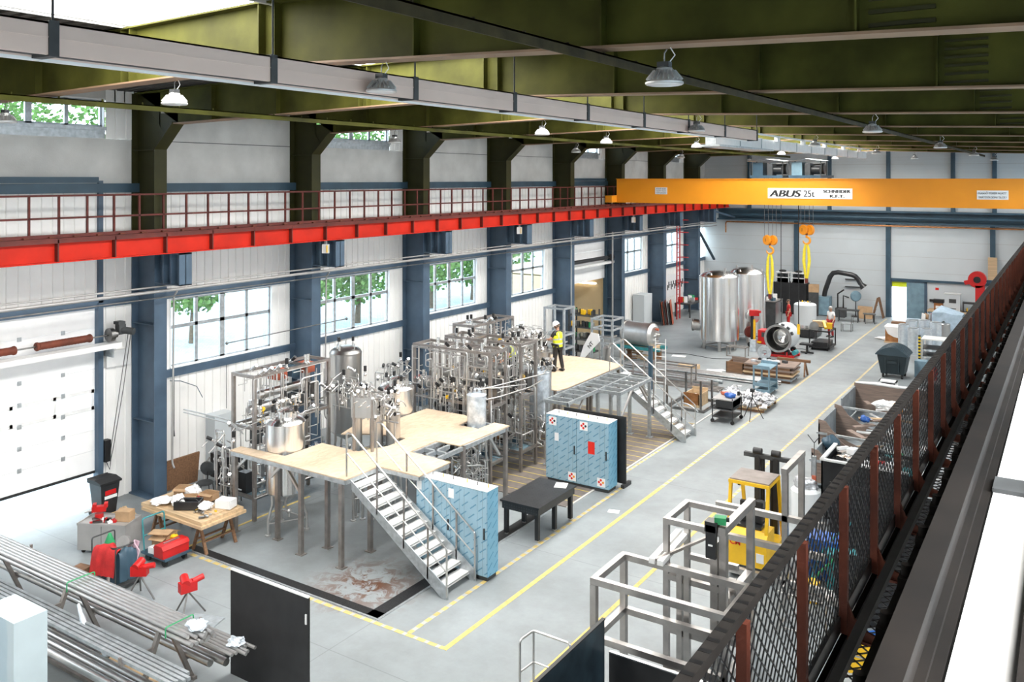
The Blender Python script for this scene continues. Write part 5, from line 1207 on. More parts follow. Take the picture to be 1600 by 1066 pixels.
# tube rack
t = thing('tube_rack', 'steel A frame tube rack in the near left corner', 'rack', (-16.2, 9.35, 0))
for x in (-19.2, -16.3, -13.4):
    u = part('upright', MB().bar((x, 8.85, 0), (x, 9.33, 1.22), .08, .07).bar((x, 9.97, 0), (x, 9.45, 1.22), .08, .07).box(x - .05, x + .05, 9.25, 9.55, 1.20, 1.26), 'frame_steel', t)
    for z, y0, y1 in ((.92, 8.55, 9.2), (.92, 9.6, 10.15), (.45, 8.4, 9.05), (.45, 9.75, 10.35)):
        yy = y0 if y0 < 9 else y1
        part('arm', MB().box(x - .025, x + .025, y0, y1, z - .05, z).box(x - .025, x + .025, yy - .02, yy + .02, z, z + .10), 'frame_steel', u)
part('base_rail', MB().box(-19.3, -13.3, 8.82, 8.9, 0, .06), 'frame_steel', t); part('base_rail', MB().box(-19.3, -13.3, 9.92, 10.0, 0, .06), 'frame_steel', t)
rr = random.Random(5)
def tubes(lab, n, x0, x1, y0, z0, pitch, r, sq, m, grp, rows=1):
    for k in range(n):
        row = k // ((n + rows - 1) // rows); c = k % ((n + rows - 1) // rows)
        y = y0 + pitch * (c + .5 * (row % 2)); z = z0 + r + row * pitch * .92; dx = rr.uniform(-.15, .1)
        mb = MB()
        if sq: mb.box(x0 + dx, x1 + dx, y - r, y + r, z - r, z + r)
        else: mb.tube([(x0 + dx, y, z), (x1 + dx, y, z)], r, 10)
        single('steel_tube', mb, m, lab, 'steel tube', grp)
tubes('pale steel tube in the banded bundle on top of the tube rack', 12, -22.0, -12.3, 9.14, 1.26, .078, .035, False, 'steel_satin', 'tubes on top of the rack', 2)
tubes('steel box tube on the near upper arm of the tube rack', 5, -21.6, -12.0, 8.62, .92, .085, .028, True, 'galv', 'tubes on the near upper arms', 1)
tubes('round steel tube on the far upper arm of the tube rack', 6, -20.3, -11.9, 9.72, .92, .074, .030, False, 'steel_satin', 'tubes on the far upper arms', 1)
tubes('thick steel pipe on the near lower arm of the tube rack', 3, -20.5, -12.3, 8.52, .45, .17, .075, False, 'steel', 'pipes on the near lower arms', 1)
tubes('thick steel pipe on the far lower arm of the tube rack', 3, -20.5, -12.6, 9.86, .45, .17, .07, False, 'steel', 'pipes on the far lower arms', 1)
tubes('dark steel pipe on the floor under the tube rack', 4, -19.8, -12.8, 9.15, .0, .16, .07, False, 'steel_dark', 'pipes under the rack', 1)
for x in (-15.9, -12.9): single('strap_band', MB().pipe([(x, 9.07, 1.262), (x, 9.07, 1.44), (x, 9.62, 1.44), (x, 9.62, 1.262)], .012, 5), 'green', 'thin green strap round the tube bundle, %s' % ('left one' if x < -14 else 'right one'), 'strap')
bag('plastic_wrap', 'crumpled clear plastic at the right end of the top tube bundle', (-12.5, 9.4, 1.40), .17, 'film_wrap', .45, cat='plastic wrap'); bag('plastic_wrap', 'crumpled clear plastic at the right end of the far arm tubes', (-12.2, 9.95, .97), .16, 'film_wrap', .4, cat='plastic wrap')
single('plastic_wrap', MB().tube([(-15.4, 9.0, 1.2), (-15.1, 8.95, .9), (-14.8, 9.0, .75), (-14.4, 8.95, .6), (-14.0, 9.0, .9)], [.03, .07, .05, .08, .03], 7), 'film_wrap', 'torn strip of clear plastic hanging inside the tube rack', 'plastic wrap')
for i in range(3):
    rr2 = random.Random(i); single('wood_pallet_board', MB().box(-15.2, -12.9, 9.0 + .22 * i, 9.16 + .22 * i, .17, .20), 'pine', 'pale pallet board lying under the right half of the tube rack', 'board', 'boards under the tube rack')
t = thing('hand_lamp', 'red box lamp with black handle standing on the tubes at the far left', 'lamp', (-18.35, 8.66, .978))
part('lamp_body', MB().box(-18.45, -18.25, 8.58, 8.74, .978, 1.22), 'red', t); part('lens', MB().box(-18.24, -18.22, 8.60, 8.72, 1.0, 1.2), 'black', t); part('handle', MB().pipe([(-18.22, 8.66, 1.18), (-18.14, 8.66, 1.16), (-18.14, 8.66, 1.02), (-18.22, 8.66, 1.0)], .015, 6), 'black', t)
t = thing('switch_cabinet', 'pale grey switch cabinet wrapped in clear film in the bottom left corner', 'switch cabinet', (-14.95, 7.65, 0))
part('body', MB().box(-15.5, -14.47, 7.37, 7.92, .05, 1.8), 'cab_pale', t); part('plinth', MB().box(-15.45, -14.5, 7.4, 7.9, 0, .05), 'charcoal', t); part('door_gap', MB().box(-14.985, -14.975, 7.366, 7.37, .1, 1.78), 'charcoal', t)
rr = random.Random(3); fw = MB(); pts = [[(-15.45 + .16 * i, 7.345 + rr.uniform(-.02, .018), .3 + .25 * j) for i in range(6)] for j in range(7)]
fw.add([p for row in pts for p in row], [(j * 6 + i, j * 6 + i + 1, (j + 1) * 6 + i + 1, (j + 1) * 6 + i) for j in range(6) for i in range(5)]); part('clear_film', fw, 'glass', t)
# upright sheets
t = thing('steel_sheet', 'black upright sheet screen beside the tube rack', 'screen', (-11.93, 10.46, 0))
part('sheet', MB().box(-12.93, -10.93, 10.44, 10.48, .0, 1.9), 'black', t); part('edge_strip', MB().box(-12.93, -10.93, 10.435, 10.485, 1.9, 1.925), 'alu_white', t); part('latch', MB().box(-10.99, -10.96, 10.42, 10.44, 1.45, 1.62), 'alu_white', t)
t = thing('steel_sheet', 'dark blue mottled steel sheet standing near the tubular guard', 'screen', (-6.4, 11, 0))
part('sheet', MB().box(-6.42, -6.38, 9.2, 12.56, .03, 1.9), 'panel_steelblue', t); part('edge_strip', MB().box(-6.43, -6.37, 9.2, 12.57, 1.9, 1.92), 'black', t); part('foot', MB().box(-6.6, -6.2, 10.0, 10.1, 0, .03), 'black', t); part('foot', MB().box(-6.6, -6.2, 12.2, 12.3, 0, .03), 'black', t)
t = thing('steel_sheet', 'low black sheet in front of the stainless frames', 'screen', (-5.8, 12.7, 0))
part('sheet', MB().box(-6.36, -3.6, 12.68, 12.72, .03, 1.32), 'black', t); part('edge_strip', MB().box(-6.36, -3.6, 12.67, 12.73, 1.32, 1.34), 'steel', t); part('foot', MB().box(-5.9, -5.8, 12.5, 12.9, 0, .03), 'black', t)
t = thing('guard_rail', 'free standing tubular steel guard rail in front of the yellow line', 'guard rail', (-7.7, 12.8, 0))
part('hoop', MB().pipe([(-8.0, 12.55, 0), (-8.0, 12.55, 1.1), (-7.97, 12.95, 1.1), (-7.22, 12.93, 1.1), (-7.22, 12.93, 0)], .022, 8), 'steel', t); part('post', MB().cyl((-7.97, 12.95, 0), (-7.97, 12.95, 1.1), .02, 8), 'steel', t); part('mid_rail', MB().pipe([(-8.0, 12.55, .55), (-7.97, 12.95, .55), (-7.22, 12.93, .55)], .018, 8), 'steel', t)
# ------------------------------------------------------------------ RIGHT FOREGROUND: stainless frames and fork lift
def frame3d(lab, posts, rails, w=.10, grp='stainless box tube frames', m='tube_steel'):
    x = sum(p[0] for p in posts) / len(posts); y = sum(p[1] for p in posts) / len(posts)
    t = thing('box_tube_frame', lab, 'frame', (x, y, 0), grp)
    for px, py, z in posts: part('post', MB().box(px - w / 2, px + w / 2, py - w / 2, py + w / 2, 0, z - w), m, t)
    for a, b in rails: part('rail', MB().bar(a, b, w, w), m, t)
    return t
def ring(x0, x1, y0, y1, z, far=True): return [((x0 - .05, y0, z), (x1 + .05, y0, z)), ((x0 - .05, y1, z), (x1 + .05, y1, z)), ((x0, y0 + .05, z), (x0, y1 - .05, z)), ((x1, y0 + .05, z), (x1, y1 - .05, z))]
frame3d('near stainless box tube frame, lower of the two, with an extra middle post', [(-6.93, 13.25, 2.18), (-6.93, 14.42, 2.18), (-4.6, 13.25, 2.18), (-4.6, 14.42, 2.18)], ring(-6.93, -4.6, 13.25, 14.42, 2.13) + ring(-6.93, -4.6, 13.25, 14.42, 1.15) + [((-6.9, 14.42, .12), (-4.6, 14.42, .12))], .11)
frame3d('tall stainless box tube frame standing behind the near one', [(-6.20, 14.68, 2.9), (-6.20, 15.68, 2.9), (-5.92, 14.62, 2.08), (-5.78, 14.62, 2.08)], [((-6.25, 14.68, 2.85), (-5.2, 14.68, 2.85)), ((-6.25, 15.68, 2.85), (-5.2, 15.68, 2.85)), ((-6.2, 14.73, 2.85), (-6.2, 15.63, 2.85)), ((-6.15, 14.68, 1.85), (-5.2, 14.68, 1.85)), ((-6.15, 15.68, 1.85), (-5.2, 15.68, 1.85)), ((-6.15, 14.68, .9), (-5.2, 14.68, .9)), ((-6.15, 15.68, .45), (-5.2, 15.68, .45)), ((-6.15, 14.68, .25), (-5.2, 14.68, .25))], .10)
frame3d('stainless portal of thick posts joined to the tall frame, topped by a green tool', [(-5.14, 14.7, 2.95), (-5.14, 16.2, 2.95), (-5.3, 14.7, 2.8)], [((-5.14, 14.6, 2.9), (-5.14, 16.3, 2.9)), ((-5.14, 14.8, 1.6), (-5.14, 16.1, 1.6)), ((-5.1, 15.0, 1.9), (-5.05, 15.9, .3))], .13)
frame3d('far stainless portal frame beyond the yellow fork lift', [(-5.1, 18.4, 2.95), (-5.1, 19.7, 2.95)], [((-5.1, 18.3, 2.9), (-5.1, 19.8, 2.9)), ((-6.6, 18.4, 1.9), (-4.3, 18.4, 1.9)), ((-6.9, 18.4, 1.25), (-4.3, 18.4, 1.25)), ((-5.1, 18.4, .4), (-3.6, 18.4, .4)), ((-6.6, 18.4, .55), (-4.3, 18.4, .55))], .12)
for i in range(2): single('aluminium_profile', MB().rbox((-6.35 + .16 * i, 15.0, 2.24), (.11, 1.5, .09), .06), 'alu_white', '%s of two white aluminium profiles lying across the near stainless frame' % ('left' if i == 0 else 'right'), 'profile')
single('steel_bar', MB().bar((-6.25, 14.3, 2.26), (-5.7, 15.9, 2.3), .05), 'frame_steel', 'dark steel bar lying beside the white aluminium profiles', 'bar')
t = thing('clamp_tool', 'black clamp tool with bright green top on the stainless portal', 'tool', (-5.28, 14.72, 2.8))
part('tool_body', MB().box(-5.42, -5.24, 14.56, 14.66, 2.4, 2.98).box(-5.44, -5.22, 14.56, 14.78, 2.86, 3.04), 'black_satin', t); part('green_cover', MB().rbox((-5.2, 14.7, 3.06), (.2, .16, .12), .3), 'green', t); part('label_plate', MB().box(-5.37, -5.29, 14.555, 14.56, 2.62, 2.65), 'white', t); part('lens', MB().cyl((-5.12, 14.72, 3.08), (-5.05, 14.74, 3.08), .04, 10), 'black', t)
# fork lift
t = thing('fork_lift', 'yellow fork lift with grey overhead guard seen from behind', 'fork lift', (-6.2, 19.9, 0))
part('chassis', MB().prism([(19.15, .35), (19.15, 1.0), (19.3, 1.12), (19.75, 1.12), (19.75, .62), (20.6, .62), (20.6, .25), (19.3, .25)], -6.66, -5.72, 0), 'yellow', t)
part('bumper_skirt', MB().box(-6.64, -5.74, 19.16, 19.5, .12, .36), 'charcoal', t)
part('seat', MB().box(-6.45, -5.95, 19.6, 20.0, 1.12, 1.22).box(-6.45, -5.95, 19.55, 19.65, 1.2, 1.65), 'black', t); part('engine_cover', MB().box(-6.5, -5.9, 19.35, 19.75, 1.12, 1.18), 'black_satin', t)
for x in (-6.62, -5.76):
    part('guard_post', MB().bar((x, 19.28, 1.05), (x, 19.42, 2.1), .07), 'yellow', t); part('guard_post', MB().bar((x, 20.55, .6), (x, 20.2, 2.1), .07), 'yellow', t)
part('guard_frame', MB().box(-6.66, -5.72, 19.36, 19.42, 2.08, 2.15).box(-6.66, -5.72, 20.18, 20.24, 2.08, 2.15).box(-6.66, -6.59, 19.4, 20.2, 2.08, 2.15).box(-5.79, -5.72, 19.4, 20.2, 2.08, 2.15), 'yellow', t)
part('roof_sheet', MB().box(-6.64, -5.74, 19.40, 20.22, 2.15, 2.18), 'duct_roof', t)
for x in (-6.42, -5.98): part('mast_rail', MB().box(x - .06, x + .06, 20.72, 20.86, .08, 2.35), 'black_satin', t)
part('mast_top', MB().box(-6.75, -5.6, 20.74, 20.84, 2.3, 2.4), 'charcoal', t); part('lift_cylinder', MB().cyl((-6.3, 20.8, .2), (-6.3, 20.8, 2.4), .05, 10).cyl((-6.08, 20.8, .2), (-6.08, 20.8, 2.4), .05, 10), 'black', t)
for x in (-6.42, -5.98): part('chain_roller', MB().cyl((x - .1, 20.78, 2.46), (x + .1, 20.78, 2.46), .08, 10), 'black', t)
part('steering_column', MB().bar((-6.2, 20.5, .7), (-6.2, 20.25, 1.35), .08).lathe([(.15, 0), (.17, .015), (.15, .03)], (-6.2, 20.22, 1.36), 16, (0, -.5, .86)), 'black', t)
for x in (-6.6, -5.78): part('rear_wheel', MB().cyl((x - .07, 19.5, .2), (x + .07, 19.5, .2), .2, 16), 'rubber', t); part('front_wheel', MB().cyl((x - .09, 20.55, .26), (x + .09, 20.55, .26), .26, 16), 'rubber', t)
for x in (-6.4, -6.0): part('fork', MB().box(x - .05, x + .05, 20.86, 22.0, .05, .10).box(x - .05, x + .05, 20.86, 20.92, .05, .6), 'black', t)
part('licence_plate', MB().box(-5.95, -5.78, 19.135, 19.15, .48, .68), 'white', t); part('warning_triangle', MB().add([(-6.25, 19.14, .9), (-6.05, 19.14, .9), (-6.15, 19.14, 1.05)], [(0, 1, 2)]), 'black', t)
m = MB(); put_text(m, 'CM', .17, (-6.55, 19.145, .78), (1, 0, 0), (0, 0, 1), bold=.003); part('lettering', m, 'sign_red', t)
part('mirror', MB().box(-6.72, -6.66, 20.2, 20.24, 1.75, 1.85), 'black', t)
# tank behind the fork lift and clutter beyond the railing
t = thing('white_tank', 'round white tank heaped with silver offcuts behind the far stainless portal', 'tank', (-6.0, 23.6, 0)); part('shell', MB().lathe([(.35, 0), (.38, .05), (.38, .75), (.30, .82)], (-6.0, 23.6, 0), 24), 'white_gloss', t)
bag('metal_offcuts', 'heap of silver metal offcuts on top of the round white tank', (-6.0, 23.6, .80), .3, 'foil_pile', .6, cat='scrap')
t = thing('waste_skip', 'tall black steel container heaped with clutter behind the railing', 'container', (-4.6, 24.6, 0))
part('front_wall', MB().box(-5.65, -3.5, 23.8, 23.84, .05, 1.55), 'black', t); part('side_wall', MB().box(-5.65, -5.61, 23.8, 25.4, .05, 1.55), 'black', t); part('rear_wall', MB().box(-5.65, -3.5, 25.36, 25.4, .05, 1.55), 'black', t); part('rim', MB().box(-5.68, -3.5, 23.77, 23.87, 1.55, 1.6).box(-5.68, -5.58, 23.8, 25.4, 1.55, 1.6), 'alu_white', t); part('fill', MB().box(-5.6, -3.52, 23.85, 25.35, .05, 1.35), 'charcoal', t)
for i in range(26):
    rr = random.Random(900 + i)
    bx('scrap_piece', 'piece of scrap on top of the tall black container', 'scrap', (-5.4 + 1.75 * rr.random(), 24.0 + 1.2 * rr.random(), 1.355 + .05 * (i % 4)), (.1 + .3 * rr.random(), .08 + .15 * rr.random(), .05 + .12 * rr.random()), rr.random() * 3, rr.choice(('white', 'steel', 'galv', 'charcoal', 'teal', 'white', 'steel_bright', 'red')), 'scrap on the tall black container')
t = thing('signal_post', 'grey post with red and white lamp at the corner of the black container', 'post', (-5.8, 23.72, 0)); part('pole', MB().box(-5.86, -5.76, 23.67, 23.77, 0, 1.65), 'galv', t); part('signal_lamp', MB().box(-5.85, -5.74, 23.62, 23.67, .95, 1.15), 'hull_red', t); part('wire_fork', MB().tube([(-5.81, 23.72, 1.65), (-5.81, 23.72, 2.0), (-5.98, 23.72, 2.2)], .012, 5).tube([(-5.81, 23.72, 2.0), (-5.66, 23.72, 2.2)], .012, 5), 'charcoal', t)
def skip(lab, x0, x1, y0, y1, z1, curved):
    t = thing('tipping_skip', lab, 'skip', ((x0 + x1) / 2, (y0 + y1) / 2, 0), 'open tipping skips')
    part('floor_pan', MB().box(x0 + .1, x1, y0, y1, .12, .18), 'skip_grey', t)
    prof = [(x0, .18), (x1, .18), (x1, .42), (x0 + .75 * (x1 - x0), .44), (x0 + .5 * (x1 - x0), .54), (x0 + .32 * (x1 - x0), .70), (x0 + .18 * (x1 - x0), .92), (x0 + .09 * (x1 - x0), z1 * .97), (x0 + .04, z1), (x0, z1)] if curved else [(x0, .18), (x1, .18), (x1, z1), (x0, z1)]
    part('end_wall', MB().prism(prof, y1 - .04, y1, 1), 'wood_grey', t); 
    if curved: part('end_wall', MB().prism(prof, y0, y0 + .04, 1), 'wood_grey', t)
    part('side_wall', MB().box(x0, x0 + .05, y0, y1, .18, z1 * .9), 'skip_grey', t); part('edge_rail', MB().bar((x0 - .05, y0, .82), (x1 - .3, y0, .78), .08, .07), 'galv', t)
    for x in (x0 + .3, x1 - .4): part('skid_runner', MB().box(x - .06, x + .06, y0 + .1, y1 - .1, 0, .12), 'charcoal', t)
    return t
skip('grey tipping skip with high straight wooden end wall, farthest of the three', -7.05, -4.4, 32.6, 34.9, 1.25, False)
skip('grey tipping skip with curved wooden wings, middle of the three', -6.95, -4.4, 28.9, 31.2, 1.25, True)
skip('grey tipping skip with curved wooden wings, nearest the black container', -6.45, -4.3, 26.0, 28.0, 1.15, True)
rr = random.Random(77)
for (x0, x1, y0, y1, z, nm) in ((-6.8, -4.8, 32.8, 34.6, .19, 'farthest'), (-6.6, -4.8, 29.1, 31.0, .19, 'middle'), (-6.2, -4.6, 26.2, 27.8, .19, 'nearest')):
    for i in range(14):
        L = rr.uniform(.4, 1.2); w = rr.uniform(.06, .2)
        bx('waste_board', 'waste board thrown into the %s grey tipping skip' % nm, 'waste', (rr.uniform(x0 + .3, x1), rr.uniform(y0 + .2, y1 - .2), z + .045 * i), (L, w, .04), rr.uniform(-1.2, 1.2), rr.choice(('pine', 'wood_grey', 'wood_brown', 'white', 'galv', 'wood_grey')), 'waste boards in the %s skip' % nm)
single('plastic_or_light_sheet', MB().tube([(-7.0, 34.85, 1.27), (-6.3, 34.9, 1.29), (-5.5, 34.88, 1.27), (-4.6, 34.9, 1.28)], [.03, .07, .06, .03], 8), 'white', 'white plastic sheet along the top edge of the farthest skip', 'plastic sheet', 'white sheets')
bag('plastic_or_light_sheet', 'white plastic bundle inside the farthest skip', (-5.6, 33.3, .8), .4, 'white', .4, 'white sheets', 'plastic sheet'); bag('cloth_bundle', 'dark blue cloth hung in the corner of the nearest skip', (-6.2, 27.3, .8), .25, 'dark_blue', 1.0, cat='cloth'); bag('plastic_or_light_sheet', 'grey plastic sheet inside the nearest skip', (-5.4, 27.0, .75), .4, 'film_wrap', .4, cat='plastic sheet'); bx('box', 'orange box among the boards of the farthest skip', 'box', (-5.2, 33.0, .85), (.25, .25, .25), .3, 'orange'); bag('cloth_bundle', 'blue cloth on the boards of the middle skip', (-5.9, 30.9, .85), .16, 'blue', .8, cat='cloth'); bag('wire_coil', 'green wire coil at the right end of the middle skip', (-4.6, 28.6, .0), .35, 'green', 1.0, cat='coil'); bag('gauge_drum', 'silver round drum at the right end of the middle skip rail', (-4.75, 29.2, .80), .22, 'steel_satin', 1.0, cat='drum')
single('dark_sheet', MB().box(-4.4, -2.2, 33.9, 33.96, 0, 1.75), 'black_satin', 'dark upright sheet behind the right end of the farthest skip', 'sheet', 'dark sheets behind the railing'); single('dark_sheet', MB().box(-5.0, -2.4, 21.9, 21.94, 0, 1.65), 'black', 'dark upright sheet behind the railing near the blue crates', 'sheet', 'dark sheets behind the railing'); single('dark_sheet', MB().box(-4.15, -2.2, 18.6, 18.64, 0, 1.35), 'black_satin', 'dark upright sheet behind the railing nearest the camera', 'sheet', 'dark sheets behind the railing')
for i, (x, y, z, sx, sy, sz, m_, lab) in enumerate([(-4.75, 20.4, 0, .7, .6, .9, 'blue', 'blue plastic drum box behind the railing'), (-4.3, 20.0, .0, .6, .5, .8, 'teal', 'teal crate behind the railing beside the blue box'), (-4.3, 19.2, 0, .5, .4, .18, 'white', 'white crate on the floor behind the railing'), (-3.4, 16.9, .0, .4, .4, .5, 'yellow', 'yellow canister near the bottom of the railing'), (-3.1, 17.6, .0, .5, .4, .35, 'blue', 'small blue box near the yellow canister')]): bx('crate', lab, 'crate', (x, y, z), (sx, sy, sz), .2 * i, m_)
t = thing('canister', 'yellow round canister with black lettering behind the railing', 'canister', (-4.72, 19.05, 0)); part('shell', MB().cyl((-4.72, 19.05, 0), (-4.72, 19.05, .42), .17, 16), 'yellow', t); m = MB(); put_text(m, 'STO', .13, (-4.86, 18.87, .17), (1, 0, 0), (0, 0, 1), bold=.002); part('lettering', m, 'black', t)
single('garden_hose', MB().tube([(-4.9, 19.6, .03), (-4.8, 20.0, .6), (-4.5, 20.3, 1.0), (-4.2, 20.5, 1.3)], .03, 6), 'teal', 'teal hose running up over the crates behind the railing', 'hose'); single('garden_hose', MB().tube([(-5.0, 19.4, .03), (-4.6, 19.6, .5), (-4.3, 19.8, .85)], .03, 6), 'green', 'dark green hose beside the yellow round canister', 'hose')
for i in range(5): single('white_sheet', MB().rbox((-3.4 + .3 * i, 22.9 + .12 * i, .55), (.04, .8, 1.1), .5, 0, .1), 'white', 'white panel leaning in a row behind the dark sheets', 'panel', 'white panels behind the railing')
for i in range(24):
    rr = random.Random(1300 + i); x = -4.6 + 2.9 * rr.random(); y = 25.8 + 10 * rr.random()
    if y > 32.3 and y < 35.2 and x < -4.2: x += 1.4
    if x < -4.2: x = -4.1
    bx('scrap_piece', 'silver scrap on the floor behind the railing beyond the black container', 'scrap', (x, y, 0), (.2 + .5 * rr.random(), .2 + .4 * rr.random(), .15 + .4 * rr.random()), rr.random() * 3, rr.choice(('white', 'foil_pile', 'galv', 'foil_pile', 'charcoal', 'steel')), 'scrap on the floor behind the railing')
for (x0, y0) in ((-4.9, 17.2), (-3.6, 15.6)):
    tt = thing('wire_cart', 'light steel cart frame under the railing, %s' % ('farther one' if y0 > 16 else 'nearer one'), 'cart', (x0, y0, 0))
    for a in (0, .9):
        for b in (0, .6): part('post', MB().cyl((x0 + a, y0 + b, 0), (x0 + a, y0 + b, .9), .02, 6), 'steel', tt)
    for z in (.2, .88): part('shelf_frame', MB().box(x0, x0 + .9, y0, y0 + .03, z - .02, z).box(x0, x0 + .9, y0 + .57, y0 + .6, z - .02, z).box(x0, x0 + .03, y0, y0 + .6, z - .02, z).box(x0 + .87, x0 + .9, y0, y0 + .6, z - .02, z), 'steel', tt)
# ------------------------------------------------------------------ BACK OF THE HALL
def big_tank(lab, cx, cy, r, z0, z1, zd, man):
    t = thing('storage_tank', lab, 'tank', (cx, cy, 0), 'tall shiny storage tanks')
    part('shell', MB().lathe([(r * .3, z0 - .1), (r * .9, z0 - .04), (r, z0), (r, (z0 + z1) * .48), (r + .012, (z0 + z1) * .48), (r + .012, (z0 + z1) * .48 + .03), (r, (z0 + z1) * .48 + .03), (r, z1), (r * .97, z1 + .04), (r * .75, z1 + (zd - z1) * .55), (r * .4, zd - .04), (0, zd)], (cx, cy, 0), 48), 'steel_bright', t)
    for i in range(4):
        a = i * PI / 2 + .35; x, y = cx + r * .76 * math.cos(a), cy + r * .76 * math.sin(a)
        part('leg', MB().cyl((x, y, 0), (x, y, z0 + .02), .09, 12), 'steel', t)
    br = MB()
    for i in range(4):
        a = i * PI / 2 + .35; b = a + PI / 2; br.cyl((cx + r * .76 * math.cos(a), cy + r * .76 * math.sin(a), .2), (cx + r * .76 * math.cos(b), cy + r * .76 * math.sin(b), .2), .035, 8)
    part('leg_brace', br, 'steel', t)
    for i in range(6):
        a = i * 1.05 + .3; q = r * (.55 if i % 2 else .8); part('lifting_lug', MB().box(cx + q * math.cos(a) - .05, cx + q * math.cos(a) + .05, cy + q * math.sin(a) - .02, cy + q * math.sin(a) + .02, z1 + (zd - z1) * .15, zd + .08 if i % 2 else z1 + (zd - z1) * .7), 'steel', t)
    mx, my, mz, dx, dy, mr = man; n_ = Vector((dx, dy, 0)).normalized()
    p = Vector((cx, cy, mz)) + n_ * (r - .1); mw = part('manway', MB().lathe([(mr, 0), (mr, .42), (mr + .03, .42), (mr + .03, .47), (mr * .9, .50), (0, .52)], p, 24, n_), 'steel', t)
    part('manway_handle', MB().cyl(p + n_ * .52 + Vector((0, 0, -.1)), p + n_ * .55 + Vector((0, 0, .1)), .02, 6), 'steel_dark', mw)
    return t
big_tank('tall shiny storage tank on four legs standing nearer the camera', -15.82, 44.55, 1.04, .56, 3.88, 4.18, (0, 0, 1.2, -.9, -.15, .30))
big_tank('tall shiny storage tank partly hidden behind the nearer one', -15.35, 47.75, 1.0, .58, 3.80, 4.12, (0, 0, 1.55, .55, -.9, .34))
t = thing('grey_vessel', 'pale grey cylindrical vessel standing on a black pallet', 'tank', (-13.0, 51.0, 0))
part('pallet_base', MB().box(-13.75, -12.25, 50.2, 51.8, .08, .48).box(-13.6, -12.4, 50.3, 51.7, 0, .08), 'black_satin', t); part('shell', MB().lathe([(.6, .5), (.62, .5), (.62, 1.80), (.56, 1.86), (.3, 1.92), (0, 1.94)], (-13.0, 51.0, 0), 36), 'wall_grey', t); part('bright_band', MB().lathe([(.635, .5), (.635, .68)], (-13.0, 51.0, 0), 36), 'steel_bright', t)
for i in range(5): part('nozzle', MB().cyl((-13.3 + .15 * i, 50.9 + .1 * (i % 2), 1.88), (-13.3 + .15 * i, 50.9 + .1 * (i % 2), 2.02), .04, 8), 'yellow' if i % 2 else 'steel', t)
single('post', MB().cyl((-13.95, 49.6, 0), (-13.95, 49.6, 2.0), .02, 6), 'charcoal', 'thin dark post left of the grey vessel', 'post')
# open cylinder on red rollers
c0 = Vector((-12.54, 43.9, .98)); ax = Vector((.06, 1.0, 0)).normalized()
t = thing('open_vessel', 'open ended grey vessel shell with polished inside lying on red rollers', 'vessel', (-12.4, 44.5, .35))
part('shell', MB().lathe([(.625, 0), (.66, 0), (.66, 1.35), (.60, 1.42), (.3, 1.46)], c0, 40, ax, False), 'wall_grey', t); part('inner_wall', MB().lathe([(.615, 0), (.615, .9), (.60, .95)], c0, 40, ax, False), 'steel_dark', t); part('front_flange', MB().lathe([(.60, -.03), (.70, -.03), (.70, .05), (.60, .05), (.60, -.03)], c0, 40, ax, False), 'steel', t)
part('inner_dome', MB().lathe([(.60, .95), (.42, 1.1), (.2, 1.2), (0, 1.24)], c0, 36, ax, False), 'steel_bright', t); part('inner_ring', MB().lathe([(.38, .5), (.42, .5), (.42, 1.05), (.38, 1.05)], c0, 32, ax, False), 'steel', t)
for i in range(4): a = -.2 + .45 * i; u = Vector((0, 0, 1)) * math.cos(a) + ax.cross(Vector((0, 0, 1))) * math.sin(a); part('nozzle', MB().cyl(c0 + ax * .25 + u * .6, c0 + ax * .25 + u * .74, .09, 12), 'charcoal', t)
t = thing('roller_bed', 'red roller bed with motors carrying the open grey vessel shell', 'roller bed', (-12.4, 44.5, 0))
side = ax.cross(Vector((0, 0, 1)))
for s in (.2, 1.1):
    b = part('cross_beam', MB().bar(c0 + ax * s - side * .75 + Vector((0, 0, -.9)), c0 + ax * s + side * .75 + Vector((0, 0, -.9)), .14, .12), 'red', t)
    for q in (-.42, .42):
        p = c0 + ax * s + side * q + Vector((0, 0, -.66)); part('roller', MB().cyl(p - ax * .08, p + ax * .08, .13, 16), 'black', b); part('bearing_bracket', MB().bar(p - Vector((0, 0, .22)), p, .08, .2), 'red', b)
for q in (-.6, .62): part('side_beam', MB().bar(c0 + ax * .1 + side * q + Vector((0, 0, -.88)), c0 + ax * 1.3 + side * q + Vector((0, 0, -.88)), .1, .1), 'red', t)
part('drive_motor', MB().cyl(c0 + side * .75 + ax * .2 + Vector((0, 0, -.68)), c0 + side * .75 + ax * .6 + Vector((0, 0, -.68)), .12, 12), 'teal', t)
# black box, red-clad worker, welding column
t = thing('black_tank', 'square black open tank with rusty rim between the shiny tank and the grey vessel', 'tank', (-15.3, 52.6, 0))
part('shell', MB().box(-15.9, -15.0, 51.9, 53.4, .05, 1.66), 'charcoal', t); part('rim', MB().box(-15.95, -14.95, 51.85, 53.45, 1.66, 1.70), 'frame_steel', t); part('steel_door', MB().box(-14.98, -14.95, 51.95, 53.35, .1, 1.62), 'steel', t); part('foot', MB().box(-15.8, -15.1, 52.0, 53.3, 0, .05), 'black', t)
for i in range(9):
    rr = random.Random(60 + i); bx('loose_part', 'loose part piled on top of the square black tank', 'part', (-15.8 + .65 * rr.random(), 52.1 + .9 * rr.random(), 1.705), (.15 + .2 * rr.random(), .15, .1 + .25 * rr.random()), rr.random() * 3, rr.choice(('charcoal', 'steel', 'dark_blue', 'black', 'white')), 'parts on the square black tank')
t = thing('welding_column', 'red welding machine with drum reel and yellow column in front of the black tank', 'welding machine', (-14.2, 46.2, 0))
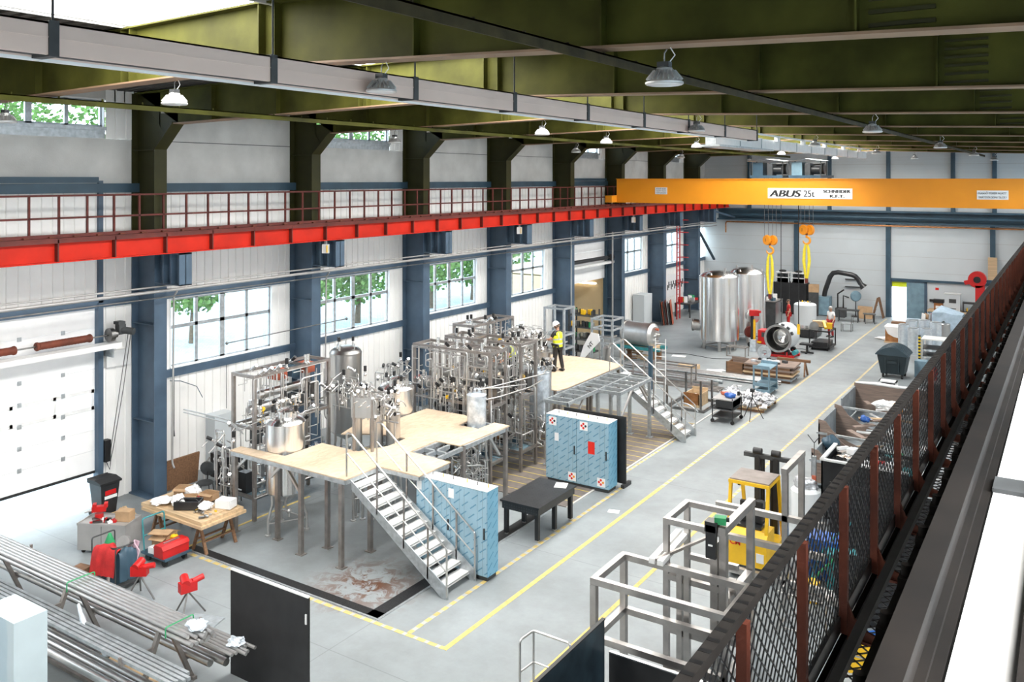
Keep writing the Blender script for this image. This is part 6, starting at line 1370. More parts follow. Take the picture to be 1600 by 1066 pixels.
part('machine', MB().box(-14.2, -13.5, 46.0, 46.7, .2, .95), 'red', t); part('control_face', MB().box(-14.0, -13.6, 45.98, 46.0, .6, .85), 'charcoal', t); part('yellow_column', MB().box(-14.42, -14.32, 45.9, 46.0, .3, 1.5).box(-14.45, -14.0, 45.85, 46.05, .28, .36), 'yellow', t); part('black_column', MB().box(-14.58, -14.45, 45.95, 46.1, .1, 1.9), 'black', t); part('red_head', MB().rbox((-14.4, 46.0, 1.85), (.5, .3, .3), .4).rbox((-14.2, 45.9, 1.95), (.4, .12, .12), -.3), 'red', t)
part('wire_reel', MB().lathe([(.05, -.06), (.3, -.06), (.3, .06), (.05, .06)], (-14.75, 46.3, .75), 18, (.8, -.6, 0)), 'red_dark', t); part('wheel', MB().cyl((-14.6, 45.9, .14), (-14.6, 46.0, .14), .14, 12), 'rubber', t); part('wheel', MB().cyl((-13.6, 45.9, .14), (-13.6, 46.0, .14), .14, 12), 'rubber', t)
bx('bucket', 'pale bluish bucket box in front of the red welding machine', 'bucket', (-14.1, 44.9, 0), (.3, .3, .6), .1, 'film_wrap')
single('stool_frame', MB().box(-14.9, -13.9, 43.0, 43.04, .0, .04).box(-14.9, -14.86, 43.0, 43.04, 0, .5).box(-13.94, -13.9, 43.0, 43.04, 0, .5).box(-14.9, -13.9, 43.0, 43.04, .46, .5).box(-14.9, -13.9, 43.5, 43.54, .46, .5).box(-14.9, -14.86, 43.5, 43.54, 0, .5).box(-13.94, -13.9, 43.5, 43.54, 0, .5).box(-14.9, -14.86, 43, 43.54, .46, .5).box(-13.94, -13.9, 43, 43.54, .46, .5).box(-14.9, -13.9, 43.2, 43.24, .46, .5), 'frame_steel', 'low steel stand left of the red roller bed', 'stand')
# black partition with racks
t = thing('black_cabinet', 'large black cabinet carrying two machine racks below the right sling', 'cabinet', (-15.9, 59.0, 0))
part('body', MB().box(-17.0, -14.85, 58.5, 59.4, .05, 2.1), 'black', t); part('door_gap', MB().box(-15.95, -15.93, 58.49, 58.5, .1, 2.08), 'charcoal', t); part('base', MB().box(-16.9, -14.95, 58.6, 59.3, 0, .05), 'charcoal', t)
for x in (-16.9, -15.85):
    f = part('rack', MB().box(x, x + .04, 58.6, 58.64, 2.1, 2.75).box(x + .86, x + .9, 58.6, 58.64, 2.1, 2.75).box(x, x + .9, 58.6, 59.3, 2.72, 2.78).box(x, x + .9, 58.6, 59.3, 2.40, 2.44), 'alu_white', t)
    for i in range(3): part('rack_unit', MB().box(x + .1 + .25 * i, x + .3 + .25 * i, 58.7, 59.2, 2.44, 2.66).box(x + .08, x + .8, 58.75, 59.2, 2.12, 2.36), 'black_satin', f)
    part('cable_heap', MB().ball((x + .4, 58.95, 2.84), .22, 10, 1.2, 1, .4), 'black', f)
bx('cardboard_box', 'brown cardboard box on a stand right of the large black cabinet', 'box', (-14.45, 58.9, 1.55), (.65, .5, .5), .2, 'cardboard')
bx('stand', 'dark stand under the brown cardboard box beside the black cabinet', 'stand', (-14.45, 58.9, 0), (.6, .5, 1.545), .2, 'charcoal')
t = thing('fume_arm', 'thick black bent fume extraction arm on a blue grey box by the back wall', 'extraction arm', (-13.9, 59.4, 0))
part('filter_box', MB().box(-14.3, -13.5, 59.0, 59.8, .05, 1.25), 'blue_grey', t); part('caster_plinth', MB().box(-14.25, -13.55, 59.05, 59.75, 0, .05), 'black', t); part('arm_tube', MB().pipe([(-13.9, 59.4, 1.25), (-13.85, 59.4, 1.6), (-13.4, 59.4, 2.95), (-11.9, 59.4, 2.75), (-11.6, 59.4, 2.2)], .16, 12), 'black_satin', t); part('hood', MB().cyl((-11.62, 59.4, 2.25), (-11.4, 59.4, 2.0), .12, 14, .26), 'black_satin', t)
t = thing('floor_fan', 'round grey fan on a dark stand in front of the back wall', 'fan', (-12.0, 59.8, 0)); part('fan_cage', MB().lathe([(0, -.1), (.3, -.08), (.36, 0), (.3, .08), (0, .1)], (-12.0, 59.8, 1.35), 18, (.6, -1, 0)), 'blue_grey', t); part('stand_pole', MB().cyl((-12.0, 59.8, .03), (-12.0, 59.8, 1.1), .03, 8), 'black', t); part('foot', MB().cyl((-12.0, 59.8, 0), (-12.0, 59.8, .04), .3, 14), 'black', t)
t = thing('pipe_bender', 'dark machine with upright levers beside the round fan', 'machine', (-12.8, 59.2, 0)); part('base', MB().box(-13.1, -12.5, 58.9, 59.5, 0, .6), 'charcoal', t); part('lever', MB().tube([(-13.0, 59.2, .6), (-13.0, 59.2, 1.5), (-12.6, 59.2, 1.8)], .05, 8), 'black', t); part('lever', MB().tube([(-12.65, 59.2, .6), (-12.65, 59.2, 1.4), (-12.3, 59.2, 1.3)], .05, 8), 'black', t)
single('wall_bracket', MB().box(-12.9, -11.9, YB - .12, YB, 2.28, 2.34), 'charcoal', 'upper short dark bracket rail on the back wall behind the fume arm', 'bracket', 'bracket rails on the back wall'); single('wall_bracket', MB().box(-12.9, -11.9, YB - .12, YB, 1.78, 1.84), 'charcoal', 'lower short dark bracket rail on the back wall behind the fume arm', 'bracket', 'bracket rails on the back wall')
def trestle_table(lab, x, y, w, rz, m, h=.75):
    t = thing('trestle', lab, 'trestle', (x, y, 0), 'trestles by the back wall', rz=rz)
    part('top', MB().box(-w / 2, w / 2, -.3, .3, h - .05, h), m, t)
    for sx in (-w / 2 + .08, w / 2 - .08):
        for sy in (-1, 1): part('leg', MB().bar((sx, sy * .1, h - .05), (sx, sy * .32, 0), .05), 'charcoal', t)
    return t
trestle_table('dark trestle table left of the brown boards by the back wall', -12.0, 57.6, 1.3, .1, 'charcoal'); trestle_table('grey step trestle right of the brown boards by the back wall', -10.75, 57.6, .7, .3, 'steel_dark', .6); trestle_table('dark trestle bench carrying brown boards by the back wall', -11.4, 59.6, 1.6, 0, 'wood_brown', .7)
single('brown_board', MB().rbox((-11.3, 59.15, .42), (.9, .04, .8), 0, -.15), 'cardboard', 'brown board leaning on the bench by the back wall', 'board')
t = thing('step_ladder', 'brown wooden step ladder folded beside the blue door frame', 'ladder', (-10.6, 60.0, 0))
for q in (-.2, .2): part('stile', MB().bar((-10.95, 59.7 + q, 0), (-10.65, 59.9 + q, 1.35), .06), 'wood_brown', t); part('stile', MB().bar((-10.35, 60.1 + q, 0), (-10.6, 59.95 + q, 1.35), .06), 'wood_brown', t)
for i in range(4): part('step', MB().box(-10.95 + .07 * i, -10.83 + .07 * i, 59.5 + .05 * i, 59.9 + .05 * i, .25 + .28 * i, .29 + .28 * i), 'wood_brown', t)
t = thing('metal_chair', 'light metal chair frame standing alone on the bare floor', 'chair', (-11.3, 53.9, 0))
part('seat', MB().box(-11.6, -11.0, 53.6, 54.1, .44, .48), 'galv', t); part('back_frame', MB().pipe([(-11.0, 53.6, .46), (-11.0, 53.6, 1.0), (-11.0, 54.1, 1.0), (-11.0, 54.1, .46)], .02, 6), 'steel_dark', t)
for x in (-11.58, -11.02):
    for y in (53.62, 54.08): part('leg', MB().cyl((x, y, 0), (x, y, .45), .018, 6), 'steel_dark', t)
# machine trolley in front of the man
t = thing('machine_trolley', 'black framed machine trolley with yellow pipe saw in front of the man', 'trolley', (-11.2, 47.7, 0))
for x in (-11.75, -10.75):
    for y in (47.0, 48.4): part('post', MB().box(x - .03, x + .03, y - .03, y + .03, .1, 1.05), 'black', t)
part('frame', MB().box(-11.78, -10.72, 46.97, 48.43, .12, .2).box(-11.78, -10.72, 46.97, 47.03, .98, 1.05).box(-11.78, -10.72, 48.37, 48.43, .98, 1.05).box(-11.78, -11.72, 47, 48.4, .98, 1.05).box(-10.78, -10.72, 47, 48.4, .98, 1.05), 'black', t)
part('lower_block', MB().box(-11.7, -10.85, 47.1, 48.3, .2, .42), 'black_satin', t); part('saw_body', MB().rbox((-11.45, 47.9, 1.28), (.7, .4, .3), .3), 'pine', t); part('saw_arm', MB().rbox((-11.1, 47.5, 1.3), (.12, .7, .12), .4, .4).rbox((-10.95, 47.9, 1.2), (.3, .2, .3), .2), 'yellow', t); part('saw_disc', MB().lathe([(.05, -.03), (.26, -.03), (.26, .03), (.05, .03)], (-11.6, 47.3, 1.18), 18, (.7, -1, 0)), 'steel', t)
for x in (-11.65, -10.85):
    for y in (47.1, 48.3): part('caster', MB().cyl((x - .03, y, .06), (x + .03, y, .06), .06, 10), 'rubber', t)
t = thing('work_stool', 'low black stool in front of the machine trolley', 'stool', (-11.6, 46.0, 0)); part('seat', MB().box(-11.95, -11.35, 45.75, 46.2, .42, .5), 'black_satin', t); part('pedestal', MB().cyl((-11.62, 46, .06), (-11.62, 46, .42), .06, 10), 'black', t); part('foot', MB().box(-11.95, -11.3, 45.95, 46.05, 0, .06).box(-11.67, -11.57, 45.7, 46.3, 0, .06), 'black', t)
# stacks and stock in the middle distance
for k in range(4):
    nm = ['lowest', 'second', 'third', 'topmost'][k]
    t = thing('pallet_layer', '%s layer of the stack of boarded pallets left of the yellow line' % nm, 'pallet', (-11.5, 39.2, .185 * k), 'stack of boarded pallets')
    part('boards', MB().rbox((-11.52 + .03 * k, 39.2, .185 * k + .15), (2.2, 1.35, .07), .02 * k), ('skip_grey', 'pine', 'wood_grey', 'wood_grey')[k], t)
    for q in (-.55, 0, .55): part('runner', MB().box(-12.55, -10.5, 39.2 + q - .05, 39.2 + q + .05, .185 * k + .002, .185 * k + .115), 'wood_brown', t)
for i in range(10):
    rr = random.Random(220 + i); bx('loose_part', 'small loose part on the stack of boarded pallets', 'part', (-12.3 + 1.5 * rr.random(), 38.8 + .8 * rr.random(), .742), (.15 + .3 * rr.random(), .12 + .15 * rr.random(), .06 + .1 * rr.random()), rr.random() * 3, rr.choice(('galv', 'white', 'steel', 'charcoal', 'film_wrap')), 'parts on the boarded pallets')
t = thing('flange_fan', 'grey flanged blower standing on the boarded pallets', 'blower', (-11.9, 39.5, .745)); part('housing', MB().lathe([(.12, -.12), (.30, -.12), (.30, -.09), (.22, -.08), (.22, .08), (.30, .09), (.30, .12), (.12, .12), (.12, -.12)], (-11.9, 39.5, 1.10), 20, (.4, -1, .1), False).cyl((-12.0, 39.45, 1.1), (-11.8, 39.55, 1.1), .06, 8), 'galv', t); part('base', MB().box(-12.15, -11.65, 39.4, 39.6, .745, .82), 'charcoal', t)
t = thing('saw_horse', 'brown wooden saw horse at the right end of the boarded pallets', 'saw horse', (-10.7, 41.0, 0)); part('beam', MB().box(-11.6, -10.1, 40.5, 40.62, .62, .74), 'wood_brown', t)
for x in (-11.4, -10.35):
    for s in (-1, 1): part('leg', MB().bar((x, 40.56, .65), (x + .05, 40.56 + s * .3, 0), .07), 'wood_brown', t)
t = thing('wooden_crate', 'weathered brown open wooden crate behind the long steel rods', 'crate', (-13.2, 39.65, 0)); part('front_board', MB().box(-13.6, -12.78, 39.2, 39.24, .08, .55), 'wood_brown', t); part('rear_board', MB().box(-13.6, -12.78, 40.05, 40.09, .08, .62), 'wood_grey', t); part('side_board', MB().box(-12.82, -12.78, 39.2, 40.09, .08, .5), 'wood_brown', t); part('side_board', MB().box(-13.6, -13.56, 39.2, 40.09, .08, .5), 'wood_brown', t); part('base_boards', MB().box(-13.6, -12.78, 39.2, 40.09, .0, .08), 'wood_grey', t)
bx('wood_block', 'pale yellow wooden block on the floor before the tall shiny tanks', 'wood block', (-15.4, 39.15, 0), (.95, .5, .2), .06, 'pine')
single('cardboard_sheet', MB().rbox((-14.2, 39.3, .01), (.7, .5, .02), .3).rbox((-14.0, 39.45, .025), (.5, .4, .01), .8), 'white', 'white flat scraps on the floor left of the brown crate', 'sheet')
for i in range(16): single('steel_rod', MB().cyl((-18.2 + .1 * (i % 3), 37.75 + .09 * (i % 8), .06 + .1 * (i // 8)), (-10.75 - .15 * (i % 4), 37.75 + .09 * (i % 8), .06 + .1 * (i // 8)), .04, 8), ('steel_satin', 'frame_steel', 'galv')[i % 3], 'long steel rod in the bundle lying across the floor before the boarded pallets', 'steel rod', 'bundle of long steel rods')
for i in range(7): single('steel_pipe', MB().cyl((-17.3 + .2 * (i % 3), 36.55 + .2 * i, .085), (-13.0 - .3 * (i % 3), 36.5 + .2 * i - .05, .085), .08, 10), ('steel', 'galv')[i % 2], 'shorter thick steel pipe on the floor in front of the long rods', 'steel pipe', 'thick pipes on the floor') if i < 5 else None
for i in range(4): single('steel_bar', MB().box(-16.9, -12.6, 35.4 + .22 * i, 35.5 + .22 * i, 0, .08), 'frame_steel', 'square steel bar on the floor nearest the far stair', 'bar', 'square bars on the floor')
t = thing('pipe_trestle', 'steel frame trestle standing over the thick steel pipes', 'trestle', (-14.9, 36.2, 0))
for x in (-15.9, -14.0):
    for y in (35.9, 36.45): part('post', MB().box(x - .03, x + .03, y - .03, y + .03, 0, .85), 'frame_steel', t)
part('top_frame', MB().box(-15.93, -13.97, 35.87, 35.93, .8, .86).box(-15.93, -13.97, 36.42, 36.48, .8, .86).box(-15.93, -15.87, 35.9, 36.45, .8, .86).box(-14.03, -13.97, 35.9, 36.45, .8, .86), 'frame_steel', t)
t = thing('shelf_cart', 'pale blue grey steel shelf cart before the stack of pallets', 'cart', (-10.95, 36.5, 0))
for x in (-11.27, -10.63):
    for y in (35.95, 37.05): part('post', MB().box(x - .03, x + .03, y - .03, y + .03, .08, 1.18), 'blue_grey', t)
for z in (.12, .38, 1.1): part('shelf', MB().box(-11.3, -10.6, 35.92, 37.08, z, z + .03).box(-11.3, -10.6, 35.9, 35.93, z, z + .14).box(-11.3, -10.6, 37.07, 37.1, z, z + .14), 'blue_grey', t)
for x in (-11.2, -10.7):
    for y in (36.0, 37.0): part('caster', MB().cyl((x - .02, y, .06), (x + .02, y, .06), .06, 10), 'rubber', t)
# pile of foil wrapped scraps on a pallet
t = thing('scrap_pallet', 'low wooden pallet under the silver white scrap heap', 'pallet', (-10.8, 34.0, 0)); part('boards', MB().box(-11.6, -10.05, 33.2, 35.0, .10, .14), 'pine', t)
for y in (33.3, 34.1, 34.9): part('runner', MB().box(-11.6, -10.05, y - .06, y + .06, 0, .10), 'wood_brown', t)
rr = random.Random(17); mb = MB()
for i in range(420):
    x = -10.85 + rr.gauss(0, .5); y = 34.1 + rr.gauss(0, .5); mb.rbox((max(-11.6, min(-10.05, x)), max(33.2, min(35.0, y)), .2 + .35 * rr.random() * math.exp(-((x + 10.85) ** 2 + (y - 34.1) ** 2) * 1.2)), (.08 + .22 * rr.random(), .06 + .15 * rr.random(), .03), rr.random() * 6, rr.uniform(-.8, .8), rr.uniform(-.6, .6))
single('scrap_heap', mb, 'foil_pile', 'silver white heap of crumpled scraps on the low pallet', 'scrap', kind='stuff')
mb = MB()
for i in range(260): mb.rbox((-11.75 + max(-.12, min(.12, rr.gauss(0, .1))), 34.2 + rr.gauss(0, .5), .05 + .4 * rr.random()), (.06 + .2 * rr.random(), .05 + .1 * rr.random(), .03), rr.random() * 6, rr.uniform(-.8, .8), rr.uniform(-.6, .6))
single('scrap_heap', mb, 'foil_pile', 'smaller silver heap of crumpled scraps behind the service cart', 'scrap', kind='stuff')
t = thing('tripod', 'thin black camera tripod standing on the yellow line', 'tripod', (-10.15, 32.2, 0)); part('head', MB().box(-10.22, -10.08, 32.13, 32.27, 1.02, 1.14).cyl((-10.15, 32.2, .75), (-10.15, 32.2, 1.05), .02, 8), 'black', t)
for a in range(3): part('leg', MB().cyl((-10.15, 32.2, .82), (-10.15 + .42 * math.cos(a * 2.09 + .6), 32.2 + .42 * math.sin(a * 2.09 + .6), 0), .016, 6), 'black', t)
t = thing('service_cart', 'dark service cart piled with blue and white cloths beside the tripod', 'cart', (-10.9, 31.5, 0))
for z in (.2, .5, .86): part('shelf', MB().box(-11.3, -10.5, 31.0, 32.05, z, z + .035), 'pipe_paint' if z > .8 else 'charcoal', t)
for x in (-11.28, -10.52):
    for y in (31.02, 32.03): q = part('post', MB().cyl((x, y, .12), (x, y, .95), .022, 8), 'black', t); part('caster', MB().cyl((x, y - .03, .07), (x, y + .03, .07), .07, 10), 'rubber', q)
part('drawer', MB().box(-11.15, -10.52, 31.0, 31.95, .58, .84), 'black_satin', t); part('plastic_crate', MB().box(-10.75, -10.52, 31.1, 31.95, .6, .85), 'teal', t)
bag('cloth_bundle', 'blue cloth on top of the dark service cart', (-10.75, 31.45, .9), .2, 'blue', .5, cat='cloth'); bag('cloth_bundle', 'red orange cloth on top of the dark service cart', (-11.05, 31.75, .9), .14, 'hull_red', .5, cat='cloth'); bag('plastic_bag', 'white plastic bag on the lower shelf of the dark service cart', (-11.1, 31.3, .54), .14, 'white', .8, cat='bag'); bx('cup', 'small black canister on the corner of the dark service cart', 'canister', (-10.58, 31.9, .9), (.09, .09, .14), 0, 'black')
t = thing('wood_box', 'open plywood box with orange brown front behind the far stair', 'box', (-12.75, 33.0, 0)); part('front_board', MB().box(-13.05, -12.4, 32.6, 32.63, .1, .55), 'orange' if 0 else 'copper', t); part('side_board', MB().box(-13.05, -13.02, 32.6, 33.6, .1, .5), 'pine', t); part('side_board', MB().box(-12.43, -12.4, 32.6, 33.6, .1, .5), 'pine', t); part('rear_board', MB().box(-13.05, -12.4, 33.57, 33.6, .1, .6), 'pine', t); part('base', MB().box(-13.05, -12.4, 32.6, 33.6, 0, .1), 'pine', t)
for i in range(6): rr2 = random.Random(600 + i); bx('wood_offcut', 'wood offcut lying in the open plywood box', 'offcut', (-12.9 + .3 * rr2.random(), 32.75 + .6 * rr2.random(), .105 + .05 * i), (.35, .12, .045), rr2.random() * 2, ('pine', 'wood_brown', 'wall_white')[i % 3], 'offcuts in the plywood box')
t = thing('transport_cradle', 'dark steel transport frame with four posts round the plywood box', 'frame', (-12.8, 32.6, 0))
for x, y, h in ((-13.5, 32.0, .9), (-13.4, 33.75, 1.1), (-12.25, 32.4, 1.12), (-12.0, 32.95, 1.1)): part('post', MB().box(x - .035, x + .035, y - .035, y + .035, 0, h), 'steel_dark', t)
part('base_frame', MB().box(-13.55, -11.95, 31.95, 32.03, .0, .1).box(-13.55, -11.95, 33.75, 33.83, 0, .1).box(-13.55, -13.45, 32, 33.8, 0, .1).box(-12.02, -11.95, 32, 33.8, 0, .1), 'steel_dark', t); part('arch', MB().tube([(-13.2 + 1.1 * q / 8, 31.7, .1 + .25 * math.sin(PI * q / 8)) for q in range(9)], .03, 6), 'galv', t)
single('tall_post', MB().box(-15.35, -15.2, 34.35, 34.5, 0, 1.85), 'dark_blue', 'dark square post standing behind the far stair', 'post')
t = thing('scaffold_ladder', 'light aluminium ladder tower standing behind the far stair', 'ladder', (-14.5, 33.8, 0))
for x in (-14.75, -14.3): part('stile', MB().cyl((x, 33.75, 0), (x, 33.75, 2.35), .025, 8), 'alu_white', t)
for i in range(8): part('rung', MB().cyl((-14.75, 33.75, .25 + .27 * i), (-14.3, 33.75, .25 + .27 * i), .016, 6), 'alu_white', t)
# towers behind the far platform
def tower(lab, x0, x1, y0, y1, zt, seed):
    t = thing('frame_tower', lab, 'frame', ((x0 + x1) / 2, (y0 + y1) / 2, 0), 'open steel frame towers'); w = .08
    for x in (x0, x1):
        for y in (y0, y1): part('post', MB().box(x - w / 2, x + w / 2, y - w / 2, y + w / 2, 0, zt), 'galv', t)
    f = MB()
    for z in (.6, 1.4, 2.2, 2.75, zt - .04):
        for y in (y0, y1): f.bar((x0, y, z), (x1, y, z), .07)
        for x in (x0, x1): f.bar((x, y0, z), (x, y1, z), .07)
    part('rails', f, 'galv', t)
    part('pipework', MB().pipe([(x0 + .2, y0 + .3, .8), (x0 + .2, y0 + .3, 2.4), (x1 - .2, y0 + .3, 2.4), (x1 - .2, y1 - .2, 2.4)], .035, 7).pipe([(x0 + .4, y0 + .5, .8), (x0 + .4, y0 + .5, 1.9), (x1 - .1, y0 + .5, 1.9)], .03, 7), 'steel', t); part('vessel', MB().lathe([(.05, .9), (.2, 1.0), (.2, 1.9), (.05, 2.0)], ((x0 + x1) / 2, (y0 + y1) / 2, 0), 16), 'steel', t)
    return t
tower('open steel frame tower right of the hi-vis worker', -17.0, -16.05, 32.3, 33.3, 3.2, 1); tower('open steel frame tower left of the hi-vis worker', -18.05, -17.15, 30.2, 31.0, 3.85, 2)
t = thing('white_board', 'white tilted board with dark lettering in front of the right frame tower', 'board', (-16.9, 31.6, 1.2))
O = Vector((-17.3, 31.6, 1.3)); ux = Vector((.62, 0, .78)); part('board', MB().add([O + ux * a + Vector((0, d_, 0)) + Vector((-.78, 0, .62)) * b for d_ in (0, .04) for a, b in ((0, 0), (1.5, -.12), (1.7, .1), (1.5, .4), (.8, .3))], [(4, 3, 2, 1, 0), (5, 6, 7, 8, 9), (0, 1, 6, 5), (1, 2, 7, 6), (2, 3, 8, 7), (3, 4, 9, 8), (4, 0, 5, 9)]), 'white', t)
m = MB(); put_text(m, 'NT', .22, O + ux * .95 + Vector((-.78, 0, .62)) * .02 + Vector((0, -.006, 0)), ux, Vector((-.78, 0, .62)), bold=.003); part('lettering', m, 'charcoal', t); part('prop', MB().bar((-16.6, 31.66, 0), (-16.75, 31.66, 1.9), .05), 'galv', t)
t = thing('parts_rack', 'dark crowded parts rack in front of the second door', 'rack', (-20.6, 38.4, 0))
for x in (-21.3, -20.0):
    for y in (38.0, 38.8): part('post', MB().box(x - .03, x + .03, y - .03, y + .03, 0, 2.5), 'charcoal', t)
for z in (.4, 1.0, 1.6, 2.2):
    s_ = part('shelf', MB().box(-21.35, -19.95, 37.95, 38.85, z, z + .03), 'charcoal', t)
    for i in range(8):
        rr2 = random.Random(int(z * 100) + i); part('stored_part', MB().rbox((-21.2 + .16 * i, 38.4 + .2 * rr2.uniform(-1, 1), z + .17), (.14, .2, .2 + .1 * rr2.random()), rr2.random()), rr2.choice(('black', 'steel_dark', 'green', 'charcoal', 'yellow', 'steel')), s_)
t = thing('horizontal_tank', 'round steel tank lying on a blue and timber stand before the wall', 'tank', (-18.1, 39.6, .75)); part('shell', MB().lathe([(.15, -.12), (.42, -.06), (.56, .03), (.56, 1.55), (.42, 1.66), (.15, 1.7), (0, 1.71)], (-18.9, 39.6, 1.36), 30, (1, -.12, 0)), 'steel_satin', t); part('end_rings', MB().lathe([(.6, 0), (.6, .08)], (-18.9, 39.6, 1.36), 30, (1, -.12, 0)).lathe([(.6, 1.46), (.6, 1.54)], (-18.9, 39.6, 1.36), 30, (1, -.12, 0)), 'steel', t)
for i in range(4): part('nozzle', MB().cyl((-17.2, 39.4 + .2 * math.cos(i * 1.6), 1.36 + .3 * math.sin(i * 1.6)), (-17.05, 39.38 + .2 * math.cos(i * 1.6), 1.36 + .3 * math.sin(i * 1.6)), .06, 10), 'hull_red' if i == 1 else 'steel', t)
t = thing('tank_stand', 'blue and timber stand under the lying steel tank', 'stand', (-18.1, 39.6, 0)); part('top_beam', MB().box(-19.2, -16.9, 39.1, 39.25, .62, .76).box(-19.2, -16.9, 39.95, 40.1, .62, .76), 'teal', t)
for x in (-18.9, -17.3): part('saddle', MB().box(x - .08, x + .08, 39.1, 40.1, .55, .78), 'pine', t); part('leg_frame', MB().box(x - .1, x + .1, 39.1, 39.25, 0, .62).box(x - .1, x + .1, 39.95, 40.1, 0, .62).box(x - .08, x + .08, 39.2, 40.0, .1, .2), 'wood_brown', t)
for i in range(10): rr2 = random.Random(800 + i); bx('timber_offcut', 'timber offcut stacked under the stand of the lying tank', 'timber', (-18.65 + 1.1 * rr2.random(), 39.4 + .35 * rr2.random(), .05 * i), (.5, .12, .05), rr2.random() * .4, ('pine', 'wood_brown')[i % 2], 'timber under the tank stand')
single('grey_cabinet', MB().box(-22.7, -21.95, 48.5, 49.7, .15, 1.95), 'wall_grey', 'grey floor cabinet on the left wall right of the second door', 'cabinet'); single('cabinet_plinth', MB().box(-22.65, -22.0, 48.55, 49.65, 0, .15), 'charcoal', 'dark plinth under the grey floor cabinet', 'plinth')
for i in range(7): single('steel_plate', MB().rbox((-21.45 + .07 * i, 50.0 + .1 * i, .75 - .05 * (i % 3)), (.03, .8, 1.5 - .1 * (i % 3)), .3, 0, -.12), ('charcoal', 'hull_red', 'steel_dark', 'red_dark', 'galv')[i % 5], 'plate leaning in the row beside the far blue column', 'plate', 'plates leaning by the wall')
for i in range(8): rr2 = random.Random(50 + i); bx('machine_part', 'dark machine part on the floor behind the lying tank', 'part', (-20.9 + 1.6 * rr2.random(), 42.2 + 2.6 * rr2.random(), 0), (.4, .3, .3 + .5 * rr2.random()), rr2.random() * 3, rr2.choice(('charcoal', 'steel_dark', 'copper', 'black')), 'machine parts behind the lying tank')
t = thing('work_bench', 'dark steel bench with coloured clutter below the tool board on the left wall', 'bench', (-21.4, 54.6, 0)); part('bench_top', MB().box(-22.0, -20.9, 53.4, 55.9, .82, .9), 'charcoal', t)
for x in (-21.95, -20.95):
    for y in (53.45, 55.85): part('leg', MB().box(x - .04, x + .04, y - .04, y + .04, 0, .82), 'charcoal', t)
for i in range(16): rr2 = random.Random(500 + i); bx('loose_part', 'coloured small item on the steel bench below the tool board', 'part', (-21.8 + .7 * rr2.random(), 53.6 + 2.1 * rr2.random(), .905), (.2, .15 + .2 * rr2.random(), .1 + .35 * rr2.random()), rr2.random() * 3, rr2.choice(('yellow', 'blue', 'white', 'steel', 'red', 'green', 'charcoal', 'white')), 'items on the steel bench')
t = thing('tool_board', 'white tool board with dark hanging tools on the left wall', 'tool board', (XW + .05, 55.3, 1.2)); part('board', MB().box(XW + .01, XW + .04, 53.6, 57.0, 1.15, 2.6), 'white', t)
for i in range(14): part('hanging_tool', MB().box(XW + .04, XW + .07, 54.0 + .2 * i, 54.09 + .2 * i, 1.6 + .15 * (i % 3), 1.95 + .2 * (i % 2)), 'charcoal', t)
single('wall_clock', MB().lathe([(0, 0), (.2, 0), (.2, .05), (0, .05)], (XW, 53.0, 2.6), 18, (1, 0, 0)), 'charcoal', 'dark round disc on the left wall beside the tool board', 'disc')
# right of the lane, far end
t = thing('waste_container', 'large dark teal wheeled waste container with ribbed round lid', 'waste container', (-6.9, 42.65, 0))
part('body', MB().add([(-7.38, 42.2, .2), (-6.42, 42.2, .2), (-6.42, 43.15, .2), (-7.38, 43.15, .2), (-7.52, 42.05, 1.05), (-6.28, 42.05, 1.05), (-6.28, 43.3, 1.05), (-7.52, 43.3, 1.05)], [(3, 2, 1, 0), (4, 5, 6, 7), (0, 1, 5, 4), (1, 2, 6, 5), (2, 3, 7, 6), (3, 0, 4, 7)]), 'bin_teal', t)
arc = [(-7.6 + 1.4 * q / 12, 1.06 + .38 * math.sin(PI * q / 12) ** .75) for q in range(13)]
part('lid', MB().prism(arc, 42.0, 43.36, 1), 'blue_lid', t)
for i in range(6): part('lid_rib', MB().tube([(x_, 42.1 + .23 * i, z_ + .005) for x_, z_ in arc], .02, 5), 'blue_lid', t)
part('front_ribs', MB().box(-7.2, -7.15, 42.06, 42.12, .3, .95).box(-6.65, -6.6, 42.06, 42.12, .3, .95).rbox((-6.9, 42.08, .75), (.4, .06, .12), 0), 'blue_steel' if 0 else 'bin_teal', t)
for x in (-7.3, -6.5):
    for y in (42.3, 43.05): part('caster', MB().cyl((x - .04, y, .1), (x + .04, y, .1), .1, 12).box(x - .05, x + .05, y - .05, y + .05, .15, .22), 'rubber', t)
bx('lidded_bin', 'teal lidded bin with rags right of the waste container', 'bin', (-5.85, 43.3, 0), (.5, .5, .75), 0, 'blue_grey'); bx('red_canister', 'red canister right of the waste container', 'canister', (-5.3, 42.9, 0), (.3, .3, .55), .3, 'red')
t = thing('open_box', 'small white open box frame on the floor in front of the waste container', 'frame', (-6.6, 39.3, 0))
part('frame_ring', MB().box(-6.95, -6.9, 39.2, 39.6, 0, .5).box(-6.3, -6.25, 39.2, 39.6, 0, .5).box(-6.95, -6.25, 39.2, 39.6, .45, .5).box(-6.95, -6.25, 39.2, 39.6, 0, .05), 'white', t); part('back_panel', MB().box(-6.9, -6.3, 39.55, 39.58, .05, .45), 'charcoal', t)
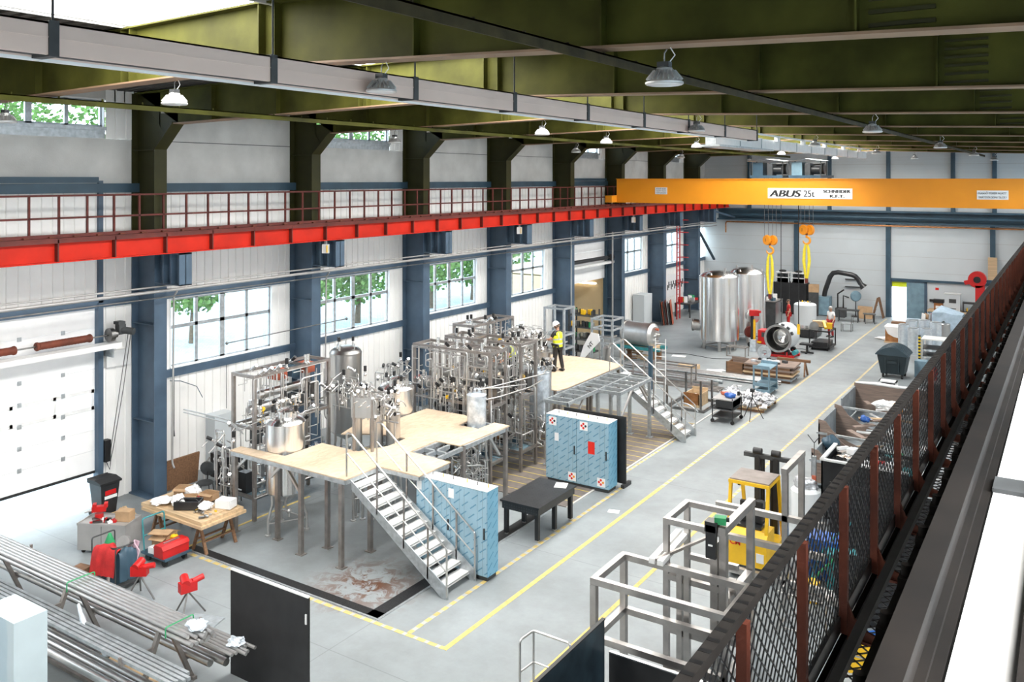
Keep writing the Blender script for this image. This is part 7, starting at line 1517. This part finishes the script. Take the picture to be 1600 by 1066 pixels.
for i, (x, y, r, h) in enumerate(((-7.5, 49.3, .27, 1.4), (-6.95, 48.7, .28, 1.35), (-6.4, 49.2, .27, 1.3), (-7.3, 50.5, .28, 1.45), (-6.7, 50.7, .28, 1.5), (-6.1, 50.3, .28, 1.5))):
    t = thing('wrapped_roll', 'film wrapped silver roll standing upright, %s of six beyond the waste container' % ['leftmost front', 'middle front', 'right front', 'left rear', 'middle rear', 'right rear'][i], 'roll', (x, y, 0), 'film wrapped rolls'); part('wrapped_core', MB().lathe([(r, 0), (r * 1.02, h * .3), (r, h * .5), (r * 1.02, h * .7), (r, h)], (x, y, 0), 24), 'roll_wrap', t); part('end_ring', MB().lathe([(r * .5, h), (r * .5, h + .03), (r * .8, h + .02)], (x, y, 0), 16), 'galv', t)
t = thing('fabric_bale', 'rust brown bale under a folded white cover left of the wrapped rolls', 'bale', (-8.25, 51.6, 0)); part('bale_body', MB().box(-8.75, -7.75, 51.3, 52.2, .08, .85), 'copper', t); part('white_cover', MB().add([(-8.6, 51.25, .5), (-7.7, 51.25, .25), (-7.7, 51.25, .9), (-8.8, 51.25, .9), (-8.8, 52.25, .92), (-7.7, 52.25, .92), (-7.7, 52.25, .3), (-8.3, 51.24, .35)], [(0, 7, 1, 2, 3), (3, 2, 5, 4), (2, 1, 6, 5)]), 'white', t); part('pallet', MB().box(-8.8, -7.7, 51.25, 52.25, 0, .08), 'pine', t)
bx('wooden_crate', 'brown wooden crate behind the rust brown bale', 'crate', (-8.4, 54.6, .0), (1.1, .5, .7), 0, 'wood_brown'); bag('plastic_or_light_sheet', 'white crumpled sheet on the floor left of the rust brown bale', (-9.05, 52.3, 0), .35, 'white', .2, cat='sheet')
t = thing('draped_table', 'table draped in a pale blue cloth near the back wall', 'table', (-6.2, 56.0, 0)); part('table_top', MB().box(-6.9, -5.4, 55.6, 56.6, 1.12, 1.18), 'pine', t); part('cloth', MB().add([(-6.95, 55.56, .45), (-6.3, 55.52, .85), (-5.9, 55.45, .15), (-5.35, 55.56, .4), (-6.95, 55.6, 1.25), (-6.3, 55.6, 1.3), (-5.9, 55.6, 1.22), (-5.35, 55.6, 1.2), (-6.95, 56.6, 1.25), (-5.35, 56.6, 1.2), (-6.5, 56.1, 1.65)], [(0, 1, 5, 4), (1, 2, 6, 5), (2, 3, 7, 6), (4, 5, 10, 8), (5, 6, 10), (6, 7, 9, 10), (10, 9, 8)]), 'cloth_blue', t)
for x in (-6.85, -5.45):
    for y in (55.65, 56.55): part('leg', MB().box(x - .03, x + .03, y - .03, y + .03, 0, 1.12), 'charcoal', t)
t = thing('steel_drum', 'bright steel drum in front of the draped table', 'drum', (-6.2, 54.9, 0)); part('shell', MB().lathe([(.28, 0), (.3, .02), (.3, .75), (.27, .78)], (-6.2, 54.9, 0), 20), 'steel', t)
for i in range(5): single('colour_board', MB().rbox((-7.55 + .14 * i, 56.6 + .1 * i, .5), (.04, .7, 1.0), .4, 0, .1), ('wall_white', 'cardboard', 'steel', 'pink_hose', 'white')[i], '%s board leaning in the row left of the draped table' % ('cream', 'brown', 'silver', 'pinkish', 'white')[i], 'board', 'boards left of the draped table')
t = thing('wall_bench', 'long grey work bench along the back wall right of the door', 'bench', (-6.4, 59.9, 0)); part('bench_top', MB().box(-7.7, -5.0, 59.4, 60.5, .76, .84), 'pine', t); part('front_drawers', MB().box(-7.6, -5.1, 59.45, 60.4, .3, .76), 'blue_grey', t)
for x in (-7.6, -5.1): part('leg', MB().box(x - .04, x + .04, 59.5, 60.4, 0, .76), 'charcoal', t)
t = thing('control_cabinet', 'pale grey control cabinet with square window on the bench', 'cabinet', (-6.3, 60.0, .84)); part('body', MB().box(-6.75, -5.88, 59.7, 60.3, .86, 1.9), 'wall_grey', t); part('window', MB().box(-6.5, -6.1, 59.69, 59.7, 1.35, 1.6), 'charcoal', t); part('vent', MB().box(-6.5, -6.1, 59.69, 59.7, .98, 1.03), 'charcoal', t); part('roof_edge', MB().box(-6.78, -5.85, 59.67, 60.33, 1.9, 1.94), 'alu_white', t)
t = thing('radio_box', 'brown wooden box with black top on the bench left of the control cabinet', 'box', (-7.1, 59.9, .84)); part('body', MB().box(-7.35, -6.85, 59.7, 60.1, .84, 1.3), 'copper', t); part('top', MB().box(-7.4, -6.8, 59.65, 60.15, 1.3, 1.5), 'black', t); part('label', MB().box(-7.25, -6.95, 59.69, 59.7, .95, 1.12), 'white', t)
t = thing('tool_rack', 'dark tool rack with small yellow items on the bench right of the control cabinet', 'rack', (-5.4, 59.9, .84)); part('case', MB().box(-5.75, -5.05, 59.7, 60.1, .84, .9).box(-5.75, -5.05, 59.7, 60.1, 1.35, 1.45).box(-5.75, -5.7, 59.7, 60.1, .84, 1.4).box(-5.1, -5.05, 59.7, 60.1, .84, 1.4), 'charcoal', t)
for i in range(5): part('tool', MB().box(-5.65 + .11 * i, -5.58 + .11 * i, 59.75, 59.9, .9, 1.05 + .05 * (i % 2)), 'yellow' if i % 2 else 'steel', t)
single('emergency_sign', MB().box(-7.42, -7.22, YB - .01, YB, 1.95, 2.1), 'sign_red', 'small red white sign on the back wall right of the door', 'sign')
single('door_alarm', MB().box(-7.75, -7.55, YB - .1, YB, 1.2, 1.35), 'black', 'small black box on the back wall beside the door frame', 'box')
t = thing('lifting_column', 'red steel column with round red head at the right end of the back wall', 'column', (-4.75, 59.2, 0)); part('column', MB().box(-5.0, -4.5, 59.0, 59.4, 0, 2.6), 'red', t); part('round_head', MB().cyl((-4.9, 59.0, 2.95), (-4.9, 59.4, 2.95), .5, 20).rbox((-5.3, 59.2, 2.8), (.6, .3, .25), 0, 0, -.3), 'red', t); part('eye', MB().cyl((-4.9, 58.98, 2.95), (-4.9, 59.0, 2.95), .2, 16), 'black', t); part('jib_arm', MB().box(-4.4, -2.6, 59.1, 59.3, 2.75, 2.95), 'dark_blue', t)
single('wall_board', MB().box(-4.45, -3.95, YB - .3, YB - .25, 2.6, 4.2), 'pine', 'tan panel on the back wall above the red column', 'panel')
t = thing('frame_cart', 'white frame cart with yellow black post right of the wrapped rolls', 'cart', (-5.9, 47.3, 0))
part('hazard_post', MB().box(-6.42, -6.32, 46.5, 46.6, 0, 1.35), 'hazard_post', t)
for x in (-6.3, -4.7):
    for y in (46.8, 47.9): part('post', MB().box(x - .04, x + .04, y - .04, y + .04, 0, 1.15), 'alu_white', t)
for z in (.3, .65, 1.1): part('shelf', MB().box(-6.34, -4.66, 46.8, 47.9, z, z + .05), 'alu_white' if z > 1 else 'charcoal', t)
# ------------------------------------------------------------------ PEOPLE
def skin_mesh(name, verts, edges, radii, mname, parent, off, extra=None, sub=1):
    me = bpy.data.meshes.new(name); me.from_pydata(verts, edges, []); ob = bpy.data.objects.new(name, me); COL.objects.link(ob)
    sk = ob.modifiers.new('skin', 'SKIN'); sk.use_smooth_shade = True
    if sub: ob.modifiers.new('sub', 'SUBSURF').levels = sub
    for i, v in enumerate(me.skin_vertices[0].data): v.radius = (radii[i], radii[i]) if not isinstance(radii[i], tuple) else radii[i]; v.use_root = (i == 0)
    dg = bpy.context.evaluated_depsgraph_get(); dg.update(); m2 = bpy.data.meshes.new_from_object(ob.evaluated_get(dg))
    bpy.data.objects.remove(ob); bpy.data.meshes.remove(me)
    mb = MB(); mb.add([tuple(v.co) for v in m2.vertices], [tuple(p.vertices) for p in m2.polygons], True); bpy.data.meshes.remove(m2)
    if extra: mb.v += extra.v and []; n0 = len(mb.v); mb.v += extra.v; mb.f += [[i + n0 for i in f] for f in extra.f]; mb.sm += extra.sm
    return part(name, mb, mname, parent)
def person(lab, loc, rz, pose, shirt, trousers, vest=None, helmet=None, hair='hair', z0=0):
    """pose: joint name -> local point (x right, y forward, z up)"""
    t = thing('person', lab, 'person', loc, rz=rz); J = {k: Vector(v) for k, v in pose.items()}
    V = []; E = []; Rr = []; ix = {}
    def jv(k, r): ix[k] = len(V); V.append(tuple(J[k])); Rr.append(r)
    for k, r in (('pelvis', .13), ('waist', .115), ('chest', .128), ('neck0', .07), ('neck', .055), ('head0', .075), ('head', .098), ('crown', .078)): jv(k, r)
    ch = ['pelvis', 'waist', 'chest', 'neck0', 'neck', 'head0', 'head', 'crown']; E += [(ix[a], ix[b]) for a, b in zip(ch, ch[1:])]
    fing = MB()
    for s in 'lr':
        for k, r in (('sho', .062), ('elb', .044), ('wri', .032), ('palm', .036)): jv(s + k, r)
        E.append((ix['chest'], ix[s + 'sho'])); E += [(ix[s + a], ix[s + b]) for a, b in (('sho', 'elb'), ('elb', 'wri'), ('wri', 'palm'))]
        for k, r in (('hip', .09), ('kne', .062), ('ank', .042), ('toe', .038)): jv(s + k, r)
        E.append((ix['pelvis'], ix[s + 'hip'])); E += [(ix[s + a], ix[s + b]) for a, b in (('hip', 'kne'), ('kne', 'ank'), ('ank', 'toe'))]
        d = (J[s + 'palm'] - J[s + 'wri']).normalized(); q = d.orthogonal().normalized(); c = d.cross(q)
        for i in range(4):
            a = J[s + 'palm'] + q * (.027 - .018 * i); L = (.070, .080, .074, .058)[i]; fing.tube([a, a + d * L * .5 + c * .006, a + d * L * .85 + c * .024], [.0095, .009, .007], 6)
        a = J[s + 'wri'] + d * .035 + q * .028; fing.tube([a, a + q * .03 + d * .03, a + q * .028 + d * .06], [.011, .010, .008], 6)
    H = J['head']; f = (J['face'] - H).normalized(); rt = f.cross(Vector((0, 0, 1))).normalized(); up = rt.cross(f)
    nose = MB(); nose.tube([H + f * .09 + up * .015, H + f * .118 - up * .02, H + f * .098 - up * .03], [.010, .016, .012], 6)
    for s in (-1, 1): nose.ball(tuple(H + rt * s * .098), .028, 8, .5, .9, 1.2)
    ex = MB(); ex.v = fing.v + nose.v; n0 = len(fing.v); ex.f = fing.f + [[i + n0 for i in q_] for q_ in nose.f]; ex.sm = fing.sm + nose.sm
    skin_mesh('body', V, E, Rr, 'skin', t, None, ex)
    ey = MB()
    for s in (-1, 1): ey.ball(tuple(H + f * .088 + rt * s * .034 + up * .018), .012, 8)
    part('eyes', ey, 'black', t); part('mouth', MB().tube([H + f * .085 - up * .055 - rt * .025, H + f * .092 - up * .057, H + f * .085 - up * .055 + rt * .025], .006, 5), 'hull_red', t)
    def sub_chain(keys, radii, edges, nm, m):
        vv = [tuple(J[k]) if isinstance(k, str) else tuple(k) for k in keys]; skin_mesh(nm, vv, edges, radii, m, t, None)
    mid = lambda a, b, q: J[a].lerp(J[b], q)
    sub_chain(['pelvis', 'waist', 'chest', 'neck0', 'lsho', mid('lsho', 'lelb', .75), 'rsho', mid('rsho', 'relb', .75)], [.150, .138, .150, .078, .080, .064, .080, .064], [(0, 1), (1, 2), (2, 3), (2, 4), (4, 5), (2, 6), (6, 7)], 'shirt', shirt)
    sub_chain(['pelvis', 'lhip', 'lkne', 'lank', 'rhip', 'rkne', 'rank'], [.153, .108, .080, .066, .108, .080, .066], [(0, 1), (1, 2), (2, 3), (0, 4), (4, 5), (5, 6)], 'trousers', trousers)
    for s in 'lr':
        a = J[s + 'ank']; b = J[s + 'toe']; sh_ = MB(); sh_.tube([a + (a - b) * .35 + Vector((0, 0, -.02)), a + Vector((0, 0, -.02)), a.lerp(b, .6) + Vector((0, 0, -.01)), b + (b - a).normalized() * .05], [.045, .055, .052, .03], 10); sh_.v = [(x, y, max(z0 + .0, z)) for x, y, z in sh_.v]; part('shoe', sh_, 'black', t)
    if vest:
        U = (J['chest'] - J['pelvis']).normalized(); P_ = J['pelvis']; sd = (J['rsho'] - J['lsho']).normalized(); fw = U.cross(sd).normalized(); hc = (J['chest'] - P_).length
        vm = MB(); rg = [(-.06, .19, .165), (.10, .185, .16), (.24, .195, .165), (hc - .02, .215, .172), (hc + .08, .215, .15), (hc + .13, .16, .115), (hc + .16, .09, .085)]
        vm.add([P_ + U * h + sd * a_ * math.cos(2 * PI * i / 24) + fw * b_ * math.sin(2 * PI * i / 24) for h, a_, b_ in rg for i in range(24)], [(j * 24 + i, j * 24 + (i + 1) % 24, (j + 1) * 24 + (i + 1) % 24, (j + 1) * 24 + i) for j in range(6) for i in range(24)], True)
        part('vest', vm, vest, t)
        st = MB(); U = (J['chest'] - J['pelvis']).normalized(); P_ = J['pelvis']; sd = (J['rsho'] - J['lsho']).normalized(); fw = U.cross(sd).normalized()
        for q, ra, rb in ((.06, .196, .171), (.22, .204, .174)):
            c = P_ + U * q; ring_ = [c + sd * ra * math.cos(2 * PI * i / 20) + fw * rb * math.sin(2 * PI * i / 20) for i in range(20)]
            st.add([p + U * h for h in (-.025, .025) for p in ring_], [(i, (i + 1) % 20, 20 + (i + 1) % 20, 20 + i) for i in range(20)], True)
        for s in (-1, 1): st.bar(P_ + U * .25 + sd * s * .10 - fw * .165, J['chest'] + U * .10 + sd * s * .10 - fw * .135, .05, .012, tuple(sd)); st.bar(P_ + U * .25 + sd * s * .10 + fw * .165, J['chest'] + U * .10 + sd * s * .10 + fw * .135, .05, .012, tuple(sd))
        part('reflective_band', st, 'reflect', t)
    if helmet:
        C = H + up * .055; part('helmet', MB().lathe([(.150, -.02), (.150, -.008), (.128, 0), (.124, .05), (.10, .10), (.055, .132), (0, .14)], C, 20, up).rbox(tuple(C + f * .135 - up * .012), (.16, .09, .014), math.atan2(f.y, f.x) - PI / 2), helmet, t)
    hb = MB(); hb.lathe([(.104, -.02), (.108, .02), (.095, .07), (.055, .10), (0, .112)], H + up * .02 - f * .015, 16, up); 
    if not helmet: part('hair', hb, hair, t)
    else: part('hair', MB().lathe([(.098, -.07), (.106, -.03), (.108, .02)], H + up * .01 - f * .018, 16, up, False), hair, t)
    return t
STAND = dict(pelvis=(0, 0, .95), waist=(0, .01, 1.10), chest=(0, .02, 1.30), neck0=(0, 0, 1.45), neck=(0, .01, 1.50), head0=(0, .02, 1.56), head=(0, .03, 1.64), crown=(0, .02, 1.70), face=(0, .13, 1.62),
    lsho=(-.19, 0, 1.41), lelb=(-.25, -.02, 1.14), lwri=(-.26, .08, .90), lpalm=(-.26, .10, .82), rsho=(.19, 0, 1.41), relb=(.25, -.02, 1.14), rwri=(.26, .08, .90), rpalm=(.26, .10, .82),
    lhip=(-.10, 0, .90), lkne=(-.12, .03, .50), lank=(-.13, -.01, .08), ltoe=(-.14, .15, .04), rhip=(.10, 0, .90), rkne=(.12, .03, .50), rank=(.13, -.01, .08), rtoe=(.15, .15, .04))
p1 = dict(STAND); p1.update(lelb=(-.30, .10, 1.18), lwri=(-.22, .34, 1.12), lpalm=(-.20, .42, 1.11), relb=(.27, .12, 1.15), rwri=(.16, .34, 1.08), rpalm=(.14, .42, 1.08), head=(-.01, .05, 1.63), face=(-.06, .14, 1.57), crown=(-.01, .02, 1.70), lank=(-.15, .02, .08), ltoe=(-.17, .17, .04), rank=(.14, -.12, .08), rtoe=(.17, .04, .04), rkne=(.13, -.02, .5))
person('person in yellow hi-vis vest, white helmet and black trousers on the far platform', (-15.62, 27.05, PZ), 1.35, p1, 'black', 'black', 'hivis', 'white_gloss')
p2 = dict(STAND); p2.update(face=(.07, .12, 1.61), lelb=(-.29, .0, 1.15), lwri=(-.27, .12, .93), lpalm=(-.26, .16, .86))
person('person in white t-shirt and dark red trousers standing by the machine trolley', (-11.65, 51.35, 0), 2.6, p2, 'white', 'trouser_red', None, None, 'hair_grey')
p3 = dict(STAND); p3.update(waist=(0, .08, 1.08), chest=(0, .22, 1.22), neck0=(0, .34, 1.32), neck=(0, .38, 1.36), head0=(0, .42, 1.40), head=(0, .47, 1.46), crown=(0, .50, 1.52), face=(0, .55, 1.41), lsho=(-.19, .30, 1.30), lelb=(-.26, .42, 1.06), lwri=(-.18, .58, .92), lpalm=(-.16, .65, .89), rsho=(.19, .30, 1.30), relb=(.26, .42, 1.06), rwri=(.16, .58, .92), rpalm=(.14, .65, .89))
bx('step_box', 'low steel step behind the second long skid under a bending worker', 'step', (-15.6, 23.85, 2.1), (.7, .5, .12), 0, 'galv')
person('person in yellow hi-vis vest and yellow helmet bending over the second long skid', (-15.6, 23.98, 2.22), PI - .2, p3, 'charcoal', 'black', 'hivis', 'yellow')
person('person in bright red overalls half hidden behind the black square tank', (-14.45, 52.9, 0), 2.0, dict(STAND), 'red', 'red', None, None, 'hair')
# ------------------------------------------------------------------ OUTSIDE: trees and parked cars beyond the windows
def tree(lab, x, y, h, r, seed):
    rr = random.Random(seed); t = thing('tree', lab, 'tree', (x, y, -.06), 'trees outside the left windows')
    part('trunk', MB().tube([(x, y, -.06), (x + .1, y, h * .5), (x, y + .1, h)], [.2, .15, .08], 8), 'bark', t); mb = MB()
    for i in range(1500):
        a = rr.random() * 6.28; b = rr.uniform(-1, 1); q = r * rr.random() ** .4; c = Vector((x + q * math.cos(a) * math.sqrt(1 - b * b), y + q * math.sin(a) * math.sqrt(1 - b * b), h + q * b))
        u = Vector((rr.uniform(-1, 1), rr.uniform(-1, 1), rr.uniform(-1, 1))).normalized() * .17; v = u.orthogonal().normalized() * .12; mb.add([c - u, c + v, c + u, c - v], [(0, 1, 2, 3)])
    part('foliage', mb, 'leaf', t, None); return t
for i, (x, y, h, r, c) in enumerate(((-41, 30.5, 5, 1.9, 3.4), (-38, 36, 6, 2.3, 3.6), (-38, 40.5, 5.5, 2.2, 3.3), (-38, 48, 6, 2.4, 3.5), (-38, 53, 6, 2.4, 3.3), (-39, 59, 6, 2.5, 3.4), (-46, 23.5, 15, 3.6, 12), (-46, 31, 15, 3.4, 12.4), (-47, 46, 16, 3.8, 12.4), (-47, 54, 16, 3.8, 12.4))):
    tree('%s leafy tree outside the left wall, %s' % (ORD[i if i < 6 else i - 6], 'low and seen through the large windows' if i < 6 else 'tall and seen through the high strip windows'), x, y, c, r, 20 + i)
def car(lab, x, y, m):
    t = thing('car', lab, 'car', (x, y, -.06), 'cars parked outside')
    part('car_body', MB().prism([(y - 2.1, .25), (y + 2.1, .25), (y + 2.1, .75), (y + 1.3, .85), (y - 2.0, .9), (y - 2.1, .7)], x - .85, x + .85, 0), m, t); part('cabin', MB().prism([(y - 1.7, .88), (y + 1.1, .86), (y + .5, 1.4), (y - 1.2, 1.42)], x - .72, x + .72, 0), 'black_satin', t)
    for dy in (-1.35, 1.3): part('wheel', MB().cyl((x + .7, y + dy, .26), (x + .88, y + dy, .26), .32, 16), 'rubber', t); part('wheel', MB().cyl((x - .88, y + dy, .26), (x - .7, y + dy, .26), .32, 16), 'rubber', t)
car('blue car parked outside the sectional door', -33, 11.5, 'blue'); car('pale blue car parked outside the porch of the second door', -37, 58, 'blue_grey'); car('grey car parked farther left outside the sectional door', -34, 6.0, 'galv')

single('floor_cable', MB().tube([(-19.5, 42.0, .012), (-18.0, 41.8, .012), (-16.8, 42.3, .012), (-15.2, 41.9, .012), (-13.9, 42.6, .012)], .014, 5), 'black', 'black cable lying across the floor in front of the tall shiny tanks', 'cable')
single('floor_cable', MB().tube([(-12.6, 46.5, .012), (-12.1, 46.9, .012), (-11.7, 46.6, .012)], .012, 5), 'black', 'short black cable on the floor left of the low black stool', 'cable')
single('paper_sheet', MB().rbox((-16.9, 41.6, .006), (.7, .45, .006), .2), 'paper', 'white sheet on the floor in front of the nearer shiny tank', 'paper')
